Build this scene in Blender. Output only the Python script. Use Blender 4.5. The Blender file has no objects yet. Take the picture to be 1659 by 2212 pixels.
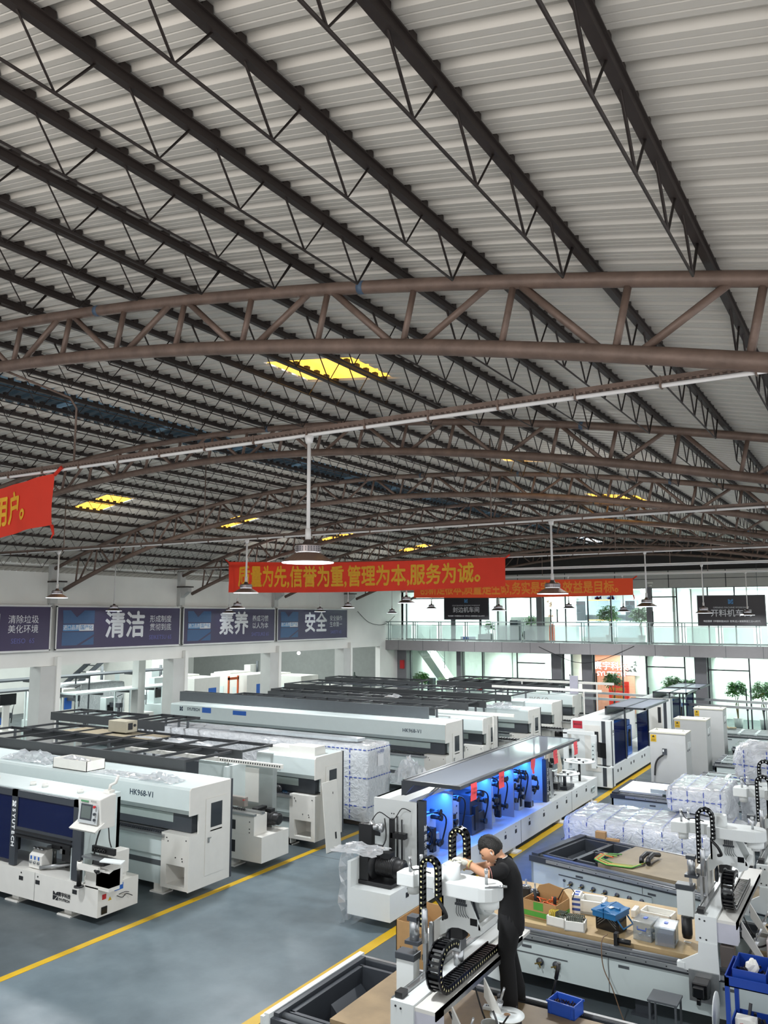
import bpy, math, random
from mathutils import Vector, Matrix, Euler
S = bpy.context.scene
COL = S.collection
PI = math.pi
# ---------------------------------------------------------------- camera
cam = bpy.data.cameras.new('camera'); co = bpy.data.objects.new('camera', cam); COL.objects.link(co)
co.location = (0, 0, 4.4); co.rotation_euler = (PI/2 + 0.1262, 0, 0.5444)
cam.sensor_fit = 'VERTICAL'; cam.sensor_height = 24; cam.lens = 1769/2212*24; cam.clip_start = .05; cam.clip_end = 300
S.camera = co
# ---------------------------------------------------------------- world, exposure
S.view_settings.view_transform = 'Standard'; S.view_settings.look = 'None'
S.view_settings.exposure = 0.25; S.view_settings.gamma = 1.0; S.view_settings.use_curve_mapping = False
try:
    S.cycles.use_denoising = True; S.cycles.max_bounces = 7; S.cycles.diffuse_bounces = 4; S.cycles.transparent_max_bounces = 12
    S.cycles.sample_clamp_indirect = 4.0; S.cycles.caustics_reflective = False; S.cycles.caustics_refractive = False
except Exception: pass
w = bpy.data.worlds.new('daylight'); S.world = w; w.use_nodes = True
bg = w.node_tree.nodes['Background']; bg.inputs[0].default_value = (.93, .97, 1, 1); bg.inputs[1].default_value = 1.1
def area(name, loc, sx, sy, power, color=(1, 1, 1), rot=(0, 0, 0), spread=PI):
    l = bpy.data.lights.new(name, 'AREA'); l.shape = 'RECTANGLE'; l.size = sx; l.size_y = sy; l.energy = power; l.color = color; l.spread = spread
    o = bpy.data.objects.new(name, l); COL.objects.link(o); o.location = loc; o.rotation_euler = rot; return o
# office ceiling lights behind the glass front, workshop tube lights in the side hall
for fx in (-18, -13.5, -9, -4.5, 0):
    area('office_ceiling_light', (fx, 37.3, 2.68), 3.4, 1.6, 190, (.86, 1.0, .93))
    area('office_ceiling_light', (fx, 37.6, 5.5), 3.4, 1.6, 175, (.88, .98, 1.0))
for fy in (8, 15, 22, 29):
    area('side_hall_light', (-26, fy, 4.9), 6, 5, 640, (.90, 1, .98))
# unseen warm fill lights added around the camera to brighten the near roof
area('near_roof_fill', (-3.5, -2.5, 4.9), 6, 3, 210, (1, .93, .86), (PI*.80, 0, 0.3))
area('near_roof_fill', (0.9, 4.5, 4.2), 1.2, 5, 25, (1, .93, .88), (PI, -.5, 0))
# ---------------------------------------------------------------- helpers
def srgb(h, a=1.0):
    if isinstance(h, str): h = [int(h[i:i+2], 16) for i in (0, 2, 4)]
    return tuple(((c/255)/12.92 if c/255 <= .04045 else ((c/255+.055)/1.055)**2.4) for c in h) + (a,)
MATS = {}
def mat(name, col, rough=.5, metal=0.0, var=.06, scale=6.0, bump=0.0, bscale=40.0, emit=None, estr=0.0, alpha=None, coat=0.0, stretch=None):
    if name in MATS: return MATS[name]
    m = bpy.data.materials.new(name); m.use_nodes = True; nt = m.node_tree; b = nt.nodes['Principled BSDF']
    c = srgb(col)
    b.inputs['Roughness'].default_value = rough; b.inputs['Metallic'].default_value = metal
    b.inputs['Base Color'].default_value = c
    if coat: b.inputs['Coat Weight'].default_value = coat; b.inputs['Coat Roughness'].default_value = .1
    tc = nt.nodes.new('ShaderNodeTexCoord'); src = tc.outputs['Object']
    if stretch:
        mp = nt.nodes.new('ShaderNodeMapping'); mp.inputs['Scale'].default_value = stretch; nt.links.new(src, mp.inputs[0]); src = mp.outputs[0]
    if var:
        n = nt.nodes.new('ShaderNodeTexNoise'); n.inputs['Scale'].default_value = scale; n.inputs['Detail'].default_value = 5; nt.links.new(src, n.inputs['Vector'])
        mx = nt.nodes.new('ShaderNodeMix'); mx.data_type = 'RGBA'
        mx.inputs[6].default_value = tuple(max(0, x*(1-2*var)) for x in c[:3]) + (1,)
        mx.inputs[7].default_value = tuple(min(1, x*(1+2*var)) for x in c[:3]) + (1,)
        nt.links.new(n.outputs['Fac'], mx.inputs[0]); nt.links.new(mx.outputs[2], b.inputs['Base Color'])
    if bump:
        n2 = nt.nodes.new('ShaderNodeTexNoise'); n2.inputs['Scale'].default_value = bscale; n2.inputs['Detail'].default_value = 4; nt.links.new(src, n2.inputs['Vector'])
        bp = nt.nodes.new('ShaderNodeBump'); bp.inputs['Strength'].default_value = bump; bp.inputs['Distance'].default_value = .02
        nt.links.new(n2.outputs['Fac'], bp.inputs['Height']); nt.links.new(bp.outputs[0], b.inputs['Normal'])
    if emit is not None: b.inputs['Emission Color'].default_value = srgb(emit); b.inputs['Emission Strength'].default_value = estr
    if alpha is not None: b.inputs['Alpha'].default_value = alpha
    MATS[name] = m; return m
def glass(name, tint, rough=.02, mixf=.1, body=0.0, bodycol='ffffff'):
    m = bpy.data.materials.new(name); m.use_nodes = True; nt = m.node_tree; nt.nodes.clear()
    out = nt.nodes.new('ShaderNodeOutputMaterial'); t = nt.nodes.new('ShaderNodeBsdfTransparent'); g = nt.nodes.new('ShaderNodeBsdfGlossy'); mx = nt.nodes.new('ShaderNodeMixShader')
    t.inputs[0].default_value = srgb(tint); g.inputs['Roughness'].default_value = rough; mx.inputs[0].default_value = mixf
    nt.links.new(t.outputs[0], mx.inputs[1]); nt.links.new(g.outputs[0], mx.inputs[2]); last = mx
    if body:
        d = nt.nodes.new('ShaderNodeBsdfDiffuse'); d.inputs[0].default_value = srgb(bodycol); m2 = nt.nodes.new('ShaderNodeMixShader'); m2.inputs[0].default_value = body
        nt.links.new(mx.outputs[0], m2.inputs[1]); nt.links.new(d.outputs[0], m2.inputs[2]); last = m2
    nt.links.new(last.outputs[0], out.inputs[0]); MATS[name] = m; return m
WHITE = mat('white_powder_coat', 'dfe3e2', .38, var=.02)
WHITE2 = mat('warm_white_sheet', 'dcdad4', .45, var=.03)
PALE = mat('pale_blue_grey_paint', 'd0dbda', .38, var=.02)
DGREY = mat('dark_grey_paint', '55595d', .45, var=.05)
CHAR = mat('charcoal_paint', '3b3f45', .4, var=.05)
BLACK = mat('black_rubber', '19191b', .45, var=.1)
BLK2 = mat('black_gloss', '101114', .2, var=0)
STEEL = mat('brushed_steel', 'a9abac', .3, .85, var=.08, scale=30)
ALU = mat('aluminium', 'c4c6c8', .28, .8, var=.05, scale=20)
RUST = mat('rusty_primer_steel', '715e54', .55, .2, var=.22, scale=9, bump=.15)
PURL = mat('dark_red_oxide_steel', '2b221f', .6, .1, var=.25, scale=5)
DECK = mat('white_roof_sheet', 'c3beb6', .5, var=.07, scale=1.3)
YEL = mat('yellow_floor_paint', 'c9a21c', .5, var=.1, scale=4)
WOOD = mat('worn_plywood', 'b39a72', .6, var=.14, scale=5, bump=.05)
WALLW = mat('white_plaster', 'e6e5e0', .8, var=.05, scale=1.2)
CONC = mat('grey_render_column', 'bfbfbc', .8, var=.06, scale=2)
BLUE = mat('blue_plastic', '2a55b8', .4, var=.05)
NAVY = mat('blue_machine_paint', '2a62b8', .35, var=.05)
RED = mat('red_plastic', 'c0282c', .4, var=.05)
CARD = mat('brown_cardboard', 'b08a5c', .75, var=.06, scale=12)
FOAM = mat('white_foam', 'e8e6df', .8, var=.04)
PAPR = mat('red_paper', 'e2474f', .6, var=.03)
INK = mat('black_ink', '1d1e22', .5, var=0)
INKB = mat('dark_blue_ink', '24384c', .5, var=0)
WINK = mat('white_ink', 'eef0f0', .5, var=0)
LEAF = mat('green_leaf', '4f8a38', .5, var=.25, scale=9)
STEM = mat('brown_stem', '6a5a3c', .7, var=.1)
SKIN = mat('skin', 'd9a583', .5, var=.04)
HAIR = mat('black_hair', '15120f', .5, var=.2, scale=60, bump=.5, bscale=120)
CLOTH = mat('black_cotton', '0d0d0f', .9, var=.1, bump=.1)
GLOVE = mat('grey_white_glove', 'cfcdc0', .8, var=.12, scale=30, bump=.3)
GLASS = glass('clear_glass', 'f8fdfb', .02, .05)
FROST = glass('frosted_glass', 'eef6f4', .3, .08, .35, 'dfe9e8')
BGLASS = glass('blue_tinted_acrylic', '2a4f96', .06, .12, .42, '14245c')
SGLASS = glass('smoked_acrylic', '9aa0aa', .05, .55, .5, 'b4bbc6')
GGLASS = glass('grey_window_acrylic', '8f989c', .05, .12, .2, '50585c')
def wrapmat():
    m = bpy.data.materials.new('clear_stretch_wrap'); m.use_nodes = True; nt = m.node_tree; b = nt.nodes['Principled BSDF']
    b.inputs['Base Color'].default_value = srgb('ced2d6'); b.inputs['Roughness'].default_value = .12; b.inputs['Coat Weight'].default_value = .6
    tc = nt.nodes.new('ShaderNodeTexCoord'); mp = nt.nodes.new('ShaderNodeMapping'); mp.inputs['Rotation'].default_value = (.3, .5, .6); mp.inputs['Scale'].default_value = (1, 3.5, 1.2)
    v = nt.nodes.new('ShaderNodeTexNoise'); v.inputs['Scale'].default_value = 5; v.inputs['Detail'].default_value = 8; v.inputs['Distortion'].default_value = 1.6
    bp = nt.nodes.new('ShaderNodeBump'); bp.inputs['Strength'].default_value = .9; bp.inputs['Distance'].default_value = .05
    nt.links.new(tc.outputs['Object'], mp.inputs[0]); nt.links.new(mp.outputs[0], v.inputs['Vector']); nt.links.new(v.outputs['Fac'], bp.inputs['Height']); nt.links.new(bp.outputs[0], b.inputs['Normal'])
    mx = nt.nodes.new('ShaderNodeMix'); mx.data_type = 'RGBA'; mx.inputs[6].default_value = srgb('b4b9c0'); mx.inputs[7].default_value = srgb('eceef0')
    nt.links.new(v.outputs['Fac'], mx.inputs[0]); nt.links.new(mx.outputs[2], b.inputs['Base Color'])
    MATS['wrap'] = m; return m
WRAP = wrapmat()
FILM = glass('crumpled_clear_film', 'f2f4f6', .12, .30, .30, 'f4f6f8')
TAPE = mat('blue_printed_tape', '3f55a8', .4, var=.1)

class B:
    """collects geometry and links it as ONE mesh object"""
    def __init__(s): s.v = []; s.f = []; s.m = []; s.cm = 0; s.sm = []; s.smooth = False; s.off = None
    def use(s, i): s.cm = i; return s
    def face(s, idx): s.f.append(idx); s.m.append(s.cm); s.sm.append(s.smooth)
    def box(s, x0, x1, y0, y1, z0, z1):
        n = len(s.v); s.v += [(x, y, z) for z in (z0, z1) for y in (y0, y1) for x in (x0, x1)]
        for q in ((0, 2, 3, 1), (4, 5, 7, 6), (0, 1, 5, 4), (2, 6, 7, 3), (0, 4, 6, 2), (1, 3, 7, 5)): s.face([n+i for i in q])
        return s
    def obox(s, c, hx, hy, hz, R):
        n = len(s.v); c = Vector(c)
        s.v += [tuple(c + R @ Vector((x*hx, y*hy, z*hz))) for z in (-1, 1) for y in (-1, 1) for x in (-1, 1)]
        for q in ((0, 2, 3, 1), (4, 5, 7, 6), (0, 1, 5, 4), (2, 6, 7, 3), (0, 4, 6, 2), (1, 3, 7, 5)): s.face([n+i for i in q])
        return s
    def bar(s, p, q, w, h=None, up=(0, 0, 1)):
        h = h or w; p = Vector(p); q = Vector(q); d = (q-p); L = d.length; d.normalize(); u = Vector(up)
        if abs(d.dot(u)) > .99: u = Vector((0, 1, 0))
        r = d.cross(u).normalized(); u = r.cross(d); R = Matrix((d, r, u)).transposed()
        return s.obox((p+q)/2, L/2, w/2, h/2, R)
    def tube(s, pts, r, seg=8, closed=False, cap=True):
        pts = [Vector(p) for p in pts]; n = len(pts); base = len(s.v); rr = r if isinstance(r, (list, tuple)) else [r]*n
        prev = None; sm = s.smooth; s.smooth = True
        for i, p in enumerate(pts):
            a = pts[(i-1) % n] if (closed or i > 0) else p; b = pts[(i+1) % n] if (closed or i < n-1) else p
            d = (b-a).normalized() if (b-a).length > 1e-9 else Vector((0, 0, 1))
            if prev is None:
                u = Vector((0, 0, 1)) if abs(d.z) < .9 else Vector((1, 0, 0)); u = (u - d*u.dot(d)).normalized()
            else:
                u = prev - d*prev.dot(d); u = u.normalized() if u.length > 1e-6 else d.orthogonal().normalized()
            prev = u; v = d.cross(u)
            for k in range(seg):
                t = 2*PI*k/seg; s.v.append(tuple(p + (u*math.cos(t) + v*math.sin(t))*rr[i]))
        for i in range(n if closed else n-1):
            j = (i+1) % n
            for k in range(seg): s.face([base+i*seg+k, base+i*seg+(k+1) % seg, base+j*seg+(k+1) % seg, base+j*seg+k])
        s.smooth = False
        if cap and not closed:
            s.face([base+k for k in range(seg)][::-1]); s.face([base+(n-1)*seg+k for k in range(seg)])
        s.smooth = sm; return s
    def cyl(s, p, q, r, seg=16, r2=None): return s.tube([p, q], [r, r if r2 is None else r2], seg)
    def lathe(s, prof, c=(0, 0, 0), seg=24, axis='Z', cap=True):
        base = len(s.v); n = len(prof); c = Vector(c); sm = s.smooth; s.smooth = True
        for (r, h) in prof:
            for k in range(seg):
                t = 2*PI*k/seg; a, b = r*math.cos(t), r*math.sin(t)
                p = {'Z': (a, b, h), 'X': (h, a, b), 'Y': (b, h, a)}[axis]; s.v.append(tuple(c+Vector(p)))
        for i in range(n-1):
            for k in range(seg): s.face([base+i*seg+k, base+i*seg+(k+1) % seg, base+(i+1)*seg+(k+1) % seg, base+(i+1)*seg+k])
        s.smooth = False
        if cap:
            s.face([base+k for k in range(seg)][::-1]); s.face([base+(n-1)*seg+k for k in range(seg)])
        s.smooth = sm; return s
    def prism(s, poly, axis, a, b):
        """poly: 2-D outline; axis 'Y' -> poly is (x,z) pushed along y; 'X' -> (y,z); 'Z' -> (x,y)"""
        n = len(poly); base = len(s.v)
        for h in (a, b):
            for (p, q) in poly: s.v.append({'Y': (p, h, q), 'X': (h, p, q), 'Z': (p, q, h)}[axis])
        s.face([base+i for i in range(n)]); s.face([base+n+i for i in range(n)][::-1])
        for i in range(n): j = (i+1) % n; s.face([base+i, base+n+i, base+n+j, base+j])
        return s
    def grid(s, fn, nu, nv, thick=0):
        base = len(s.v)
        for j in range(nv+1):
            for i in range(nu+1): s.v.append(tuple(fn(i/nu, j/nv)))
        for j in range(nv):
            for i in range(nu): a = base+j*(nu+1)+i; s.face([a, a+1, a+nu+2, a+nu+1])
        return s
    def blob(s, c, rx, ry, rz, jit=0, seg=8, rings=5, seed=0):
        rd = random.Random(seed); base = len(s.v); sm = s.smooth; s.smooth = jit == 0
        s.v.append((c[0], c[1], c[2]-rz))
        for j in range(1, rings):
            a = PI*j/rings - PI/2
            for k in range(seg):
                t = 2*PI*k/seg; q = 1+rd.uniform(-jit, jit); s.v.append((c[0]+rx*q*math.cos(a)*math.cos(t), c[1]+ry*q*math.cos(a)*math.sin(t), c[2]+rz*q*math.sin(a)))
        s.v.append((c[0], c[1], c[2]+rz)); e = len(s.v)-1
        for k in range(seg):
            k2 = (k+1) % seg; s.face([base, base+1+k2, base+1+k]); s.face([e, e-seg+k, e-seg+k2])
            for j in range(rings-2): a = base+1+j*seg; s.face([a+k, a+k2, a+seg+k2, a+seg+k])
        s.smooth = sm; return s
    def build(s, name, m, parent=None, loc=None, rz=0, bevel=0, kind=None, recalc=True):
        if s.off is not None: ox, oy, oz = s.off; s.v = [(p[0]-ox, p[1]-oy, p[2]-oz) for p in s.v]
        me = bpy.data.meshes.new(name); me.from_pydata(s.v, [], s.f)
        for mm in (m if isinstance(m, (list, tuple)) else [m]): me.materials.append(mm)
        me.polygons.foreach_set('material_index', s.m); me.polygons.foreach_set('use_smooth', s.sm)
        if recalc:
            import bmesh
            bm = bmesh.new(); bm.from_mesh(me); bmesh.ops.recalc_face_normals(bm, faces=bm.faces); bm.to_mesh(me); bm.free()
        o = bpy.data.objects.new(name, me); COL.objects.link(o)
        if loc: o.location = loc
        if rz: o.rotation_euler = (0, 0, rz)
        if parent: o.parent = parent
        if bevel:
            md = o.modifiers.new('soft edges', 'BEVEL'); md.width = bevel; md.segments = 2; md.limit_method = 'ANGLE'; md.angle_limit = .9
        if kind: o['kind'] = kind
        return o
def BW(root):
    b = B(); b.off = tuple(root.location); return b
def thing(name, label, cat, loc=(0, 0, 0), rz=0, group=None):
    o = bpy.data.objects.new(name, None); COL.objects.link(o); o.empty_display_size = .1
    o.location = loc; o.rotation_euler = (0, 0, rz); o['label'] = label; o['category'] = cat
    if group: o['group'] = group
    return o
def tag(o, label, cat, group=None, kind=None):
    o['label'] = label; o['category'] = cat
    if group: o['group'] = group
    if kind: o['kind'] = kind
    return o
def st(o): o['kind'] = 'structure'; return o
KIDS = {}
def kids(o):
    return [c for c in COL.objects if c.parent == o]
def dup(root, loc, rz=None, label=None, group=None, tree=None):
    r = root.copy(); COL.objects.link(r); r.location = loc
    if rz is not None: r.rotation_euler = (0, 0, rz)
    if label: r['label'] = label
    if group: r['group'] = group
    tree = tree if tree is not None else [(c, kids(c)) for c in kids(root)]
    for ch, gs in tree:
        c = ch.copy(); COL.objects.link(c); c.parent = r
        for g in gs: d = g.copy(); COL.objects.link(d); d.parent = c
    return r
TEXTS = []
def text(s, size, loc, rot, m, parent=None, name='lettering', bold=0, align='CENTER', sx=1.0, space=1.0, fn=None, depth=.0):
    cu = bpy.data.curves.new(name, 'FONT'); cu.body = s; cu.size = size; cu.align_x = align; cu.align_y = 'CENTER'; cu.space_character = space; cu.extrude = depth; cu.resolution_u = 2
    o = bpy.data.objects.new(name, cu); COL.objects.link(o); TEXTS.append((o, name, m, parent, Matrix.LocRotScale(Vector(loc), Euler(rot), Vector((sx, 1, 1))), fn, bold)); return o
def flush_texts():
    bpy.context.view_layer.update(); dg = bpy.context.evaluated_depsgraph_get(); out = []
    for o, name, m, parent, mx, fn, bold in TEXTS:
        me = bpy.data.meshes.new_from_object(o.evaluated_get(dg)); me.name = name; me.materials.clear(); me.materials.append(m)
        if bold:
            V = [v.co.copy() for v in me.vertices]; P = [list(p.vertices) for p in me.polygons]; nv = len(V); VV = []; PP_ = []
            for k, (dx, dy) in enumerate(((0, 0), (1, 0), (-1, 0), (0, 1), (0, -1))):
                VV += [(v.x+dx*bold, v.y+dy*bold, v.z+k*.0004) for v in V]; PP_ += [[i+k*nv for i in p] for p in P]
            me = bpy.data.meshes.new(name); me.from_pydata(VV, [], PP_); me.materials.append(m)
        if fn:
            for v in me.vertices: v.co = fn(mx @ v.co)
        else: me.transform(mx)
        out.append((me, name, parent))
    for o, *_ in TEXTS:
        cu = o.data; bpy.data.objects.remove(o); bpy.data.curves.remove(cu)
    for me, name, parent in out:
        n = bpy.data.objects.new(name, me); COL.objects.link(n); n.parent = parent
    TEXTS.clear()
def wtext(root, s, size, loc, *a, **k):
    return text(s, size, Vector(loc)-root.location, *a, parent=root, **k)
FRONT = (PI/2, 0, 0)      # text facing -Y
RIGHT = (PI/2, 0, PI/2)   # text facing +X
ORD = ['first', 'second', 'third', 'fourth', 'fifth', 'sixth', 'seventh', 'eighth', 'ninth', 'tenth', 'eleventh', 'twelfth', 'thirteenth', 'fourteenth', 'fifteenth', 'sixteenth', 'seventeenth', 'eighteenth', 'nineteenth', 'twentieth']
# ---------------------------------------------------------------- the hall
XL, XR, YB, YF = -20.2, 1.2, -5.0, 35.0
XA = -9.9
def ztop(x): q = x+10; return 7.40 + .0025*q - .01437*q*q + .00018*q**3          # underside line of the purlins = top chord
def zbot(x): q = x+10; return 6.96 + .013*q - .01629*q*q + .000216*q**3
PZ = .16
def zdeck(x): return ztop(x) + PZ
def floormat():
    m = bpy.data.materials.new('painted_floor'); m.use_nodes = True; nt = m.node_tree; b = nt.nodes['Principled BSDF']
    tc = nt.nodes.new('ShaderNodeTexCoord'); sp = nt.nodes.new('ShaderNodeSeparateXYZ'); nt.links.new(tc.outputs['Object'], sp.inputs[0])
    def ramp(lo, hi):
        a = nt.nodes.new('ShaderNodeMath'); a.operation = 'GREATER_THAN'; a.inputs[1].default_value = lo; nt.links.new(sp.outputs[0], a.inputs[0])
        c = nt.nodes.new('ShaderNodeMath'); c.operation = 'LESS_THAN'; c.inputs[1].default_value = hi; nt.links.new(sp.outputs[0], c.inputs[0])
        d = nt.nodes.new('ShaderNodeMath'); d.operation = 'MULTIPLY'; nt.links.new(a.outputs[0], d.inputs[0]); nt.links.new(c.outputs[0], d.inputs[1]); return d
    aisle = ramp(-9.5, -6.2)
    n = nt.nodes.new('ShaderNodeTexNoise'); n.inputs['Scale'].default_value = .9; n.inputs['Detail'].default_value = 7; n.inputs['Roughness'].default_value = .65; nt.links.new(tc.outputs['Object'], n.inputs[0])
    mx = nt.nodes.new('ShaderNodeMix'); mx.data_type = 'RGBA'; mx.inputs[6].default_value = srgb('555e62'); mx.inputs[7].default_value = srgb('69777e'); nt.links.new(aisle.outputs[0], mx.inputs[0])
    m2 = nt.nodes.new('ShaderNodeMix'); m2.data_type = 'RGBA'; m2.blend_type = 'MULTIPLY'; m2.inputs[0].default_value = 1
    cr = nt.nodes.new('ShaderNodeValToRGB'); cr.color_ramp.elements[0].position = .3; cr.color_ramp.elements[0].color = (.62, .64, .66, 1); cr.color_ramp.elements[1].position = .62; cr.color_ramp.elements[1].color = (1, 1, 1, 1)
    nt.links.new(n.outputs['Fac'], cr.inputs[0]); nt.links.new(mx.outputs[2], m2.inputs[6]); nt.links.new(cr.outputs[0], m2.inputs[7]); 
    nt.links.new(m2.outputs[2], b.inputs['Base Color']); b.inputs['Roughness'].default_value = .33
    n2 = nt.nodes.new('ShaderNodeTexNoise'); n2.inputs['Scale'].default_value = 3; n2.inputs['Detail'].default_value = 6; nt.links.new(tc.outputs['Object'], n2.inputs[0])
    mr = nt.nodes.new('ShaderNodeMapRange'); mr.inputs[3].default_value = .28; mr.inputs[4].default_value = .55; nt.links.new(n2.outputs['Fac'], mr.inputs[0]); nt.links.new(mr.outputs[0], b.inputs['Roughness'])
    return m
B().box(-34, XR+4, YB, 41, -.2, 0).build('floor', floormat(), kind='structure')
b = B(); b.box(-9.56, -9.44, YB, 34, 0, .004); b.build('trim_1', YEL, kind='structure')
b = B(); b.box(-6.26, -6.10, YB, 34, 0, .004); b.build('trim_2', YEL, kind='structure')
# slab joint lines in the aisle
b = B()
for y in (2.4, 12.9, 23.2): b.box(-9.4, -6.3, y, y+.012, 0, .002)
b.build('trim_3', DGREY, kind='structure')
# roof deck with ribs running across the hall, cut out for skylights and the ridge gap
PITCH = .2
prof = [(0, 0), (.035, 0), (.040, .005), (.045, 0), (.085, 0), (.090, .005), (.095, 0), (.125, 0), (.140, .035), (.185, .035)]
SKY = [(-6.05, -4.8, a, c) for a, c in ((7.25, 8.15), (13.5, 14.5), (19.4, 20.6), (26.7, 28.1))] + [(-16.3, -15.05, a, c) for a, c in ((12.6, 13.4), (17.2, 18.0), (22.5, 23.3), (27.8, 28.6))]
XS = sorted(set([XL-.6+i*.72 for i in range(0, 32)] + [q for k in SKY for q in k[:2]] + [-10.9, -9.8]))
XS = [x for x in XS if x < XR+1.6]
dk = B(); nrib = int((YF-YB)/PITCH)
for a, c in zip(XS[:-1], XS[1:]):
    if c-a < 1e-6: continue
    mid = (a+c)/2
    if -10.9 < mid < -9.8: continue
    run = []
    for i in range(nrib):
        for (py, pz) in prof:
            run.append((YB+i*PITCH+py, pz))
    run.append((YF, 0))
    holes = [(k[2], k[3]) for k in SKY if k[0] < mid < k[1]]
    base = len(dk.v)
    for (y, pz) in run: dk.v.append((a, y, zdeck(a)+pz)); dk.v.append((c, y, zdeck(c)+pz))
    for i in range(len(run)-1):
        ym = (run[i][0]+run[i+1][0])/2
        if any(h0 < ym < h1 for h0, h1 in holes): continue
        dk.face([base+2*i, base+2*i+1, base+2*i+3, base+2*i+2])
dk.build('ceiling', DECK, kind='structure', recalc=False)
SKYM = mat('yellow_fibreglass_skylight', 'e8a83a', .5, var=.25, scale=3, stretch=(1, 9, 1), emit='ffc04a', estr=1.7)
for i, (x0, x1, y0, y1) in enumerate(SKY):
    b = B()
    n = int((y1-y0)/.1)
    for k in range(n):
        dz = .03*(k % 2); b.box(x0, x1, y0+k*.1, y0+k*.1+.1, 0, .012+dz)
        b.v = [(x, y, z+zdeck(x)+.02 if j >= len(b.v)-8 else z) for j, (x, y, z) in enumerate(b.v)]
    b.build('window_%d' % (i+1), SKYM, kind='structure')
# raised ridge vent: blue sheet canopy over the gap
b = B()
for i in range(int((YF-YB)/PITCH)):
    y = YB+i*PITCH
    for (p, q, e, f) in ((0, .1, 0, .0), (.1, .14, 0, .04), (.14, .2, .04, 0)): b.face([len(b.v)+k for k in range(4)]); b.v += [(-12.0, y+p, 7.72+e), (-9.2, y+p, 8.05+e), (-9.2, y+q, 8.05+f), (-12.0, y+q, 7.72+f)]
b.box(-9.82, -9.76, YB, YF, 7.58, 8.02)
b.box(-10.93, -10.88, YB, YF, 7.58, 7.64)
for y in range(-4, 35, 2): b.bar((-10.9, y, 7.62), (-9.8, y+.6, 7.95), .05)
b.build('trim_4', mat('blue_ridge_sheet', '7593a8', .5, var=.2, scale=2), kind='structure', recalc=False)
# left wall: columns every 5 m, beam, plaster above, narrow daylight slot under the eaves
cols = [0.1, 5.1, 10.1, 15.1, 20.1, 25.1, 30.1]
b = B(); b.box(XL-.25, XL, YB, YF+.2, 3.0, 5.62); b.build('wall_left', WALLW, kind='structure')
b = B(); b.box(XL-.25, XL, YB, YF, 5.80, 6.2); b.build('trim_5', WALLW, kind='structure')
for i, y in enumerate(cols):
    o = B().box(XL-.35, XL+.12, y-.30, y+.20, 0, 3.0).use(1).box(XL+.02, XL+.16, y+.2, y+.34, 0, 3.25).build('trim_%d' % (10+i), [CONC, WALLW], kind='structure')
    o = B().box(XL, XL+.14, y-.12, y+.12, 4.75, 5.85).prism([(XL, 4.6), (XL+.14, 5.0), (XL+.45, 5.2), (XL+.45, 5.34), (XL, 5.34)], 'Y', y-.09, y+.09).build('trim_%d' % (20+i), CONC, kind='structure')
    o = B().box(XL-.02, XL+.5, y-.14, y+.14, 5.34, 5.38).build('trim_%d' % (30+i), PURL, kind='structure')
B().box(XL-.25, XL, 33.0, YF, 0, 3.0).build('wall_leftend', WALLW, kind='structure')
# side hall beyond the columns
B().box(-34, -33.8, YB, 41, 0, 6).build('wall_sidehall', WALLW, kind='structure')
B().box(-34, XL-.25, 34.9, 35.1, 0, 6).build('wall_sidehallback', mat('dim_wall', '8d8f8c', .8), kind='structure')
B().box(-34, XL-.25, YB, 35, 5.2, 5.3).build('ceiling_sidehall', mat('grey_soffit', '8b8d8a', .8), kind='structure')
# trusses
random.seed(4)
def arc(x, f): return f(x)
def tag_bands(b): pass
for ti, y in enumerate((0.1, 4.85, 10.0, 15.1, 20.1, 25.1, 30.1, 34.6)):
    if ti == 0: continue
    t = thing('roof_truss', 'arched lattice truss of rusty steel pipe, %s from the camera' % ORD[ti-1], 'roof truss', (XA, y, 0), 0, 'arched pipe trusses under the roof')
    xs = [XL+.1 + i*(XR+1.0-XL)/48 for i in range(49)]
    b = B(); b.tube([(x-XA, 0, ztop(x)) for x in xs], .05, 10)
    b.build('top_chord', RUST, t)
    b = B(); xb = [x for x in xs if x > XL+.35]; b.tube([(x-XA, 0, zbot(x)) for x in xb], .058, 10)
    b.build('bottom_chord', RUST, t)
    for q in (-8.2, -6.0, -3.1): B().tube([(q-XA-.05, 0, ztop(q-.05)), (q-XA+.0, 0, ztop(q))], .0515, 10).build('paint_mark', mat('blue_paint_mark', '47596e', .6), t)
    k = 0; x = XA-.30-.745*13
    while x < XR+.7:
        if x > XL+.5:
            B().cyl((x-XA-.03, 0, zbot(x)+.03), (x-XA+.06, 0, ztop(x+.09)-.03), .025, 6).build('brace', RUST, t)
            xa, xc = (x+.13, x+.745-.12) if k % 2 else (x+.745-.13, x+.12)
            B().cyl((xa-XA, 0, zbot(xa)+.03), (xc-XA, 0, ztop(xc)-.03), .027, 6).build('brace', RUST, t)
        k += 1; x += .745
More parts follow.
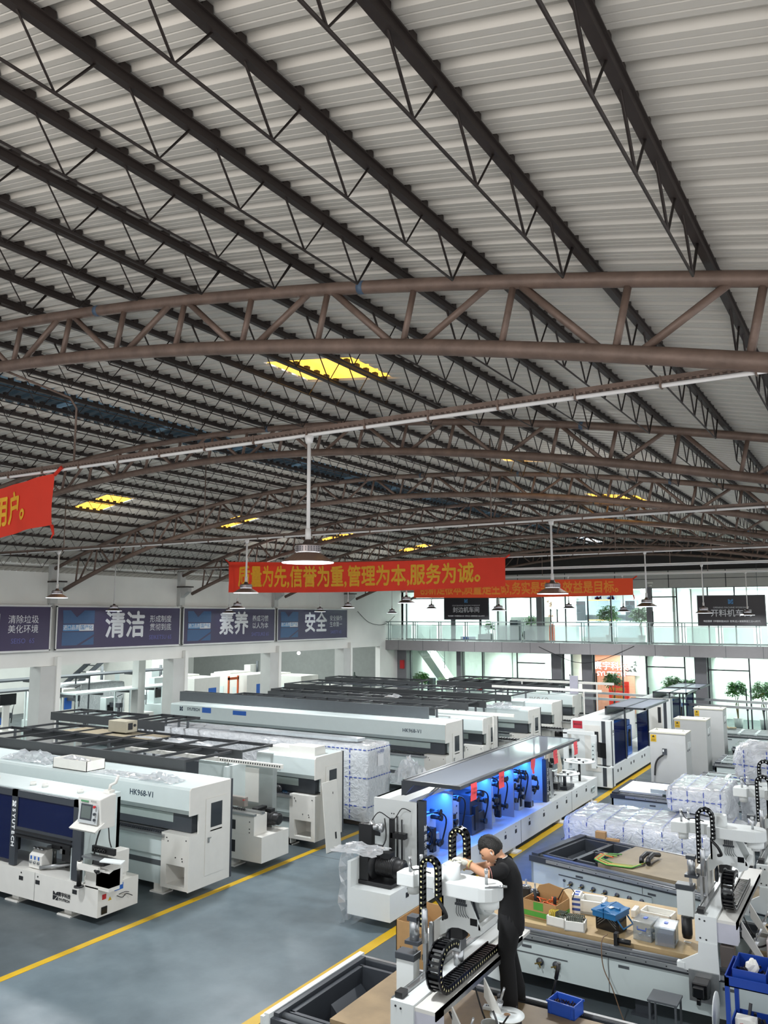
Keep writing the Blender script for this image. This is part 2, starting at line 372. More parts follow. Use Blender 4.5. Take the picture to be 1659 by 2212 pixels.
# purlins: one lattice joist per line, same mesh for all
ys0, ys1 = YB, YF
rail = B().box(-.022, .022, ys0, ys1, .27, .32)
rail.box(-.034, .034, ys0, ys1, .312, .32)
for i in range(nrib): rail.box(-.026, .026, YB+i*PITCH+.130, YB+i*PITCH+.186, .315, .362)
rod = B(); lace = B(); LP = []
for k in range(-1, 7):
    y0 = .1+k*5.0; ya, yb = y0+.75, y0+4.25
    rod.tube([(0, ya-.2, .30), (0, ya, .02), (0, yb, .02), (0, yb+.2, .30)], .008, 5)
    n = 7; st_ = (yb-ya)/(n-1)
    for i in range(n): yc = ya+i*st_; LP += [(0, yc-.20, .28), (0, yc, .02), (0, yc+.20, .28)]
lace.tube(LP, .0075, 4)
P0 = None
idx = 0; x = -.74
left = right = 0
while x > XL:
    near = x > XA
    lab = 'dark steel lattice purlin, %s %s of the ridge vent' % ('{}', 'right' if near else 'left')
    if P0 is None:
        P0 = thing('purlin', '', 'purlin', (x, 0, ztop(x)-.185), 0, 'lattice purlins carrying the roof sheets')
        rail.build('top_rail', PURL, P0); rod.build('bottom_rod', PURL, P0, recalc=False); lace.build('lacing', PURL, P0, recalc=False)
        ptree = [(c, []) for c in kids(P0)]; o = P0
    else: o = dup(P0, (x, 0, ztop(x)-.185), tree=ptree)
    o['x'] = x; idx += 1; x -= .70
pl = sorted([o for o in COL.objects if o.name.startswith('purlin')], key=lambda o: abs(o.location.x-XA))
nl = nr = 0
for o in pl:
    if o.location.x > XA: o['label'] = 'dark steel lattice purlin, %s to the right of the ridge vent' % ORD[nr]; nr += 1
    else: o['label'] = 'dark steel lattice purlin, %s to the left of the ridge vent' % ORD[nl]; nl += 1
    del o['x']
for xx in (-.04, .66):
    o = dup(P0, (xx, 0, ztop(xx)-.185), label='dark steel lattice purlin, %s to the right of the ridge vent' % ORD[nr], tree=ptree); nr += 1
# far gable (dark) above the offices, and the office roof band
b = B(); n = 40
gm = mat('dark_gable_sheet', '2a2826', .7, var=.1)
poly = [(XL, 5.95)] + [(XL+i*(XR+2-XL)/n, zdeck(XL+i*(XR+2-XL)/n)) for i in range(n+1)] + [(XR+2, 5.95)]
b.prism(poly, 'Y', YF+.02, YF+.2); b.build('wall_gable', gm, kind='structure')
PANEL = mat('white_composite_panel', 'b9b6b0', .5, var=.04)
b = B().box(XL, XR+2, YF-.05, YF+.3, 5.55, 6.25)
b.use(1)
for i in range(10): b.box(-18.5+i*2.2, -18.47+i*2.2, YF-.056, YF-.045, 5.55, 6.25)
b.box(XL, XR+2, YF-.056, YF-.045, 5.9, 5.92)
b.build('wall_upperband', [PANEL, INK], kind='structure')
# balcony fascia
b = B().box(XL, XR+2, YF-1.5, YF+.1, 2.82, 3.27).use(1)
for i in range(17): b.box(-19.5+i*1.3, -19.488+i*1.3, YF-1.505, YF-1.49, 2.82, 3.27)
b.build('wall_balconyfascia', [mat('grey_fascia_panel', '8d8a8b', .5, var=.04), CHAR], kind='structure')
# offices behind the glass: floors, ceilings, back walls, partition walls
OFW = mat('office_wall', 'e8ece8', .7, var=.02)
B().box(XL, XR+2, 40.2, 40.4, 0, 6).build('wall_officeback', OFW, kind='structure')
B().box(XL, XR+2, YF+.1, 40.4, 2.75, 3.2).build('ceiling_office', OFW, kind='structure')
B().box(XL, XR+2, YF+.1, 40.4, 5.6, 5.8).build('ceiling_officeupper', OFW, kind='structure')
B().box(XL-.2, XL, YF, 40.4, 0, 6).build('wall_officeleft', OFW, kind='structure')
pi_ = 1
for x, z0, z1 in ((-16.0, 0, 2.75), (-11.8, 0, 2.75), (-8.6, 0, 2.75), (-6.1, 0, 2.75), (-15.25, 3.2, 5.6), (-7.4, 3.2, 5.6)):
    B().box(x-.05, x+.05, YF+.35, 40.2, z0, z1).build('wall_partition%d' % pi_, OFW, kind='structure'); pi_ += 1
# nearer partitions so rooms read as bright shallow rooms
b = B()
b.box(-15.9, -8.7, 38.6, 38.7, 0, 2.75); b.box(-8.55, -6.15, 38.6, 38.7, 0, 2.75); b.box(-6.05, XR+2, 38.6, 38.7, 0, 2.75); b.build('wall_roomback', OFW, kind='structure')
b = B(); b.box(-15.2, -7.5, 39.4, 39.5, 3.2, 5.6); b.box(-7.3, XR+2, 38.6, 38.7, 3.2, 5.6); b.box(XL, -15.3, 38.2, 38.3, 3.2, 5.6); b.build('wall_upperroomback', OFW, kind='structure')
# ground floor columns and glazing frames
GCOL = mat('grey_column_cladding', '77767a', .5, var=.05)
for i, x in enumerate((-17.0, -12.3, -10.95, -6.35, -1.2)):
    wd = .45 if i != 0 else .22
    B().box(x-wd/2, x+wd/2, YF-.25, YF+.2, 0, 2.85).build('trim_%d' % (40+i), GCOL, kind='structure')
B().box(XL-.0, XL+.5, YF-.4, YF+.2, 0, 2.9).build('trim_50', GCOL, kind='structure')
def glazing(n, x0, x1, z0, z1, y, bars, hb=(), fm=CHAR, gm=GLASS, w=.05):
    f = B().box(x0, x1, y-.03, y+.03, z0, z0+w).box(x0, x1, y-.03, y+.03, z1-w, z1)
    for x in [x0, x1]+list(bars): f.box(x-w/2, x+w/2, y-.03, y+.03, z0, z1)
    for (a, c, z) in hb: f.box(a, c, y-.03, y+.03, z, z+w)
    o = f.build('window_%d' % n, fm, kind='structure')
    B().box(x0, x1, y-.006, y+.006, z0, z1).build('glass_pane', gm, o)
    return o
glazing(21, -19.7, -17.1, 0, 2.82, YF, [])
glazing(22, -16.9, -12.55, 0, 2.82, YF, [-15.9, -14.2], [(-14.2, -12.9, 2.3)])
glazing(23, -12.05, -11.2, 0, 2.82, YF, [])
glazing(24, -10.7, -6.6, 0, 2.82, YF, [-9.5, -8.5, -7.0], [(-8.5, -7.0, 2.3)])
glazing(25, -6.1, -1.4, 0, 2.82, YF, [-4.6, -3.0], [(-6.1, -4.6, 2.25)])
glazing(26, -19.9, XR+2, 3.27, 5.58, YF, [-17.3, -16.0, -14.7, -13.5, -12.9, -11.9, -10.9, -9.9, -8.2, -7.2, -6.0, -5.0, -3.5, -2.0], [(-8.2, -7.2, 5.15), (-19.9, -12.9, 5.2)])
B().box(-13.2, -12.95, YF-.12, YF+.12, 3.27, 5.58).box(-8.4, -8.2, YF-.12, YF+.12, 3.27, 5.58).box(-17.45, -17.3, YF-.1, YF+.1, 3.27, 5.58).build('trim_51', GCOL, kind='structure')
# ---------------------------------------------------------------- hanging strips and high-bay lamps
LAMPB = mat('brown_lamp_shade', '8a6e60', .45, .3, var=.04)
LAMPB2 = mat('dark_lamp_shade', '5a4c46', .45, .3, var=.04)
PERF = mat('perforated_steel_collar', '9d9494', .35, .7, var=.1, scale=60)
GLOW = mat('lamp_diffuser', 'ffffff', .5, var=0, emit='eaf4ff', estr=3.0)
PIPEW = mat('white_conduit', 'e2dfdd', .4, var=.02)
LPOS = [(-4.33, 5.85, 4.87, 1), (-4.25, 11.7, 4.74, 1), (-10.2, 11.95, 4.83, 1), (-15.6, 12.1, 4.88, 1)]
STRIPY = [(5.85, 6.02), (11.85, 5.84), (18.9, 5.84), (24.6, 5.86), (30.6, 5.9)]
for i, (y, z) in enumerate(STRIPY):
    t = thing('cable_tray', 'slim rusty cable tray with white conduit under it, %s from the camera' % ORD[i], 'cable tray', (XA, y, z), 0, 'cable trays spanning the hall')
    a, c = XL-XA+.05, XR-XA+.8
    b = B().box(a, c, -.03, -.02, .02, .06).box(a, c, .02, .03, .02, .06).box(a, c, -.03, .03, .018, .024)
    if i == 0:
        x = a
        while x < c: b.box(x, x+.02, -.034, .034, .014, .03); x += .05
    b.build('tray', RUST if i < 3 else PIPEW, t)
    b = B(); b.tube([(a, 0, 0), (c, 0, 0)], .017, 8)
    b.build('conduit', PIPEW, t)
    x = a+.3; tie = None
    while x < c and i < 3:
        if tie is None: tie = B().box(0, .012, -.035, .035, -.02, .065).build('cable_tie', RUST, t, loc=(x, 0, 0))
        else: d = tie.copy(); COL.objects.link(d); d.location = (x, 0, 0)
        x += .62
    # rods up to the trusses
    for x in ((-7.55, 1.5) if i == 0 else (-15.5, -11.3, -5.2, 0.5)):
        b = B(); yy = round((y-.1)/5)*5-.05-y
        b.tube([(x-XA, 0, .05), (x-XA, 0, zbot(x)-z-.2), (x-XA, yy*.1, zbot(x)-z-.1), (x-XA, yy, zbot(x)-z+.0)] if i == 0 else [(x-XA, 0, .05), (x-XA, 0, zdeck(x)-z-.05)], .012, 6)
        b.build('hanger_rod', RUST, t)
def lamp0(label, loc, drop, dark=0):
    t = thing('high_bay_lamp', label, 'lamp', loc, 0, 'high bay lamps')
    B().cyl((0, 0, .20), (0, 0, drop), .017, 8).cyl((0, 0, .20), (0, 0, .30), .026, 8).lathe([(.0, drop+.02), (.045, drop+.01), (.03, drop-.05), (.017, drop-.06)], seg=10).build('rod', PIPEW, t)
    B().lathe([(0, .215), (.03, .2), (.045, .165), (.10, .16), (.108, .150), (.108, .142)], seg=24).build('cap', LAMPB2, t)
    b = B().use(0).lathe([(.115, .145), (.115, .088)], seg=28, cap=False).lathe([(.100, .145), (.100, .088)], seg=28, cap=False)
    b.use(1)
    for k in range(28):
        a = 2*PI*k/28
        for h in (.133, .118, .103): b.obox((.1155*math.cos(a), .1155*math.sin(a), h), .002, .006, .004, Matrix.Rotation(a, 3, 'Z'))
    b.build('collar', [PERF, CHAR], t)
    b = B(); n = 72; base = 0
    for k in range(n):
        a = 2*PI*k/n; q = 1.0 if k % 2 else .985
        b.v += [(.105*math.cos(a)*q, .105*math.sin(a)*q, .086), (.222*math.cos(a)*q, .222*math.sin(a)*q, .012), (.232*math.cos(a), .232*math.sin(a), .0)]
    for k in range(n):
        j = (k+1) % n
        b.face([3*k, 3*j, 3*j+1, 3*k+1]); b.face([3*k+1, 3*j+1, 3*j+2, 3*k+2])
    b.build('shade', LAMPB2 if dark else LAMPB, t, recalc=False)
    B().lathe([(.10, .084), (.104, .088)], seg=20).build('lens', GLOW, t)
    B().lathe([(.0, .004), (.222, .004), (.229, .0), (.229, -.006), (.0, -.010)], seg=32, cap=False).build('diffuser', GLOW, t)
    return t
LROW = []
for (x, y, z) in ((-4.33, 5.85, 4.87), (-4.22, 11.7, 4.73), (-10.2, 12.0, 4.83), (-15.65, 12.05, 4.80)): LROW.append((x, y, z, 'near'))
near_l = ['brown high bay lamp hanging nearest the camera, its disc glowing', 'brown high bay lamp hanging in front of the red banner over the offices', 'brown high bay lamp hanging in front of the left end of the long red banner', 'brown high bay lamp hanging furthest left, by the first wall bracket']
for k, (x, y, z, _) in enumerate(LROW):
    zt = STRIPY[0][1] if k == 0 else STRIPY[1][1]
    l = lamp0(near_l[k], (x, STRIPY[0][0] if k == 0 else STRIPY[1][0], z), zt-z-.02)
far = [(-4.54, 18.9, 4.61), (-10.75, 18.9, 4.74), (-16.59, 18.9, 4.63), (-19.55, 16.8, 4.55), (-10.57, 24.6, 4.57), (-4.34, 24.6, 4.48), (-16.4, 24.6, 4.69), (-19.6, 21.9, 4.5), (-16.2, 30.6, 4.71), (-10.27, 30.6, 4.69), (-3.98, 30.6, 4.43), (-19.6, 27.35, 4.57), (-18.12, 30.6, 4.52), (-13.25, 30.6, 4.62), (-8.2, 30.6, 4.56)]
where = ['against the right end of the office windows', 'left of the machine workshop sign', 'above the second purple sign from the left', 'above the big characters of the nearest full purple sign',
         'just right of the smaller black workshop sign', 'over the large black sign at far right', 'at the end of the purple signs', 'lower one above the third purple sign', 'against the upper left office window',
         'in front of the upper office cabinets', 'furthest right over the large black sign', 'above the last purple sign', 'against the white wall end by the offices', 'small one below another beside the small black sign', 'small one before the upstairs potted tree']
for (x, y, z), wh in zip(far, where):
    zt = 5.84 if y in (18.9, 24.6) else (5.9 if y == 30.6 else zdeck(x)-.03)
    lamp0('dark high bay lamp, ' + wh, (x, y, z), max(.6, zt-z), 1)
# the light the lamps give: wide area lamps just under the diffusers
for (x, y, z, _) in LROW: area('lamp_light', (x, y, z-.03), .4, .4, 150, (.93, .97, 1.0))
for (x, y) in ((-15.5, 5.85), (-10, 5.85)): area('lamp_light', (x, y, 4.85), .4, .4, 150, (.93, .97, 1.0))
for y in (18.9, 24.6, 30.6):
    for x in (-4.3, -10.0, -15.6): area('lamp_light', (x, y, 4.45), .4, .4, 150, (.93, .97, 1.0))

# fill lights added away from the lamps, brightening the roof as collar leakage would
def add_roof_fill(x, y, z, e):
    l = bpy.data.lights.new('roof_fill_point', 'POINT'); l.energy = e; l.shadow_soft_size = .25; l.color = (1, .96, .90); o = bpy.data.objects.new('roof_fill_point', l); COL.objects.link(o); o.location = (x, y, z)
for (x, y) in ((-10.2, 5.85), (-15.6, 5.85), (-4.33, 11.85), (-10.2, 11.85), (-15.6, 11.85), (-4.54, 18.9), (-10.75, 18.9), (-16.6, 18.9), (-4.3, 25), (-10.5, 25), (-16.4, 25)): add_roof_fill(x, y+1.6, 5.75, 26)
# ---------------------------------------------------------------- shared small builders
def crumple(b, c, sx, sy, sz, n=10, seed=0):
    """crumpled film: bent facets"""
    rd = random.Random(seed)
    n = int(n*1.5); L = [[rd.random() for _ in range(n+4)] for _ in range(n+4)]
    g = [[(c[0]+(i/n-.5)*sx+rd.uniform(-.9, .9)*sx/n, c[1]+(j/n-.5)*sy+rd.uniform(-.9, .9)*sy/n, c[2]+(.25*rd.random()+.75*(L[j//3][i//3]))*sz*.8*(1-abs(i/n-.5)**2*3)*(1-abs(j/n-.5)**2*3)) for i in range(n+1)] for j in range(n+1)]
    base = len(b.v)
    for r in g: b.v += r
    for j in range(n):
        for i in range(n): a = base+j*(n+1)+i; b.face([a, a+1, a+n+2, a+n+1])
    return b
def film(label, loc, sx, sy, sz, seed=0, n=10, cat='plastic film', group='loose clear film on the machines'):
    b = B(); crumple(b, (0, 0, 0), sx, sy, sz, n, seed); o = b.build('crumpled_film', FILM, loc=loc, recalc=False); return tag(o, label, cat, group)
def motor(parent, c, axis, r, L, m=BLACK, name='motor'):
    """finned motor: body rings, end bell, shaft boss, box on top"""
    b = B(); prof = [(r*.5, 0), (r*.95, .01)]; x = .03
    while x < L*.72: prof += [(r*.9, x), (r, x+.004), (r, x+.012), (r*.9, x+.016)]; x += .028
    prof += [(r*.82, L*.74), (r*.85, L*.95), (r*.6, L)]
    b.lathe(prof, c, 20, axis)
    if axis == 'X': b.box(c[0]+L*.3, c[0]+L*.6, c[1]-r*.5, c[1]+r*.5, c[2]+r*.8, c[2]+r*1.35)
    elif axis == 'Y': b.box(c[0]-r*.5, c[0]+r*.5, c[1]+L*.3, c[1]+L*.6, c[2]+r*.8, c[2]+r*1.35)
    return b.build(name, m, parent)
def logo(parent, c, s, m, face='F', name='logo'):
    """geometric mark: two folded ribbons around a diagonal"""
    polys = [[(0, 1), (.22, 1), (.5, .72), (.78, 1), (1, 1), (1, .58), (.0, .58)], [(0, .52), (.30, .52), (.86, .52), (.30, .0), (0, 0)], [(.48, .0), (1, .52), (1, 0)], [(.0, .58), (.12, .52), (.0, .52)]]
    b = B()
    for p in polys:
        n = len(b.v)
        for (u, v) in p:
            u = (u-.5)*s; v = (v-.5)*s; b.v.append({'F': (c[0]+u, c[1], c[2]+v), 'R': (c[0], c[1]+u, c[2]+v)}[face])
        b.face([n+i for i in range(len(p))])
    if parent is not None: b.off = tuple(parent.location)
    return b.build(name, m, parent, recalc=False)
def cable(parent, pts, r=.006, m=BLACK, name='cable'):
    P = [Vector(p) for p in pts]; out = []
    for i in range(len(P)-1):
        p0 = P[max(0, i-1)]; p1 = P[i]; p2 = P[i+1]; p3 = P[min(len(P)-1, i+2)]
        for k in range(5):
            t = k/5; out.append(.5*((2*p1)+(-p0+p2)*t+(2*p0-5*p1+4*p2-p3)*t*t+(-p0+3*p1-3*p2+p3)*t**3))
    out.append(P[-1]); b = B(); b.tube(out, r, 6)
    return b.build(name, m, parent)
# ---------------------------------------------------------------- beam saw style drilling machines (white, hood over a table)
def drilling_machine(X, Y, L, label, nameplate='HK968-V1', H=1.70, D=.98, film_=True, near=True, door=True, name='drilling_machine', group='long white hooded drilling machines', full=True):
    t = thing(name, label, 'machine', (X, Y, 0), 0, group)
    for x in (-.75, -L*.5, -L+.6):
        for y in (.12, D-.25):
            B().box(x-.09, x+.09, y-.02, y+.14, 0.02, .14).box(x-.15, x+.15, y-.05, y+.17, 0, .02).build('foot', WHITE2, t)
    if near or True:
        b = B(); b.box(-.62, -.02, .02, .5, .50, .97).box(-.62, -.50, .02, .5, .14, .5).box(-.10, -.02, .02, .5, .14, .5).box(-.5, -.1, .02, .5, .14, .20).box(-.5, -.1, .4, .5, .2, .5)
        b.use(1)
        for (x, z) in ((-.08, .9), (-.3, .62), (-.15, .58), (-.5, .9), (-.47, .85), (-.16, .62)): b.cyl((x, .012, z), (x, .022, z), .010, 8)
        b.build('bench', [WHITE2, INK], t)
    b = B(); b.box(-L, -.62, .10, D, .14, .86).box(-L, -.62, .05, .12, .60, .9).use(1).box(-L, -.64, .094, .099, .42, .5)
    b.build('base', [PALE, DGREY], t)
    b = B(); x = -L; b.box(-L, -.55, -.03, .05, .90, .94).box(-L, -.5, .16, .24, .92, .96).use(1); b.box(-L, -.55, .05, .16, .88, .93)
    n = int(min(L, 3.4)/.05)
    for k in range(n): b.box(-.6-k*.05, -.6-k*.05-.03, .06, .15, .93, .955)
    b.build('feed_rail', [STEEL, CHAR], t)
    prof = [(0.0, 1.36), (0, H-.035), (.03, H), (D, H), (D, 1.0), (.30, 1.0), (.30, 1.27), (.09, 1.27)]
    B().prism(prof, 'X', -L, -.02).build('hood', PALE if full else WHITE2, t, bevel=.006)
    b = B(); b.box(-L+.3, -.12, .17, .30, .98, 1.27).use(1).box(-L+.3, -.52, .163, .17, 1.10, 1.24).build('guard', [CHAR, mat('grey_green_band', '9aa6a2', .4)], t, bevel=.008)
    prof = [(0.0, 1.28), (0, H-.035), (.03, H), (D, H), (D, .14), (0, .14), (0, .98), (.20, .98), (.20, 1.28)]
    B().prism(prof, 'X', -.02, 0).build('end_panel', WHITE2, t)
    if door:
        d = B(); y0, y1 = D*.36, D*.86; d.box(0, .012, y0, y1, .30, .98).box(0, .012, y0, y0+.11, .98, 1.48).box(0, .012, y1-.11, y1, .98, 1.48).box(0, .012, y0+.11, y1-.11, 1.40, 1.48).box(0, .012, y0+.11, y1-.11, .96, 1.02)
        dd = d.build('door', WHITE2, t)
        B().box(.001, .006, y0+.11, y1-.11, 1.02, 1.40).build('window', mat('dark_door_window', '2c3238', .15, var=0), dd)
        B().box(.012, .03, y0+.05, y0+.075, .80, .88).cyl((.02, y0+.06, .86), (.02, y0+.12, .87), .008, 8).build('handle', STEEL, dd)
    B().box(-.03, .008, D-.035, D+.004, .14, H+.004).build('edge_strip', CHAR, t)
    if nameplate: text(nameplate, .13, (-1.08 if near else -.95, -.004, 1.52), FRONT, INKB, t, bold=.001, space=1.02)
    return t
BEAM = mat('near_black_beam', '3a3c3e', .5, var=.08)
BAR = mat('near_black_bar', '2c2e31', .5, var=.08)
def ladder_frame(x0, x1, y0, y1, z, label, nx, h=.2, posts=True, zb=None, mid=False):
    """dark frame table with a deep front beam and cross bars; stands on thin legs behind the machines"""
    t = thing('ladder_frame', label, 'steel frame', (x1, y0, 0), 0, 'dark ladder frames above the machines')
    L = x1-x0; D = y1-y0
    B().box(-L, 0, 0, .04, z-h, z).build('front_beam', DGREY if h > .25 else BEAM, t)
    B().box(-L, 0, D-.04, D, z-.06, z).build('rear_beam', BAR, t)
    if mid: B().box(-L, 0, D*.5-.02, D*.5+.02, z-.04, z).build('middle_beam', CHAR, t)
    for k in range(nx+1):
        x = -L+.02+(L-.04)*k/nx; B().box(x-.02, x+.02, .04, D-.04, z-.045, z-.002).build('cross_bar', BAR, t)
    if posts:
        for x in (-L+.2, -L*.5, -.35):
            for y in (.04, D-.08): B().box(x-.025, x+.025, y, y+.04, 0, z-.05).build('leg', DGREY, t)
    return t
hk1 = drilling_machine(-9.5, 9.82, 6.6, 'white hooded drilling machine marked HK968-V1 in the left foreground, behind the edge bander')
hk2 = drilling_machine(-9.5, 13.15, 1.45, 'half-built white drilling machine with a loose door panel leaning on it', None, name='drilling_machine', D=.96)
text('HK968', .12, (-1.0, -.004, 1.42), FRONT, mat('grey_letters', '9a9a96', .5), hk2)
b = B().box(-4.2, -1.5, .06, .94, .14, .86).use(1).box(-4.2, -1.5, .5, .94, .86, 1.25).build('base', [WHITE2, CHAR], hk2)
b = B(); crumple(b, (-1.15, .35, .93), 1.0, .5, .12, 10, 3); b.build('blue_film', mat('blue_film', '3f7fb5', .25), hk2, recalc=False)
b = B().box(-.75, -.12, .15, .5, 1.70, 1.86).box(-1.3, -.75, .2, .6, 1.7, 1.8).build('cable_duct', WHITE2, hk2)
b = B().lathe([(0, 0), (.02, .0), (.09, .01), (.09, .04), (.03, .06), (0, .06)], (-.95, .06, 1.0), 18, 'Y').build('pulley', BLACK, hk2)
hk3 = drilling_machine(-9.42, 18.5, 9.4, 'long white machine marked HK968-V1, directly behind the tall film-wrapped one', H=1.76, near=False)
B().box(-6.9, -6.4, -.006, 0, 1.56, 1.68).build('blue_window', NAVY, hk3); B().box(-8.1, -7.75, -.006, 0, 1.55, 1.70).build('blue_window', NAVY, hk3)
text('SYUTECH', .12, (-8.45, -.004, 1.62), FRONT, INKB, hk3, bold=.003)
logo(hk3, (hk3.location.x-8.95, 18.5-.005, 1.62), .13, INKB)
hk4 = drilling_machine(-9.3, 20.45, 8, 'white hooded machine with a yellowed top, just behind the long one marked HK968-V1', None, near=False, H=1.68)
hk5 = drilling_machine(-9.05, 23.1, 2.4, 'white hooded machine with strips of clear film dangling at its corner', None, near=False, H=1.66)
hk6 = drilling_machine(-9.2, 25.5, 1.6, 'smaller white hooded machine partly hidden in the fifth row back', None, near=False, H=1.66, door=False)
hk7 = drilling_machine(-9.35, 28.0, 2.2, 'furthest white machine with part of a model number on its front', None, near=False, H=1.66, door=False)
text('HK968', .3, (-1.3, -.004, 1.45), FRONT, mat('grey_letters', '9a9a96', .5), hk7)
# ladder frames: placed from their front right corners
ladder_frame(-17.3, -10.65, 10.84, 12.08, 1.89, 'dark ladder frame lying behind the nearest HK968-V1 machine', 9)
ladder_frame(-17.0, -10.5, 12.16, 13.10, 1.89, 'dark ladder frame second from the front, ending by the half-built machine', 8, posts=False).location.z = 0
ladder_frame(-18.5, -15.95, 14.0, 14.95, 1.95, 'short dark ladder frame furthest left beside the concrete column', 4)
ladder_frame(-15.75, -14.45, 14.0, 15.2, 1.95, 'short dark ladder frame in front of the wrapped machine', 3)
ladder_frame(-19.0, -10.2, 19.05, 19.11+.2, 2.06, 'long slate-grey beam on top of the long HK968-V1 machine', 6, .29, False)
ladder_frame(-17.5, -10.25, 19.5, 20.35, 2.0, 'dark ladder frame directly behind the long slate-grey beam', 9, .2)
ladder_frame(-17.5, -10.25, 20.62+.9, 22.2, 1.95, 'dark ladder frame with white scraps on its bars, middle of the hall', 8)
ladder_frame(-18.0, -10.05, 22.3, 23.0, 1.95, 'dark ladder frame just in front of the machine with dangling film', 9)
ladder_frame(-19.0, -10.1, 24.3, 26.5, 1.95, 'wide dark ladder frame with the most open bays, middle back', 9, .2, mid=True)
ladder_frame(-14.8, -10.0, 28.35, 29.6, 1.95, 'dark ladder frame second from the back of the hall', 8)
ladder_frame(-15.0, -10.0, 29.75, 31.3, 1.95, 'rearmost dark ladder frame before the office windows', 7, .12)
ladder_frame(-19.5, -15.2, 27.6, 28.6, 1.95, 'dark ladder frame near the last column by the office stairs', 5)
# film and packages on the first machines
film('crumpled clear film on the right part of the nearest HK968-V1 machine', (-10.35, 10.05, 1.705), .75, .35, .20, 5)
film('flat clear film stretched along the top of the nearest HK968-V1 machine', (-11.3, 10.1, 1.705), 1.4, .35, .07, 6, 14)
film('heap of clear film at the far left on the nearest HK968-V1 machine', (-13.9, 10.2, 1.705), 1.4, .5, .28, 7, 12)
film('crumpled film lying behind the cardboard-coloured box among the frames', (-13.0, 12.6, 1.8), 2.6, .5, .16, 8, 14)
film('clear film scraps on the machine behind the long HK968-V1 one', (-10.0, 23.25, 1.67), 1.2, .5, .25, 9, 12)
film('white scraps of film on a ladder frame, middle of the hall', (-12.9, 21.8, 1.955), .5, .4, .18, 12, 6)
t = thing('white_carton', 'open white tray wrapped in film on the nearest HK968-V1 machine', 'box', (-12.5, 10.1, 1.703))
B().box(-.45, .45, -.2, .2, 0, .01).box(-.45, .45, -.2, -.19, 0, .17).box(-.45, .45, .19, .2, 0, .17).box(-.45, -.44, -.2, .2, 0, .17).box(.44, .45, -.2, .2, 0, .17).build('tray', FOAM, t)
b = B(); crumple(b, (-.15, 0, .1), .6, .36, .16, 8, 3); b.build('film', FILM, t, recalc=False)
t = thing('electrical_box', 'beige metal box with small black controls between the ladder frames', 'box', (-14.4, 12.75, 1.895))
B().box(-.28, .28, -.16, .16, 0, .24).build('body', mat('beige_box', 'a8a290', .5), t, bevel=.01)
B().box(.283, .29, -.1, .02, .06, .2).cyl((.28, .08, .14), (.30, .08, .14), .03, 12).build('controls', INK, t)
# wood boards under the box
tag(B().box(-15.9, -13.2, 12.35, 13.0, 1.80, 1.86).build('plank', mat('dusty_board', '857b66', .8, var=.15), recalc=True), 'dusty brown board lying among the ladder frames', 'board')
# ---------------------------------------------------------------- third machine: bare base with motor (front left row)
t = thing('unfinished_drilling_machine', 'unfinished white machine with a black motor, between the two HK machines', 'machine', (-9.45, 11.53, 0))
B().box(-1.0, 0, 0, .76, .16, .60).build('lower_housing', WHITE2, t, bevel=.008)
b = B().box(-1.0, -.18, 0, .35, .60, .93).use(1).box(-.86, -.6, -.004, 0, .28, .48).box(-.75, -.6, -.004, 0, .66, .82)
for z in (.82, .70, .64): b.cyl((-.28, -.004, z), (-.28, 0, z), .012, 8)
b.build('upper_housing', [WHITE2, INK], t)
B().box(-4.5, -1.0, .1, .75, .14, .9).build('base', WHITE2, t)
B().box(-4.5, -.15, -.05, .03, .93, .965).box(-4.5, -.15, .18, .26, .93, .965).build('feed_rail', STEEL, t)
b = B()
for k in range(30): b.lathe([(0, 0), (.022, 0), (.022, .02), (0, .02)], (-.5-k*.055, .1, .985), 10, 'Y')
b.build('roller_chain', BLACK, t)
motor(t, (-.42, .5, .80), 'X', .12, .42); 
B().box(-.52, -.40, .34, .66, .60, .97).build('gearbox', BLACK, t, bevel=.01)
B().box(-1.0, -.28, .62, .74, .60, 1.70).use(1).box(-.99, -.6, .612, .62, 1.0, 1.6).build('back_panel', [mat('brushed_zinc_panel', 'a5aba9', .3, .5, var=.12, scale=2), WHITE2], t)
B().box(-1.0, -.92, .1, .62, .93, 1.68).box(-1.9, -1.0, .4, .74, .93, 1.68).build('side_column', PALE, t)
B().box(-.95, -.58, .2, .3, 1.0, 1.16).build('control_box', mat('taupe_box', '8d8680', .4), t, bevel=.006)
B().lathe([(.012, 0), (.012, .015), (.024, .016), (.024, .03), (0, .034)], (-.60, .19, 1.12), 14, 'Y').build('stop_button', RED, t)
for x in (-.8, -3): B().box(x-.08, x+.08, .1, .3, 0, .16).box(x-.15, x+.15, .05, .35, 0, .02).build('foot', WHITE2, t)
t = thing('cable_duct_rail', 'slotted white cable duct propped above the unfinished machine', 'cable duct', (-9.55, 11.75, 1.74))
b = B().box(-3.6, .35, -.03, .03, 0, .07).use(1)
for k in range(26): b.box(.3-k*.055, .325-k*.055, -.032, -.029, .02, .05)
b.build('duct', [FOAM, INK], t)
B().cyl((-.9, 0, -1.15), (-.9, 0, 0), .01, 8).build('prop', STEEL, t)
# loose door leaning
t = thing('door_panel', 'white door panel leaning upright against the half-built machine', 'panel', (-9.2, 13.12, 0))
R = Matrix.Rotation(math.radians(-5.5), 3, 'Y')
b = B().obox((-.045, .22, .63), .010, .24, .63, R).use(1); b.obox((-.093+.012, .24, 1.04), .003, .02, .06, R).obox((-.093+.10, .30, .26), .003, .02, .06, R).obox((-.09+.017, .30, 1.03), .003, .008, .02, R)
b.build('sheet', [WHITE2, INK], t)
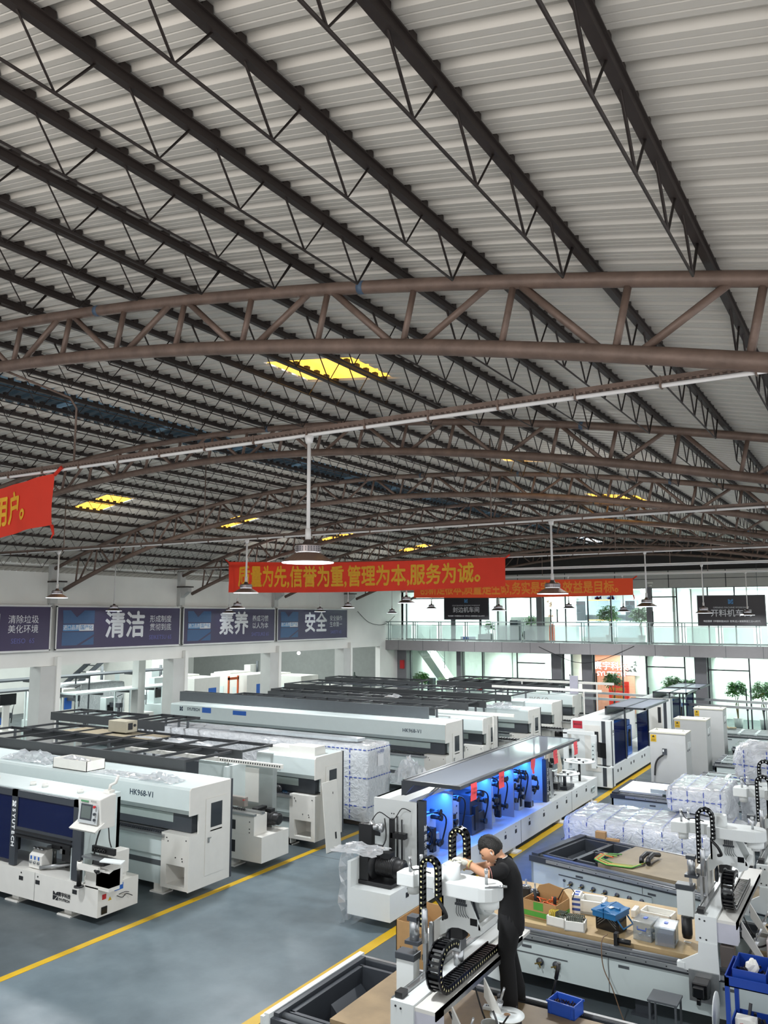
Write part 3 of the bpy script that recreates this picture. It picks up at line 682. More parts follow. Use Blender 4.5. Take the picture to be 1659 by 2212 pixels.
# ---------------------------------------------------------------- wrapped machine
t = thing('wrapped_machine', 'tall machine wrapped in clear film with blue printed tape, behind the half-built one', 'machine', (-9.5, 15.03, 0))
rd = random.Random(2)
def wrapbox(b, x0, x1, y0, y1, z0, z1, n=(18, 8, 10), amp=.02, r=.08, seed=1):
    """softly bulging closed skin around a box"""
    rd = random.Random(seed); cx, cy, cz = (x0+x1)/2, (y0+y1)/2, (z0+z1)/2; hx, hy, hz = (x1-x0)/2, (y1-y0)/2, (z1-z0)/2
    cache = {}
    def v(i, j, k):
        key = (i, j, k)
        if key in cache: return cache[key]
        u = [(-1+2*i/n[0])*hx, (-1+2*j/n[1])*hy, (-1+2*k/n[2])*hz]; h = (hx, hy, hz)
        q = [max(abs(u[a])-(h[a]-r), 0) for a in range(3)]; m = math.sqrt(sum(a*a for a in q))
        if m > r:
            for a in range(3):
                if q[a] > 0: u[a] = math.copysign(h[a]-r+q[a]*r/m, u[a])
        u = [u[a]+rd.uniform(-amp, amp)*(.6 if a == 2 else 1) for a in range(3)]
        u[2] = max(u[2], -hz)
        b.v.append((cx+u[0], cy+u[1], cz+u[2])); cache[key] = len(b.v)-1; return cache[key]
    for i in range(n[0]):
        for j in range(n[1]):
            b.face([v(i, j, n[2]), v(i+1, j, n[2]), v(i+1, j+1, n[2]), v(i, j+1, n[2])])
    for i in range(n[0]):
        for k in range(n[2]):
            b.face([v(i, 0, k), v(i+1, 0, k), v(i+1, 0, k+1), v(i, 0, k+1)]); b.face([v(i, n[1], k), v(i, n[1], k+1), v(i+1, n[1], k+1), v(i+1, n[1], k)])
    for j in range(n[1]):
        for k in range(n[2]):
            b.face([v(0, j, k), v(0, j, k+1), v(0, j+1, k+1), v(0, j+1, k)]); b.face([v(n[0], j, k), v(n[0], j+1, k), v(n[0], j+1, k+1), v(n[0], j, k+1)])
    return b
b = B(); b.smooth = True; wrapbox(b, -7.0, 0, 0, .95, .10, 1.67, (40, 8, 9), .012, .05, 2); b.build('film_skin', WRAP, t)
def dashes(b, p, q, n, wd, up, nrm):
    p, q = Vector(p), Vector(q); d = q-p
    N = Vector(nrm); s = d.cross(N).normalized(); n0 = len(b.v); m = 0
    for k in range(n):
        for (u, w_) in ((k/n, wd/2), ((k+.62)/n, wd/2), ((k+.63)/n, .001), ((k+.99)/n, .001)):
            c = p+d*u; b.v += [tuple(c+s*w_), tuple(c-s*w_)]; m += 1
    for i in range(m-1): a = n0+2*i; b.face([a, a+2, a+3, a+1])
b = B()
for z in (.42, 1.0, 1.58): dashes(b, (.008, 0, z), (.008, .95, z), 9, .022, None, (1, 0, 0)); dashes(b, (-1.6, -.008, z), (0, -.008, z), 14, .022, None, (0, -1, 0))
for x in (-.45, -1.5): dashes(b, (x, -.010, .15), (x, -.010, 1.62), 13, .022, None, (0, -1, 0))
b.build('printed_tape', TAPE, t)
text('小心轻放', .075, (.012, .5, 1.50), RIGHT, TAPE, t); B().box(.010, .013, .38, .62, 1.2, 1.44).build('paper_note', mat('pale_note', 'dcdde0', .6), t)
for x in (-.5, -3, -6): B().box(x-.3, x+.3, .15, .8, 0, .10).build('pallet_block', mat('dark_pallet', '5a5148', .8), t)
film('long strip of shiny film on top of the wrapped machine', (-13.2, 15.5, 1.69), 6.2, .6, .10, 21, 26)
film('bundle of clear film bulging off the corner of the tall wrapped machine', (-9.2, 16.3, .75), .8, .7, .85, 22, 12)
tag(B().prism([(-13.5, 15.2), (-9.9, 15.25), (-9.9, 15.55), (-13.5, 15.5)], 'Z', 1.70, 1.76).build('board', mat('foil_board', 'b9c0c4', .25, var=.1)), 'pale silvery board lying on the wrapped machine', 'board')
# ---------------------------------------------------------------- rear row bits: open machine ends with motors, feed tables
for i, (x, y, lab) in enumerate(((-8.75, 21.6, 'white machine end with black motor behind the yellowed hood'), (-8.45, 24.4, 'open white machine end with black wheels beside the dangling film'), (-8.3, 26.4, 'open white machine end in the fifth row with a chain table'), (-8.3, 28.6, 'rearmost open machine end with black chain table'))):
    t = thing('machine_end', lab, 'machine', (x, y, 0))
    B().box(-1.2, -.2, 0, .9, .14, .62).box(-1.2, -.45, .05, .8, .62, .95).build('housing', WHITE2, t, bevel=.008)
    B().box(-2.2, 0, -.04, .02, .95, 1.0).box(-2.2, 0, .3, .36, .95, 1.0).build('feed_rail', STEEL, t)
    b = B()
    for k in range(24): b.box(-2.1+k*.085, -2.05+k*.085, .06, .26, .96, 1.03)
    b.build('chain', BLACK, t)
    motor(t, (-.45, .55, .78), 'X', .13, .35)
    B().lathe([(0, 0), (.1, 0), (.1, .05), (.05, .06), (0, .06)], (-.12, .2, .86), 16, 'Y').build('wheel', BLACK, t)
    B().box(-1.9, -1.2, .3, .9, .5, 1.45).build('side_cover', PALE, t)
    B().box(-1.1, -.9, .2, .7, 0, .14).build('foot', WHITE2, t)
tag(B().box(-9.75, -9.45, 28.9, 28.95, 0, 2.28).use(1).cyl((-9.5, 28.89, .9), (-9.5, 28.91, .9), .02, 8).build('upright_board', [mat('lavender_board', 'b9b6c4', .5), INK]), 'tall pale lavender board standing upright at the end of the back row', 'board')
for i, (x0, x1, y, z, lab) in enumerate(((-11.5, -8.6, 20.9, 1.72, 'white slotted duct over the machine behind the long HK968-V1 one'), (-12, -8.1, 27.2, 1.9, 'long white rail standing over the fifth machine row'), (-12, -8.2, 29.0, 2.0, 'long white rail standing over the rearmost machine row'))):
    t = thing('guide_rail', lab, 'rail', (x1, y, z))
    B().box(x0-x1, 0, -.03, .03, 0, .08).build('rail', FOAM, t)
    for q in (-.6, x0-x1+.4): B().box(q-.02, q+.02, -.02, .02, -z, 0).build('post', WHITE2, t)
# ---------------------------------------------------------------- near edge bander (front left)
t = thing('edge_bander', 'white edge banding machine with blue windows and a control panel, left foreground', 'machine', (-9.9, 8.43, 0))
ox = -9.9
b = B().box(-4.2, 0, 0, .75, .11, .52)
b.use(1)
for x in (-.5, -1.35, -1.75, -2.9): b.box(x-.05, x+.05, -.004, 0, .36, .42).cyl((x, -.004, .47), (x, 0, .47), .014, 10)
b.box(-1.42, -1.415, -.003, 0, .11, .52)
b.build('base', [WHITE2, INK], t, bevel=.008)
for x in (-.75, -2.0, -3.4): B().box(x-.08, x+.08, .1, .24, .02, .11).box(x-.15, x+.15, .02, .3, 0, .02).build('foot', WHITE2, t)
# hood: top, right cheek, back; the front is a grey frame
B().box(-4.2, -.42, .08, .72, 1.62, 1.69).box(-4.2, -.42, .66, .72, .52, 1.62).box(-.46, -.42, .08, .72, .52, 1.62).box(-.72, -.46, .08, .66, .52, 1.1).build('hood', PALE, t)
b = B()
for x in (-2.05, -1.75, -.9, -3.0): b.lathe([(.05, 0), (.05, .05), (.042, .05), (.042, .0)], (x, .35, 1.69), 16)
b.build('hood_collar', WHITE2, t)
for x0, x1 in ((-.64, -.44), (-2.12, -1.98), (-4.2, -4.05)): B().box(x0, x1, .03, .08, .53, 1.67).build('post', CHAR, t)
B().box(-4.2, -.44, .03, .08, 1.57, 1.67).box(-1.98, -.64, .03, .08, 1.02, 1.12).build('frame', CHAR, t)
B().box(-1.98, -.64, -.01, .04, .985, 1.015).box(-1.98, -.64, 0, .03, 1.06, 1.08).build('gas_spring', BLACK, t)
B().box(-1.98, -.64, .05, .056, 1.12, 1.57).build('window', BGLASS, t)
B().box(-4.05, -2.12, .05, .056, .60, 1.57).build('window', BGLASS, t)
b = B()
for x, z, h in ((-1.1, .95, .3), (-1.35, 1.15, .35), (-1.7, 1.25, .2), (-.85, 1.2, .3), (-2.6, 1.1, .5), (-3.2, 1.2, .4)): b.box(x-.1, x+.1, .3, .5, z-h, z+h*.4).cyl((x-.15, .3, z), (x+.15, .3, z), .02, 8)
for k in range(5): b.box(-1.05-k*.04, -1.03-k*.04, .2, .24, 1.0, 1.1)
b.build('mechanism', BLACK, t)
b = B()
for x in (-1.2, -1.5, -.95): b.cyl((x, .4, .53), (x, .4, .95), .03, 10).box(x-.07, x+.07, .3, .5, .75, .82)
b.cyl((-1.45, .1, .56), (-.95, .45, .62), .03, 12); b.build('mechanism', STEEL, t)
vv = B().prism([(.1, .53), (.1, .72), (.2, .80), (.3, .80), (.3, .53)], 'X', -1.72, -1.42).build('valve_block', WHITE2, t, bevel=.01)
for k in range(3):
    B().cyl((-1.66+k*.09, .08, .62), (-1.66+k*.09, .1, .62), .022, 12).cyl((-1.66+k*.09, .14, .80), (-1.66+k*.09, .16, .83), .025, 12).build('gauge', STEEL, vv)
    B().box(-1.68+k*.09, -1.65+k*.09, .095, .1, .66, .71).build('tag', NAVY, vv)
for i, ch in enumerate('SYUTECH'): text(ch, .10, (-2.05, .026, 1.36-i*.085), (PI/2, PI/2, 0), WINK, t, bold=.004, sx=1.1)
logo(t, (ox-2.05, 8.43+.026, 1.46), .09, WINK)
logo(t, (ox-.92, 8.43-.004, .27), .12, INK); text('赛宇科技', .07, (-.72, -.005, .30), FRONT, INK, t, bold=.002); text('SYUTECH', .05, (-.72, -.005, .235), FRONT, INK, t, bold=.002, sx=1.15)
# control panel on an arm
cp = B().prism([(-.13, 1.78), (.06, 1.82), (.16, 1.82), (.16, 1.36), (-.09, 1.36)], 'X', -.36, .12).build('control_panel', WHITE2, t, bevel=.012)
a = math.atan2(.04, .42); R = Matrix.Rotation(-a, 3, 'X')
B().obox((-.12, -.128, 1.60), .205, .004, .17, R).build('panel_face', mat('panel_silver', 'b8bcbc', .4), cp)
B().obox((-.16, -.132, 1.585), .125, .004, .11, R).build('bezel', CHAR, cp)
B().obox((-.16, -.137, 1.585), .10, .003, .085, R).build('screen', mat('screen_grey', '5d6663', .15), cp)
B().obox((-.2, -.136, 1.735), .08, .002, .012, R).build('label_strip', mat('green_label', '4e8a5e', .5), cp)
for z, m in ((1.68, RED), (1.58, CHAR), (1.50, CHAR)): B().lathe([(.02, 0), (.02, .015), (.014, .03), (0, .03)], (.04, -.165+(z-1.36)*-.02, z), 12, 'Y').build('button', m, cp)
B().prism([(-.2, 1.33), (-.05, 1.42), (-.05, 1.45), (-.22, 1.355)], 'X', -.42, .14).build('tray', WHITE2, cp)
B().box(-.08, .04, .10, .2, 1.82, 1.86).tube([(-.02, .15, 1.86), (-.0, .15, 1.93), (.05, .2, 1.96), (.08, .22, 2.06)], .022, 8).build('arm', WHITE2, cp)
text('赛宇科技', .03, (-.0, -.146, 1.745), (PI/2-a, 0, 0), INK, cp)
# infeed end
b = B().box(-.5, -.12, .1, .62, .52, .60).box(-.25, -.05, .2, .6, .6, .93); b.build('infeed_block', WHITE2, t, bevel=.006)
b = B(); 
for k in range(5): b.lathe([(0, 0), (.028, 0), (.028, .02), (.012, .02), (.012, 0)], (-.30+k*.055, .14, .98), 14, 'Y')
b.box(-.36, .12, .16, .2, .94, 1.03).build('infeed_roller', BLACK, t)
B().box(-.36, .30, -.02, .14, .90, .925).build('infeed_table', STEEL, t)
B().prism([(.12, -.1), (.48, -.02), (.40, .12), (.05, .05)], 'Z', .92, .935).build('plate', WHITE, t)
b = B().cyl((-.34, -.06, .50), (-.34, -.06, .86), .035, 12).lathe([(.07, .5), (.07, .515), (0, .515)], (-.34, -.06, 0), 14); b.build('arm_post', BLACK, t)
B().box(-.34, .10, -.10, -.06, .76, .84).cyl((-.34, -.06, .74), (-.34, -.06, .86), .042, 12).build('swing_arm', WHITE2, t)
B().box(-.28, .22, .0, .2, .50, .78).prism([(.0, .55), (.0, .75), (.25, .85), (.25, .55)], 'X', -.05, .22).build('support_bracket', WHITE2, t)
b = B().box(-.10, .12, -.02, .1, .84, .9).cyl((-.05, -.05, .8), (.1, -.1, .78), .03, 8); b.build('clamp', BLACK, t)
cable(t, [(-.42, .3, 1.2), (-.30, .25, 1.25), (-.32, .2, 1.05), (-.34, .15, .6)], .012)
cable(t, [(-.42, .4, 1.24), (-.25, .35, 1.28), (-.15, .3, 1.1), (-.1, .3, 1.0)], .009)
b = B().box(0, .003, .30, .46, .40, .49); b.build('blue_label', NAVY, t); b = B().box(0, .004, .08, .15, .34, .41); b.build('switch_plate', RED, t)
B().box(0, .012, .07, .17, .14, .24).build('socket', BLK2, t); B().prism([(.19, .30), (.25, .30), (.22, .35)], 'X', 0, .004).build('warning_label', YEL, t)
cable(t, [(.01, .34, .33), (.06, .4, .30), (.03, .5, .32), (.05, .6, .27)], .006); cable(t, [(.01, .38, .34), (.05, .45, .36), (.03, .55, .33)], .005)
# ---------------------------------------------------------------- big open edge bander along the aisle
BLUEU = mat('pale_blue_unit', 'b4c4da', .4, var=.04)
def eb_label(s, p, ang=0): pass
t = thing('open_edge_bander', 'long white edge banding machine with raised lid and blue-lit inside, centre', 'machine', (-6.2, 10.4, 0))
ot = Vector(t.location)
b = B().box(-.75, 0, 1.1, 9.8, .10, .53).box(-.72, 0, 0, 1.1, .13, .50).box(-.72, -.66, 0, .9, .5, .86)
b.use(1)
for y in (.45, 1.6, 2.1, 3.0, 3.5, 4.1, 4.6, 5.3, 6.1, 6.9, 7.5, 8.2, 8.9): b.box(0, .004, y, y+.09, .34, .41).cyl((0, y+.045, .46), (.004, y+.045, .46), .014, 8)
b.box(0, .003, 4.9, 4.91, .1, .53).box(0, .003, 7.9, 7.91, .1, .53)
b.build('base', [WHITE, INK], t, bevel=.008)
for y in (2.0, 4.6, 7.2, 9.4): B().box(-.2, -.02, y-.06, y+.06, .03, .10).box(-.25, .08, y-.12, y+.12, 0, .03).build('foot', WHITE2, t)
# hood
b = B().box(-.95, -.15, 1.1, 1.16, .53, 1.53).box(-.95, -.9, 1.16, 6.7, .53, 1.53).box(-.95, -.35, 1.16, 6.7, 1.47, 1.53).box(-.95, -.15, 6.64, 6.7, .53, 1.50)
b.use(1).cyl((-.62, 1.095, 1.32), (-.62, 1.1, 1.32), .01, 8).cyl((-.58, 1.095, 1.32), (-.58, 1.1, 1.32), .01, 8).box(-.93, -.83, 1.09, 1.1, .95, 1.05)
b.build('hood', [WHITE, INK], t)
B().box(-.17, -.05, 1.1, 1.20, .53, 1.56).build('post', CHAR, t); B().box(-.17, -.08, 6.55, 6.7, .53, 1.40).build('post', CHAR, t)
for k, y in enumerate((2.35, 3.95, 5.0, 5.95)): B().box(-.9, -.18, y, y+.02, .53, 1.47).build('divider', mat('inner_panel', '9aa3ad', .4), t)
for i, ch in enumerate('赛宇科技'): text(ch, .095, (-.046, 1.15, 1.02-i*.115), RIGHT, WINK, t, bold=.002)
logo(t, (-6.2-.046, 10.4+1.15, 1.16), .085, WINK, 'R')
for i, ch in enumerate('SYUTECH'): text(ch, .085, (-.075, 6.62, 1.18-i*.08), RIGHT, WINK, t, bold=.004)
# raised lid
lid = B().prism([(-.42, 1.62), (-.42, 1.84), (-.36, 1.86), (.60, 1.86), (.60, 1.81), (-.2, 1.80), (-.36, 1.64)], 'Y', 1.06, 1.11).prism([(-.42, 1.62), (-.42, 1.84), (-.36, 1.86), (.60, 1.86), (.60, 1.81), (-.2, 1.80), (-.36, 1.64)], 'Y', 6.68, 6.73).box(-.42, -.36, 1.1, 6.7, 1.62, 1.86).box(.52, .60, 1.1, 6.7, 1.81, 1.86).box(-.38, -.28, 1.1, 6.7, 1.83, 1.86)
for k in range(7): y = 1.1+k*.93; lid.box(-.3, .54, y-.02, y+.02, 1.80, 1.83)
ld = lid.build('lid', CHAR, t)
B().box(-.30, .54, 1.1, 6.7, 1.845, 1.853).build('window', SGLASS, ld)
for y in (1.3, 3.9, 6.5): B().cyl((-.25, y, 1.47), (.15, y, 1.80), .018, 8).cyl((-.05, y, 1.63), (.15, y, 1.80), .026, 8).build('gas_strut', ALU, t)
# inner units, each a block of its own kind
UNIT = NAVY
def unit(y, w, h, d, m, kind):
    b = B().box(-.80, -.80+d, y, y+w, .53, .53+h*.5).box(-.85, -.85+d, y+.03, y+w-.03, .53+h*.5, .53+h)
    if kind == 'plate':
        b = B().prism([(y, .53), (y+w+.1, .53), (y+w+.1, .62), (y+w, .75), (y+w, .53+h), (y, .53+h)], 'X', -.42, -.34).box(-.8, -.42, y, y+w, .6, .53+h)
        b.use(1)
        for k in range(5):
            for q in (.12, w-.1): b.cyl((-.34, y+q, .66+k*.12), (-.33, y+q, .66+k*.12), .018, 10)
    o = b.build('processing_unit', [m, INK], t, bevel=.006)
    q = B(); rd = random.Random(int(y*100))
    for k in range(4):
        yy = y+rd.uniform(0, w); zz = .6+rd.uniform(.1, h); q.cyl((-.4, yy, zz), (-.22, yy, zz), .035, 10).cyl((-.24, yy, zz), (-.20, yy, zz), .05, 8)
    q.box(-.4, -.28, y+w*.2, y+w*.45, .6, .6+h*.6); q.build('fitting', BLACK, o)
    cable(o, [(-.5, y+w*.3, .53+h), (-.25, y+w*.4, .6+h), (-.2, y+w*.9, .45+h), (-.3, y+w, .7)], .014)
unit(1.35, .35, .5, .5, BLUEU, 'a'); unit(1.75, .45, .62, .45, BLUEU, 'a'); unit(2.5, .42, .74, .4, BLUEU, 'plate'); unit(3.35, .55, .68, .5, CHAR, 'a'); unit(4.02, .35, .80, .45, BLUEU, 'plate')
unit(4.5, .28, .7, .35, BLUEU, 'a'); unit(5.1, .4, .78, .4, BLUEU, 'a'); unit(5.55, .3, .7, .5, BLUEU, 'a'); unit(6.1, .3, .5, .4, CHAR, 'a')
B().box(-.4, -.2, 5.9, 6.1, .53, .64).use(0).build('tool_tray', BLACK, t)
for k, y in enumerate((2.1, 3.9, 5.6)): area('blue_strip_light', (-6.52, 10.4+y, 1.43), .08, 1.7, 34, (.03, .20, 1.0))
B().box(-.60, -.50, 1.2, 6.6, 1.445, 1.465).build('blue_strip_lamp', mat('blue_led', '2a6cff', .4, var=0, emit='2f6bff', estr=3.0), t)
for i, y in enumerate((2.35, 3.75, 5.35, 6.75, 8.55)):
    x = .60
    if i == 3 or i == 4: x = .62
# end block: gear motor, spindle
motor(t, (-.02-.52, .42, .74), 'X', .15, .55)
b = B().box(-.66, -.5, .22, .66, .50, .96).lathe([(0, 0), (.23, 0), (.23, .06), (.17, .09), (0, .09)], (-.52, .44, .74), 24, 'X').box(-.70, -.1, .2, .7, .50, .56)
b.build('gearbox', BLACK, t, bevel=.012)
b = B().lathe([(0, 0), (.09, 0), (.09, .02), (.05, .03), (.055, .16), (.07, .17), (.07, .2), (0, .2)], (-.78, .75, 1.18), 18, 'X'); b.build('aluminium_motor', ALU, t)
b = B().box(-.95, -.72, .66, .76, .90, 1.22).box(-.52, -.46, .85, .93, .5, 1.30).cyl((-.4, .9, .5), (-.4, .9, 1.34), .016, 8).cyl((-.32, .9, .5), (-.32, .9, 1.30), .016, 8).box(-.5, -.25, .85, .95, 1.02, 1.10); b.build('feeder', BLACK, t)
B().lathe([(.01, 0), (.01, .02), (.03, .02), (.03, .04), (0, .045)], (-.95, .7, 1.12), 12, 'Y').build('stop_button', RED, t)
cable(t, [(-.8, .8, 1.25), (-.6, .7, 1.42), (-.45, .85, 1.30), (-.35, .95, 1.45), (-.25, 1.05, 1.40)], .008); cable(t, [(-.6, .85, 1.3), (-.55, .8, 1.0), (-.65, .7, .8)], .012)
b = B(); crumple(b, (-.62, .2, .98), .75, .55, .14, 10, 31)
n0 = len(b.v); rdd = random.Random(5)
cols_ = 6; rows_ = 10
for j in range(rows_+1):
    for i in range(cols_+1): b.v.append((-.80+rdd.uniform(-.04, .05), -.06+i*.06+rdd.uniform(-.03, .03), .98-j*.10))
for j in range(rows_):
    for i in range(cols_): a = n0+j*(cols_+1)+i; b.face([a, a+1, a+cols_+2, a+cols_+1])
b.off = (0, 0, 0); o = b.build('hanging_film', FILM, loc=tuple(ot), recalc=False); tag(o, 'clear film draped over the near corner of the blue-lit edge bander', 'plastic film', 'loose clear film on the machines')
# coil plates after the hood
for (x, y, z, r) in ((.02, 8.1, .86, .35), (.05, 9.1, .98, .37)):
    q = thing('coil_plate', 'round white coil tray with spokes, %s of the two by the edge bander' % ('nearer' if y < 9 else 'farther'), 'coil tray', (ot.x-.25+x, ot.y+y, z))
    b = B().lathe([(r*.62, 0), (r, 0), (r, .02), (r*.62, .02), (r*.62, 0)], seg=32, cap=False).lathe([(0, 0), (.1, 0), (.1, .02), (0, .02)], seg=20)
    for k in range(5):
        a = 2*PI*k/5; b.bar((0, 0, .01), (r*.7*math.cos(a), r*.7*math.sin(a), .01), .05, .018)
    b.build('plate', WHITE, q)
    b = B().cyl((0, 0, .02), (0, 0, .05), .035, 12); b.build('hub', BLACK, q)
    for k in range(4):
        a = 2*PI*k/4+.6; B().cyl((r*.9*math.cos(a), r*.9*math.sin(a), .02), (r*.9*math.cos(a), r*.9*math.sin(a), .06), .018, 8).build('peg', BLACK, q)
    B().cyl((0, 0, -z+.53), (0, 0, 0), .03, 10).build('stem', BLACK, q)
rdd = random.Random(8)
b = B()
for k in range(26): x, y, z = rdd.uniform(-.65, -.15), rdd.uniform(6.85, 7.9), rdd.uniform(.6, 1.15); s = rdd.uniform(.03, .08); b.box(x-s, x+s, y-s, y+s, z-s*.7, z+s)
b.cyl((-.4, 7.3, .53), (-.4, 7.3, 1.2), .1, 12).cyl((-.25, 7.0, .53), (-.25, 7.0, 1.1), .05, 10); b.build('glue_unit', mat('dark_mechanics', '3a3a3c', .4, .4, var=.3, scale=20), t)
for k in range(10): x, y, z = rdd.uniform(-.6, -.2), rdd.uniform(6.9, 8.8), rdd.uniform(.56, .95); B().box(x-.06, x+.06, y-.08, y+.08, z-.06, z+.06).box(x-.02, x+.02, y-.02, y+.02, .53, z).build('guide_block', ALU, t)
B().prism([(6.95, .53), (7.1, .53), (7.0, 1.15), (6.9, 1.15)], 'X', -.14, -.12).build('guide_plate', ALU, t)
for k in range(5): cable(t, [(-.5, 7.6+k*.05, .9), (-.45, 7.65+k*.05, 1.35), (-.35, 7.8+k*.05, 1.40), (-.3, 7.9+k*.06, 1.0), (-.35, 7.95+k*.05, .8)], .014, mat('clear_hose', 'd8cfbe', .3), 'hose')
B().cyl((.0-.2, 8.05, .53), (-.2, 8.05, .9), .035, 10).box(-.45, -.1, 7.9, 8.4, .53, .60).build('bracket', CHAR, t)
B().box(0, .012, 9.35, 9.6, .24, .36).build('name_label', PALE, t); text('赛宇科技', .055, (.014, 9.5, .32), RIGHT, INK, t); logo(t, (-6.2+.014, 10.4+9.32, .31), .07, INK, 'R')
PP = [(11.9, 'first'), (12.97, 'second'), (14.42, 'third'), (15.6, 'fourth'), (16.82, 'fifth')]
for i, (y, nn) in enumerate(PP):
    b = B(); w_, h_ = .22, .26; x = -5.585
    g = [[(x+.006*math.sin(j*1.3+i), y+(u-.5)*w_*(1 if j < 3 or i != 2 else .45)+.005*j*(i % 2), 1.86-.02-j*h_/4) for u in (0, .5, 1)] for j in range(5)]
    for r in g: b.v += r
    for j in range(4):
        for u in range(2): a = j*3+u; b.face([a, a+1, a+4, a+3])
    o = thing('paper_notice', '%s red paper notice hanging from the raised lid, counted from the near end' % nn, 'paper notice', (0, 0, 0), 0, 'red paper notices on the lid edge')
    b.build('sheet', PAPR, o, recalc=False)
    if i != 2:
        text('赛宇科技', .038, (x+.03, y, 1.755), RIGHT, INK, o); text('检验合格', .034, (x+.03, y+.005, 1.70), RIGHT, INK, o)
# ---------------------------------------------------------------- second and third edge banders behind
def eb_far(name, label, x, y, L, lids, blue=True):
    t = thing(name, label, 'machine', (x, y, 0))
    b = B().box(-.8, 0, .35, L, .10, .55).use(1)
    for q in (.7, 1.0, 2.0, 2.3, 3.2, 3.5, 4.3, 4.6):
        if q < L-.3: b.box(0, .004, q, q+.09, .36, .43)
    b.build('base', [WHITE, INK], t)
    B().box(-.98, .04, 0, .35, .08, 1.72).use(1).box(.04, .045, .10, .18, .08, 1.72).box(-.18, -.08, -.004, 0, .1, 1.72).build('end_cabinet', [WHITE, CHAR], t, bevel=.01)
    B().box(-.62, -.22, -.012, 0, .45, 1.6).use(1).box(-.36, -.26, -.016, -.012, .95, 1.45).build('door', [WHITE2, INK], t)
    B().box(-.98, -.35, .35, L*.55, 1.62, 1.70).box(-.98, -.92, .35, L, .5, 1.62).build('hood', WHITE, t)
    B().box(-.05, -.04, .4, 1.9, .58, 1.6).build('window', BGLASS, t)
    B().box(-.05, -.04, 3.0, 4.2, .58, 1.6).build('window', BGLASS, t)
    B().box(-.7, -.12, 2.2, 2.7, .55, 1.35).box(-.5, -.15, 2.25, 2.65, 1.35, 1.5).build('blue_unit', NAVY, t, bevel=.02)
    B().box(-.2, -.1, 2.28, 2.3, .8, 1.2).cyl((-.12, 2.4, .8), (-.12, 2.4, 1.25), .05, 10).build('fitting', BLACK, t)
    for (y0, y1) in lids:
        l = B().box(-.55, -.50, y0, y1, 1.55, 1.92).box(-.55, .55, y0, y0+.05, 1.88, 1.93).box(-.55, .55, y1-.05, y1, 1.88, 1.93).box(.5, .55, y0, y1, 1.88, 1.93).box(-.02, .02, y0, y1, 1.88, 1.93).build('lid', CHAR, t)
        B().box(-.5, .5, y0+.05, y1-.05, 1.90, 1.915).build('window', SGLASS, l)
        B().box(-.06, -.02, y0+.1, y0+.16, .55, 1.88).box(-.06, -.02, y1-.16, y1-.1, .55, 1.88).build('post', CHAR, t)
    for q in (.6, L-.5): B().box(-.3, -.1, q-.08, q+.08, 0, .1).build('foot', WHITE2, t)
    return t
t = eb_far('edge_bander_closed', 'white edge banding machine with monitor arm and dark blue windows, second in the aisle row', -6.2, 21.3, 6.2, ((1.6, 4.4),))
B().box(-.93, -.68, -.006, 0, 1.5, 1.69).build('red_notice', mat('red_label', 'b02034', .5), t); text('赛宇科技', .05, (-.8, -.009, 1.6), FRONT, INK, t)
logo(t, (-6.2+.046, 21.3+.27, 1.45), .07, INK, 'R'); text('SYUTECH', .035, (.043, .27, 1.36), RIGHT, INK, t)
q = thing('control_station', 'white overhead arm carrying a screen and keyboard by the second edge bander', 'control station', (-6.5, 20.9, 0))
b = B().box(-.75, .05, -.06, .04, 1.40, 1.50).box(-.75, -.63, -.06, .04, .5, 1.45).box(-.02, .10, -.07, .05, .60, 1.42).box(-.7, -.66, 0, .5, 1.42, 1.48); b.build('arm', WHITE, q, bevel=.008)
B().box(-.0, .07, -.09, -.06, .78, 1.22).build('button_strip', PALE, q)
for k in range(4): B().cyl((.035, -.09, .85+k*.1), (.035, -.10, .85+k*.1), .015, 8).build('button', CHAR, q)
B().prism([(.12, .0), (.36, -.12), (.37, -.10), (.13, .03)], 'Z', .88, 1.25).build('screen', BLK2, q)
B().prism([(.05, -.05), (.50, -.20), (.55, .0), (.1, .1)], 'Z', .66, .69).build('keyboard_shelf', WHITE, q); B().prism([(.12, -.05), (.42, -.15), (.45, -.04), (.15, .05)], 'Z', .69, .705).build('keyboard', BLK2, q)
eb_far('edge_bander_open', 'edge banding machine with two raised glazed lids, third in the aisle row near the offices', -6.15, 28.0, 4.4, ((.2, 2.0), (2.3, 4.3)))
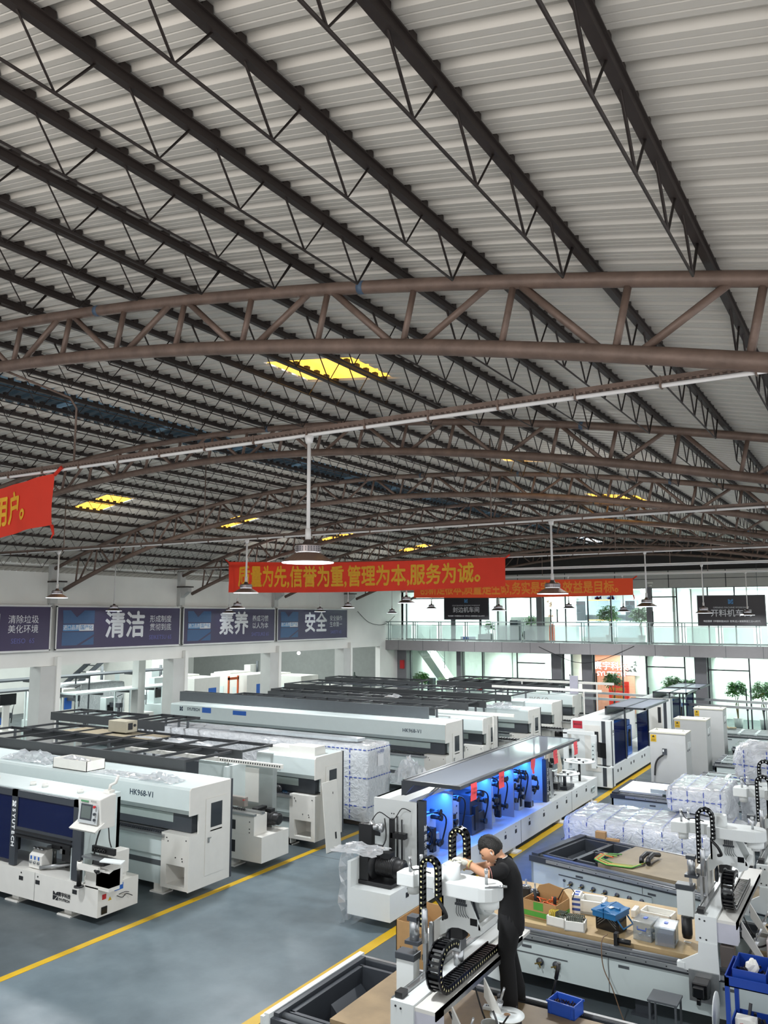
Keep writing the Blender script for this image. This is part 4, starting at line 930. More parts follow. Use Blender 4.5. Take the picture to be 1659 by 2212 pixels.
# ---------------------------------------------------------------- routers (flat bed machines)
def router(name, label, x0, x1, y0, y1, bed, cells=0, zb=.70, valves=0, group='flat bed router machines', lad=False):
    t = thing(name, label, 'machine', (x0, y0, 0), 0, group); L = x1-x0; D = y1-y0
    b = B().box(0, L, .03, .07, .19, .57).box(0, L, D-.07, D-.03, .19, .57).box(-.0, .04, .03, D-.03, .19, .62)
    b.use(1).box(L*.42, L*.42+.006, .026, .03, .19, .57); b.build('side_panel', [PALE, DGREY], t)
    b = B()
    for x in (.85, 2.0, 3.1):
        if x < L: b.box(x-.06, x+.06, .026, .03, .48, .51)
    b.build('hand_slot', DGREY, t)
    B().box(-.02, L, 0, .05, .57, .655).box(0, L, D-.05, D, .57, .655).box(0, L, .05, .20, .52, .60).box(0, L, D-.2, D-.05, .52, .60).box(0, .12, .05, D-.05, .50, .69).build('bed_frame', CHAR, t)
    b = B().box(.3 if not lad else 0, L, -.022, .02, .60, .645).box(0, L, D-.03, D+.01, .655, .675)
    b.use(1); x = .5
    while x < L: b.cyl((x, -.024, .62), (x, -.022, .62), .008, 6); x += .22
    b.build('rail', [ALU, INK], t)
    if not lad: B().tube([(cells and .15 or .1, .13, .635), (L, .13, .635)], .038, 10).build('round_bar', DGREY, t)
    for x in (.5, L*.5, L-.6):
        B().box(x-.08, x+.08, .1, .2, .02, .19).box(x-.12, x+.12, .06, .24, 0, .02).build('foot', CHAR, t); B().box(x-.08, x+.08, D-.2, D-.1, .0, .19).build('foot', CHAR, t)
    return t
def bins(t, x0, x1, D, n, z=.69):
    w = (x1-x0)/n
    for k in range(n):
        a = x0+k*w
        b = B()
        b.box(a, a+.05, .2, D-.2, .30, z).box(a+w-.04, a+w, .2, D-.2, .30, z).box(a, a+w, .18, .22, .30, z).box(a, a+w, D-.22, D-.18, .30, z).box(a, a+w, .2, D-.2, .25, .28)
        b.prism([(a+.05, .28), (a+w*.5, .28), (a+.05, .5)], 'Y', .5*D, D-.25)
        b.build('waste_hopper', CHAR, t)
def chain(parent, path, plane, c0, wd, name='drag_chain', dot=None, closed=False):
    """cable chain: side plates and cross bars along a 2-D path; plane 'XZ' (wd along y) or 'YZ' (wd along x)"""
    b = B(); P = [Vector((p[0], p[1])) for p in path]; seg = []; L = 0.0; step = .046
    pts = [P[0]]; acc = 0
    for a, c in zip(P[:-1], P[1:]):
        d = (c-a); l = d.length; s = step-acc
        while s <= l: pts.append(a+d*(s/l)); s += step
        acc = l-(s-step)
    for a, c in zip(pts[:-1], pts[1:]):
        m = (a+c)/2; d = (c-a).normalized()
        if plane == 'XZ':
            R = Matrix(((d.x, 0, -d.y), (0, 1, 0), (d.y, 0, d.x)))
            for s_ in (-1, 1): b.use(0).obox((m.x, c0+s_*wd/2, m.y), .027, .006, .022, R)
            b.obox((m.x, c0, m.y), .012, wd/2, .020, R)
            b.use(1).obox((m.x, c0-wd/2-.007, m.y), .007, .001, .007, R)
        else:
            R = Matrix(((1, 0, 0), (0, d.x, -d.y), (0, d.y, d.x)))
            for s_ in (-1, 1): b.use(0).obox((c0+s_*wd/2, m.x, m.y), .006, .027, .033, R)
            b.obox((c0, m.x, m.y), wd/2, .012, .020, R)
            b.use(1).obox((c0+wd/2+.007, m.x, m.y), .001, .005, .008, R)
    return b.build(name, [BLK2, dot or DOT], parent)
DOT = mat('cream_chain_dot', 'e8dfa8', .5, var=0); DOTW = mat('white_chain_dot', 'e6e8e6', .5, var=0)
def gantry(name, label, x, y, yh, D=2.15, extra=True, dot=None):
    """bridge and head over a router bed; origin at the near left end of the beam, on the floor"""
    t = thing(name, label, 'machine gantry', (x, y, 0), 0, 'router gantries'); z1 = 1.22; z0 = .95
    b = B().box(0, .22, 0, D, z0, z1); b.use(1)
    for q in ((.05, 1.18), (.10, 1.17), (.05, .99), (.11, .98)): b.cyl((q[0], -.004, q[1]), (q[0], 0, q[1]), .010, 8)
    b.build('beam', [WHITE, INK], t, bevel=.006)
    B().box(.035, .075, .15, D-.05, z1, z1+.022).box(.0, .008, .02, D, z1-.0, z1+.012).build('guide_rail', STEEL, t); B().box(.02, .09, .04, .14, z1+.005, z1+.05).build('end_stop', BLACK, t)
    for yy, nm in ((-.01, 'leg'), (D-.02, 'leg')):
        B().prism([(.03, z0), (.22, z0), (.23, .60), (-.20, .65), (-.20, .70), (.02, .83)], 'Y', yy, yy+.03).box(-.20, -.12, yy-.01, yy+.06, .655, .71).build(nm, WHITE, t)
    B().box(.22, .42, .02, D-.05, z0+.22, z1-.02).build('tray', WHITE2, t)
    B().box(.22, .42, .02, .16, z0+.02, z0+.22).build('junction_box', mat('lilac_box', 'c2c2cc', .5), t); B().box(.24, .38, .01, .12, z0-.22, z0+.0).build('oil_cup', mat('smoky_cup', '5c5450', .2), t, bevel=.01)
    B().prism([(0.02, 1.20), (D-.25, 1.20), (D-.25, 1.13), (0.02, 1.13)], 'X', .41, .42).build('tray_lip', STEEL, t)
    # loop of drag chain lying on the tray
    r = .175; cy = .36; cz = 1.245+r; path = [(cy+1.05, 1.245), (cy+.5, 1.245), (cy, 1.245)]
    for k in range(1, 20): a = -PI/2-PI*k/20*1.0; path.append((cy+r*math.cos(a), cz+r*math.sin(a)))
    path += [(cy, cz+r), (cy+.12, cz+r-.01), (cy+.22, cz+r-.07)]
    chain(t, path, 'YZ', .315, .115, dot=dot)
    # head: back box with sloping side
    h = yh
    B().prism([(.05, 1.60), (.05, 1.88), (.30, 1.88), (.44, 1.60)], 'Y', h, h+.02).prism([(.05, 1.60), (.05, 1.88), (.30, 1.88), (.44, 1.60)], 'Y', h+.33, h+.35).box(.05, .07, h, h+.35, 1.60, 1.88).prism([(.42, 1.58), (.46, 1.58), (.46, 1.62), (.42, 1.63)], 'Y', h, h+.35).build('head_box', WHITE, t)
    pf = [(.02, 1.60), (.44, 1.60), (.44, 1.54)]
    for k in range(7): a = PI*k/6; pf.append((.22+.13*math.cos(a)*1.0, 1.50+.065*math.sin(a)))
    pf += [(.02, 1.46)]
    B().prism(pf, 'Y', h, h+.35).build('head_flange', WHITE, t)
    v = B()
    for k in range(5): v.box(.205+k*.02, .217+k*.02, h-.014, h, 1.79, 1.84).tube([(.21+k*.02, h-.005, 1.77), (.215+k*.022, h-.03, 1.74), (.21+k*.025, h-.02, 1.70), (.225+k*.027, h-.012, 1.67)], .003, 5)
    v.box(.19, .31, h-.01, h, 1.765, 1.785).build('valve_bank', CHAR, t)
    B().box(.34, .41, h-.003, h, 1.61, 1.67).build('opening', BLK2, t)
    B().box(.09, .24, h+.04, h+.32, 1.62, 1.87).cyl((.33, h+.2, 1.60), (.27, h+.2, 1.80), .012, 8).build('inner_block', CHAR, t)
    # arm plate with rounded end, left step, drums
    arm = [(-.36, h-.13), (-.18, h-.13), (-.16, h-.07), (.05, h-.07), (.05, h-.17), (.50, h-.17)]
    for k in range(9): a = -PI/2+PI*k/8; arm.append((.50+.16*math.cos(a), h-.01+.16*math.sin(a)))
    arm += [(.05, h+.15), (-.30, h+.15), (-.36, h+.02)]
    B().prism(arm, 'Z', 1.88, 2.00).build('arm_plate', WHITE, t, bevel=.008)
    B().lathe([(.0, 1.805), (.088, 1.805), (.09, 1.81), (.09, 1.88)], (.54, h-.02, 0), 24).build('drum', WHITE, t); B().cyl((.54, h-.02, 1.77), (.54, h-.02, 1.81), .045, 16).build('drum', WHITE, t)
    B().lathe([(.055, 1.80), (.06, 1.88)], (-.24, h-.02, 0), 20).build('drum', WHITE, t)
    B().lathe([(.082, 2.0), (.082, 2.12), (.075, 2.12), (.075, 2.0)], (.17, h-.03, 0), 24, cap=False).build('dust_port', WHITE, t)
    for (px, py) in ((-.25, h-.06), (-.19, h+.05), (.52, h-.03)):
        B().cyl((px, py, 2.0), (px, py, 2.12), .014, 10).cyl((px, py, 2.10), (px, py, 2.135), .018, 10).build('pneumatic_cylinder', ALU, t)
    # vertical chain loop
    pa = []
    x0, x1 = -.035, .125; zt = 2.12; rr = (x1-x0)/2
    for k in range(12): pa.append((x0, 1.60+(zt-1.60)*k/11))
    for k in range(1, 12): a = PI-PI*k/12; pa.append(((x0+x1)/2+rr*math.cos(a), zt+rr*math.sin(a)))
    for k in range(7): pa.append((x1, zt-(zt-1.86)*k/6))
    chain(t, pa, 'XZ', h-.21, .05, dot=dot)
    if extra:
        pa = []
        for k in range(8): pa.append((x0+.02, 1.98+(zt+.10-1.98)*k/7))
        for k in range(1, 12): a = PI-PI*k/12; pa.append(((x0+x1)/2+.02+rr*math.cos(a), zt+.10+rr*math.sin(a)))
        for k in range(8): pa.append((x1+.02, zt+.10-.2*k/7))
        chain(t, [(p[0]-.07, p[1]) for p in pa], 'XZ', h+.50, .08, dot=dot)
        B().box(-.10, .06, h+.3, h+.56, 1.94, 2.0).build('chain_bracket', WHITE, t)
    # Z axes: cylinders, posts, spindle motors
    b = B().lathe([(.045, 1.46), (.045, 1.63), (.03, 1.64)], (-.13, h-.20, 0), 16).lathe([(.028, 1.48), (.028, 1.76), (.02, 1.77)], (.01, h-.26, 0), 14); b.build('pneumatic_cylinder', ALU, t)
    B().box(-.18, -.08, h-.25, h-.15, 1.63, 1.67).box(-.20, -.06, h-.26, h-.14, 1.43, 1.46).build('cylinder_cap', CHAR, t)
    B().box(-.17, -.14, h-.16, h-.12, .95, 1.60).box(.0, .03, h-.16, h-.12, 1.05, 1.62).box(-.05, -.02, h-.18, h-.14, 1.05, 1.45).build('slide_rail', ALU, t)
    B().box(-.30, -.12, h-.24, h-.12, 1.0, 1.28).use(1).box(-.31, -.11, h-.25, h-.11, 1.28, 1.34).build('spindle_carriage', [WHITE, CHAR], t, bevel=.006); B().lathe([(.0, .74), (.05, .75), (.06, .80), (.06, .98)], (-.21, h-.19, 0), 16).build('spindle', BLACK, t)
    B().box(.02, .03, h-.13, h+.25, 1.24, 1.62).box(-.1, .02, h-.10, h+.2, 1.24, 1.50).build('carriage_plate', WHITE2, t)
    B().box(.13, .25, h+.02, h+.14, 1.46, 1.58).use(1).box(.14, .24, h+.0, h+.12, 1.36, 1.46).build('servo', [BLACK, ALU], t); B().lathe([(.045, 1.22), (.05, 1.36)], (.19, h+.06, 0), 16).build('reducer', ALU, t)
    B().lathe([(0, 0), (.09, .0), (.09, .02), (.05, .03), (0, .03)], (.08, h+.1, 1.42), 16, 'X').build('pulley', CHAR, t)
    cable(t, [(.10, h-.2, 1.86), (.17, h-.22, 1.80), (.20, h-.2, 1.72), (.16, h-.18, 1.70)], .018); cable(t, [(-.25, h-.06, 2.13), (-.18, h-.15, 2.06), (-.08, h-.2, 2.08), (.02, h-.15, 2.05)], .006)
    # slanted brackets with pusher cylinders on the right side
    for yy in (.30, .95):
        B().prism([(.42, 1.14), (.42, .98), (.60, .74), (.64, .78)], 'Y', yy, yy+.02).box(.48, .64, yy-.1, yy+.2, .72, .74).build('bracket', WHITE2, t)
        B().cyl((.48, yy+.1, .76), (.56, yy+.04, .96), .03, 12).cyl((.55, yy+.05, .93), (.62, yy, 1.10), .010, 8).build('pusher_cylinder', ALU, t)
    B().lathe([(.075, .80), (.08, .94), (.07, .94)], (.58, .72, -.05), 18, cap=False).build('suction_cup_port', WHITE, t)
    cable(t, [(.40, .3, 1.1), (.5, .35, .9), (.6, .5, .85), (.7, .6, .92), (.62, .7, 1.0)], .01)
    cable(t, [(.30, 1.0, 1.05), (.45, .9, .82), (.6, .8, .80), (.72, .8, .95)], .008)
    return t
# foreground router with the person on it
r1 = router('router_machine', 'flat bed router in the foreground with the worker standing on it', -5.23, -1.2, 6.48, 8.10, 'wood')
B().box(0, .06, -.02, 1.64, .60, .70).box(-.02, .02, -.05, .1, .19, .68).build('end_rim', WHITE, r1)
bins(r1, .14, .70, 1.62, 1, .66)
B().box(.60, 4.0, .20, 1.42, .62, .70).build('spoil_board', mat('oiled_plywood', '8f7a5c', .55, var=.28, scale=3, bump=.05), r1)
g1 = gantry('router_gantry', 'white gantry and head with cream-dotted black cable chains, in front of the worker', -3.74, 6.28, .85)
motor(g1, (.30, .15, .78), 'Y', .05, .2)
# second router with the toolboxes
r2 = router('router_machine', 'flat bed router carrying the toolboxes and crates, right of the worker', -4.75, -.4, 9.70, 11.42, 'wood')
B().box(.15, 2.75, .20, 1.66, .62, .70).box(3.25, 4.3, .2, 1.66, .62, .70).build('spoil_board', WOOD, r2)
for x in (1.02, 1.22):
    B().lathe([(.0, 0), (.045, .0), (.045, .01), (.02, .012), (.02, .03), (0, .03)], (x, -.0, .36), 12, 'Y').use(0).build('knob', CHAR, r2); B().bar((x-.05, -.03, .34), (x+.03, -.03, .37), .014).bar((x, -.03, .36), (x+.02, -.035, .31), .012).build('clip', mat('brass', 'a48c52', .3, .8), r2)
B().box(.7, 1.35, .022, .03, .42, .43).build('panel_line', DGREY, r2)
g2 = gantry('router_gantry', 'white gantry and head with white-dotted cable chains at the right edge', -1.95, 9.66, .80, D=2.2, extra=False, dot=DOTW)
b = B().box(-.02, .14, -.2, -.03, .46, .60).box(.0, .11, -.26, -.2, .48, .58).lathe([(0, 0), (.085, .0), (.085, .05), (.05, .12), (.03, .16), (0, .17)], (.05, -.06, .42), 12).box(.03, .07, -.24, -.2, .40, .46); b.build('x_drive_motor', BLK2, g2, bevel=.008)
B().box(-.08, .22, -.03, .0, .35, .66).build('drive_plate', STEEL, g2)
# third router behind it, with the bundle of cables
r3 = router('router_machine', 'flat bed router with a row of valves on its side and cables on its board', -5.02, -.6, 12.74, 14.34, 'wood'); r3.rotation_euler = (0, 0, -.21)
bins(r3, .14, .66, 1.60, 1, .67)
for ya, yb in ((.2, .78), (.82, 1.4)): B().box(.68, .72, ya, yb, .3, .685).box(1.02, 1.06, ya, yb, .3, .685).box(.68, 1.06, ya, ya+.04, .3, .685).box(.68, 1.06, yb-.04, yb, .3, .685).box(.68, 1.06, ya, yb, .25, .28).build('waste_hopper', CHAR, r3)
B().box(1.07, 4.2, .20, 1.45, .62, .70).build('spoil_board', mat('grey_brown_board', '8a7c64', .6, var=.14, scale=4), r3)
B().box(.5, 2.0, .018, .03, .27, .47).use(1).box(.5, 2.0, .014, .02, .455, .47).box(.5, 2.0, .014, .02, .27, .28).build('valve_panel', [PALE, DGREY], r3)
for k in range(7):
    x = .72+k*.19
    vv = B().lathe([(0, 0), (.035, .0), (.035, .01), (.018, .012), (.018, .025), (0, .025)], (x, -.01, .38), 12, 'Y').build('valve', CHAR, r3)
    B().bar((x-.045, -.03, .355), (x+.02, -.03, .385), .012).bar((x-.01, -.03, .37), (x+.0, -.035, .33), .01).build('lever', mat('brass', 'a48c52', .3, .8), vv)
B().lathe([(0, 0), (.02, .0), (.02, .012), (0, .012)], (.60, .0, .40), 12, 'Y').build('plug', CHAR, r3)
g3 = gantry('router_gantry', 'partly cropped white router gantry behind the white-dotted one, far right', -1.62, 11.95, .95, D=2.0, extra=True, dot=DOTW)
# router under wrap: bed and tall gantry block, then another wrapped machine
def tape_ring_x(b, x, y0, y1, z0, z1, sx=.016):
    dashes(b, (x, y0-.012, z0), (x, y0-.012, z1), max(3, int((z1-z0)/.11)), sx, None, (0, -1, 0)); dashes(b, (x, y0, z1+.012), (x, y1, z1+.012), max(3, int((y1-y0)/.11)), sx, None, (0, 0, 1))
t = thing('wrapped_router', 'low machine wrapped in clear film with blue tape stripes, behind the cable-strewn board', 'wrapped machine', (-5.15, 14.35, 0))
b = B(); b.smooth = True; wrapbox(b, 0, 2.9, .25, 1.75, .06, .86, (26, 14, 7), .022, .12, 3); b.build('film_skin', WRAP, t)
b = B()
for k in range(9): tape_ring_x(b, .14+k*.32, .25, 1.75, .1, .86)
dashes(b, (0.05, .235, .46), (2.85, .235, .46), 22, .016, None, (0, -1, 0)); dashes(b, (-.012, .25, .46), (-.012, 1.7, .46), 12, .016, None, (-1, 0, 0)); b.build('printed_tape', TAPE, t)
t = thing('wrapped_machine', 'boxy film-wrapped block with blue tape, taller than the wrapped bed beside it', 'wrapped machine', (-3.62, 15.9, 0))
b = B(); b.smooth = True; wrapbox(b, 0, 1.05, 0, 1.45, .87, 1.32, (14, 14, 6), .02, .07, 5); wrapbox(b, .05, 1.05, .28, 1.4, .02, .9, (12, 12, 8), .02, .08, 6); b.build('film_skin', WRAP, t)
b = B()
for k in range(4): tape_ring_x(b, .1+k*.28, 0, 1.45, .9, 1.32)
dashes(b, (.02, -.015, 1.1), (1.0, -.015, 1.1), 9, .016, None, (0, -1, 0)); b.build('printed_tape', TAPE, t)
t = thing('wrapped_machine', 'rounded film-wrapped machine head standing tallest at the right edge', 'wrapped machine', (-2.35, 17.6, 0))
b = B(); b.smooth = True; wrapbox(b, -.32, .75, -.35, .35, 1.15, 2.02, (14, 8, 12), .03, .34, 9); wrapbox(b, -.22, .6, -.3, .3, .02, 1.3, (10, 8, 10), .03, .15, 10); b.build('film_skin', WRAP, t)
b = B(); dashes(b, (-.1, -.37, 1.2), (-.1, -.37, 1.9), 8, .018, None, (0, -1, 0)); dashes(b, (.3, -.37, 1.2), (.3, -.37, 1.9), 8, .018, None, (0, -1, 0)); dashes(b, (-.3, -.37, 1.6), (.6, -.37, 1.55), 9, .018, None, (0, -1, 0)); dashes(b, (-.3, -.37, 1.35), (.6, -.37, 1.30), 9, .018, None, (0, -1, 0)); b.build('printed_tape', TAPE, t)
# router behind the wrap with white sheet, and the three with control cabinets
r5 = router('router_machine', 'flat bed router with a slotted pinkish board, in front of the first control cabinet', -5.2, -1.0, 17.9, 19.55, 'wood')
B().box(.1, 1.0, .25, 1.4, .66, .70).build('white_sheet', WHITE, r5)
b = B().prism([(.75, .3), (1.9, .2), (2.3, 1.2), (1.2, 1.3)], 'Z', .70, .78); b.build('tray', PALE, r5)
b = B().prism([(1.05, .25), (1.75, .2), (2.1, 1.0), (1.45, 1.1)], 'Z', .785, .80).use(1)
for k in range(7): b.prism([(1.12+k*.09, .35), (1.15+k*.09, .35), (1.45+k*.09, .95), (1.42+k*.09, .95)], 'Z', .80, .804)
b.build('slotted_board', [mat('pinkish_board', 'c0a898', .6), mat('slot_dark', '8a7468', .7)], r5)
for i, (x, y, nm) in enumerate(((-4.86, 20.0, 'nearest'), (-4.9, 22.8, 'middle'), (-4.95, 25.7, 'farthest'))):
    r = router('router_machine', 'dark slatted router bed beside the %s of the grey control cabinets' % nm, -3.95, .6, y+.05, y+1.5, 'ladder', lad=True)
    for k in range(3): B().box(0, 4.5, .3+k*.42, .34+k*.42, .64, .69).build('bed_slat', PALE, r)
    for k in range(9): B().box(.05+k*.5, .13+k*.5, .2, 1.3, .64, .685).build('cross_slat', PALE, r)
    B().box(0, 4.5, .15, 1.35, .30, .32).build('bed_pan', BLK2, r)
    c = thing('control_cabinet', '%s grey control cabinet of three, with yellow warning label and two switches' % nm, 'cabinet', (x, y, 0), 0, 'grey control cabinets')
    B().box(0, .80, 0, .62, .12, 1.70).build('body', mat('light_grey_cabinet', 'b9bab8', .4, var=.02), c, bevel=.008)
    B().box(-.01, .81, -.01, .63, 1.70, 1.73).build('top', mat('cabinet_top', 'c9c6b6', .5), c); B().box(.05, .75, .05, .57, 0, .12).build('plinth', CHAR, c)
    lb = B().box(.02, .15, -.004, 0, 1.5, 1.66).build('warning_label', YEL, c); B().prism([(.05, 1.6), (.12, 1.6), (.085, 1.65)], 'Y', -.006, -.004).box(.04, .13, -.006, -.004, 1.53, 1.54).box(.04, .13, -.006, -.004, 1.56, 1.565).build('print', INK, lb)
    for k in (0, 1): B().box(.80, .825, .15+k*.16, .27+k*.16, 1.38, 1.52).use(1).box(.80, .806, .18+k*.16, .24+k*.16, 1.30, 1.34).build('switch', [WHITE, CHAR], c)
    for q in (.1, .7): B().tube([(q-.02, .3, 1.73), (q, .3, 1.77), (q+.02, .3, 1.73)], .008, 6).build('lifting_eye', STEEL, c)
    if i == 0:
        B().box(.28, .38, -.03, -.0, 1.22, 1.36).use(1).box(.29, .32, -.034, -.03, 1.29, 1.34).build('pendant', [CHAR, WHITE], c)
        cable(c, [(.30, -.02, 1.22), (.18, -.04, 1.12), (.12, -.05, .98), (.10, -.06, .75)], .02)
# ---------------------------------------------------------------- things lying on the beds
def rot2(x, y, a): return (x*math.cos(a)-y*math.sin(a), x*math.sin(a)+y*math.cos(a))
Z2 = .70
for i, (x, y) in enumerate(((-4.22, 10.55), (-4.06, 10.45))):
    t = thing('spindle_motor', 'black spindle motor standing on end behind the green-banded box, %s of two' % ('left' if i == 0 else 'right'), 'motor', (x, y, Z2), .2, 'spindle motors')
    B().box(-.06, .06, -.06, .06, 0, .20).build('body', BLACK, t, bevel=.012); B().lathe([(0, .20), (.05, .20), (.05, .215), (.02, .22), (.012, .225), (.012, .29), (0, .29)], seg=16).build('shaft', STEEL, t)
t = thing('carton', 'open brown carton with a green band, full of tools and cables', 'box', (-3.84, 10.25, Z2), -.12)
w2, d2, h2 = .23, .18, .20
b = B().box(-w2, w2, -d2, d2, 0, .006)
for (a, c, e, f) in ((-w2, w2, -d2, -d2+.008), (-w2, w2, d2-.008, d2), (-w2, -w2+.008, -d2, d2), (w2-.008, w2, -d2, d2)): b.box(a, c, e, f, 0, h2)
b.prism([(-w2, h2), (w2, h2), (w2*.6, h2+.10), (-w2*.2, h2+.13), (-w2*.8, h2+.08)], 'Y', d2-.004, d2)
b.build('walls', CARD, t)
GRN = mat('green_print', '4f9a3a', .6); B().box(-w2-.001, w2+.001, -d2-.002, -d2, .02, .08).box(w2, w2+.002, -d2, d2, .02, .08).box(-.08, .05, -d2-.003, -d2, .10, .19).build('green_print', GRN, t)
tag(B().lathe([(.02, 0), (.02, .22), (.015, .24)], (-3.70, 10.18, .72), 10).build('grip', BLACK), 'black tool grip standing in the green-banded carton', 'tool'); 
b = B()
rd = random.Random(3)
for k in range(9):
    x, y = -3.98+rd.random()*.28, 10.15+rd.random()*.2; b.tube([(x, y, .83), (x+rd.uniform(-.1, .1), y+rd.uniform(-.05, .05), .89), (x+rd.uniform(-.12, .12), y+rd.uniform(-.08, .08), .86)], .008, 5)
tag(b.build('orange_cables', mat('orange_cable', 'd8622c', .5)), 'tangle of orange cables inside the green-banded carton', 'cables', kind='stuff')
tag(B().tube([(-3.93, 10.15, .80), (-3.95, 10.15, 1.02)], .02, 8).build('screwdriver', BLACK), 'black upright tool at the left in the green-banded carton', 'tool')
b = B(); b.tube([(-3.72, 10.35, .88), (-3.66, 10.38, 1.0), (-3.56, 10.36, 1.05), (-3.50, 10.34, 1.0), (-3.52, 10.30, .92)], .006, 6); tag(b.build('wire_loop', BLACK), 'black wire looping out of the green-banded carton', 'cable')
t = thing('small_carton', 'upright white and blue printed carton between the green-banded box and the foam box', 'box', (-3.56, 10.62, Z2), .15)
B().box(-.05, .05, -.11, .11, 0, .21).build('box', FOAM, t)
b = B()
for z in (.03, .09, .15): b.box(-.051, .051, -.112, -.11, z, z+.03).box(-.052, -.05, -.08, .06, z, z+.03)
b.box(-.03, .03, -.09, -.02, .21, .212).box(-.03, .03, .02, .08, .21, .212).build('blue_print', mat('blue_print', '3c55a0', .5), t)
def tray(name, label, x, y, w, d, h, a=0, m=FOAM, th=.02, z=Z2, cat='box', taper=0):
    t = thing(name, label, cat, (x, y, z), a)
    b = B().box(-w, w, -d, d, 0, th)
    for (p, q, r, s) in ((-w, w, -d, -d+th), (-w, w, d-th, d), (-w, -w+th, -d, d), (w-th, w, -d, d)): b.box(p, q, r, s, 0, h)
    b.build('shell', m, t, bevel=.004); return t
t = tray('foam_box', 'square white foam box with a recess, behind the cable trays', -3.38, 10.68, .16, .14, .16, .1, th=.035)
B().box(-.09, .09, -.08, .08, .02, .08).build('inner_block', FOAM, t)
for i, (x, y, lab) in enumerate(((-3.60, 10.02, 'foam tray with coiled black and yellow cables in front of the green-banded carton'), (-3.38, 9.99, 'foam tray with tied dark cables, next to the blue toolbox'))):
    t = tray('foam_tray', lab, x, y, .12, .09, .11, -.1+.25*i, th=.018)
    for k in range(9):
        xx = -.09+k*.022; b = B(); b.tube([(xx, -.07, .08), (xx-.01, -.03, .15), (xx+.01, .03, .16), (xx+.02, .07, .09)], .007, 5)
        b.build('cable', mat('yellow_cable', 'c9b23a', .5) if (k < 4 and i == 0) else mat('dark_green_cable', '3a4238', .5), t)
t = thing('toolbox', 'blue cantilever toolbox with black sides, open handle', 'toolbox', (-3.02, 10.22, Z2), -.22)
TB = mat('toolbox_blue', '20679c', .35)
B().box(-.15, .15, -.10, .10, 0, .16).build('base', BLK2, t, bevel=.006)
B().prism([(-.15, .16), (-.01, .16), (-.01, .27), (-.15, .22)], 'Y', -.17, .17).build('upper_tray', TB, t, bevel=.004); B().prism([(.0, .16), (.15, .16), (.15, .22), (.0, .27)], 'Y', -.17, .17).build('upper_tray', TB, t, bevel=.004)
B().box(-.16, .0, -.18, .18, .215, .235).box(.005, .16, -.18, .18, .215, .235).box(-.12, .12, -.02, .02, .23, .26).build('lid', TB, t, bevel=.004)
for s in (-1, 1):
    b = B()
    for k in range(3): b.bar((s*.12, -.105, .05+k*.03), (0, -.105, .15+k*.03), .012, .004)
    b.build('cantilever_arm', STEEL, t)
B().tube([(.15, -.12, .16), (.22, -.12, .08), (.22, .12, .08), (.15, .12, .16)], .010, 8).build('handle', TB, t); B().prism([(-.02, -.08), (.05, -.09), (.06, -.02), (-.01, -.01)], 'Z', .262, .266).build('paper', FOAM, t)
tag(B().box(-2.92, -2.86, 10.72, 10.92, .70, .79).build('foam_block', FOAM, bevel=.01), 'small white foam block standing behind the clear bins', 'foam')
CB = glass('clear_plastic_bin', 'eef2f4', .12, .12, .14, 'e8ecf0')
for i, (x, y, a, lab) in enumerate(((-2.60, 10.18, -.1, 'clear lidded plastic bin of metal parts beside the blue toolbox'), (-2.36, 10.14, .05, 'clear lidded plastic bin holding something dark blue, near the gantry leg'))):
    t = thing('plastic_bin', lab, 'plastic bin', (x, y, Z2), a, 'clear plastic bins')
    w, d, h = .105, .14, .19; b = B()
    for (p, q, r, s) in ((-w, w, -d, -d+.006), (-w, w, d-.006, d), (-w, -w+.006, -d, d), (w-.006, w, -d, d), ): b.box(p, q, r, s, .0, h)
    b.box(-w, w, -d, d, 0, .006).build('bin', CB, t); B().box(-w-.012, w+.012, -d-.012, d+.012, h, h+.02).build('lid', CB, t, bevel=.006)
    B().box(-.02, .02, -.03, .03, h+.02, h+.028).build('latch', BLUE, t)
    if i == 0:
        B().tube([(-.05, -d-.004, .15), (-.05, -d-.012, .12), (.05, -d-.012, .12), (.05, -d-.004, .15)], .006, 6).build('handle', BLUE, t)
        b = B(); rd = random.Random(4)
        for k in range(14): b.blob((rd.uniform(-.07, .07), rd.uniform(-.1, .1), rd.uniform(.02, .08)), .025, .025, .02, .3, 6, 4, k)
        tag(b.build('metal_parts', STEEL, loc=(x, y, Z2)), 'loose metal parts inside the clear bin beside the toolbox', 'metal parts', kind='stuff')
    else: tag(B().box(-.085, .085, -.12, .10, .008, .13).build('blue_block', mat('dark_blue_box', '2c3560', .5), loc=(x, y, Z2), rz=a), 'dark blue box inside the clear bin near the gantry', 'box')
t = tray('foam_tray', 'shallow white foam tray behind the clear bins', -2.62, 10.86, .19, .12, .09, -.1, th=.02)
tag(B().box(-2.2, -2.12, 10.25, 10.28, .70, .708).build('paper_scrap', FOAM), 'small white paper scrap on the plywood by the gantry leg', 'paper')
tag(cable(None, [(-2.93, 9.75, .80), (-2.97, 9.66, .75), (-2.95, 9.62, .5), (-2.85, 9.6, .3), (-2.72, 9.55, .02), (-2.6, 9.4, .01)], .006, mat('brown_cable', '7a6048', .5), 'hanging_cable'), 'thin brown cable hanging from the second router to the floor', 'cable')
tag(B().cyl((-2.86, 9.86, .72), (-2.70, 9.86, .72), .028, 12).box(-2.88, -2.84, 9.82, 9.90, .66, .80).build('pneumatic_fitting', BLACK), 'black fitting on the rail in front of the blue toolbox', 'fitting')
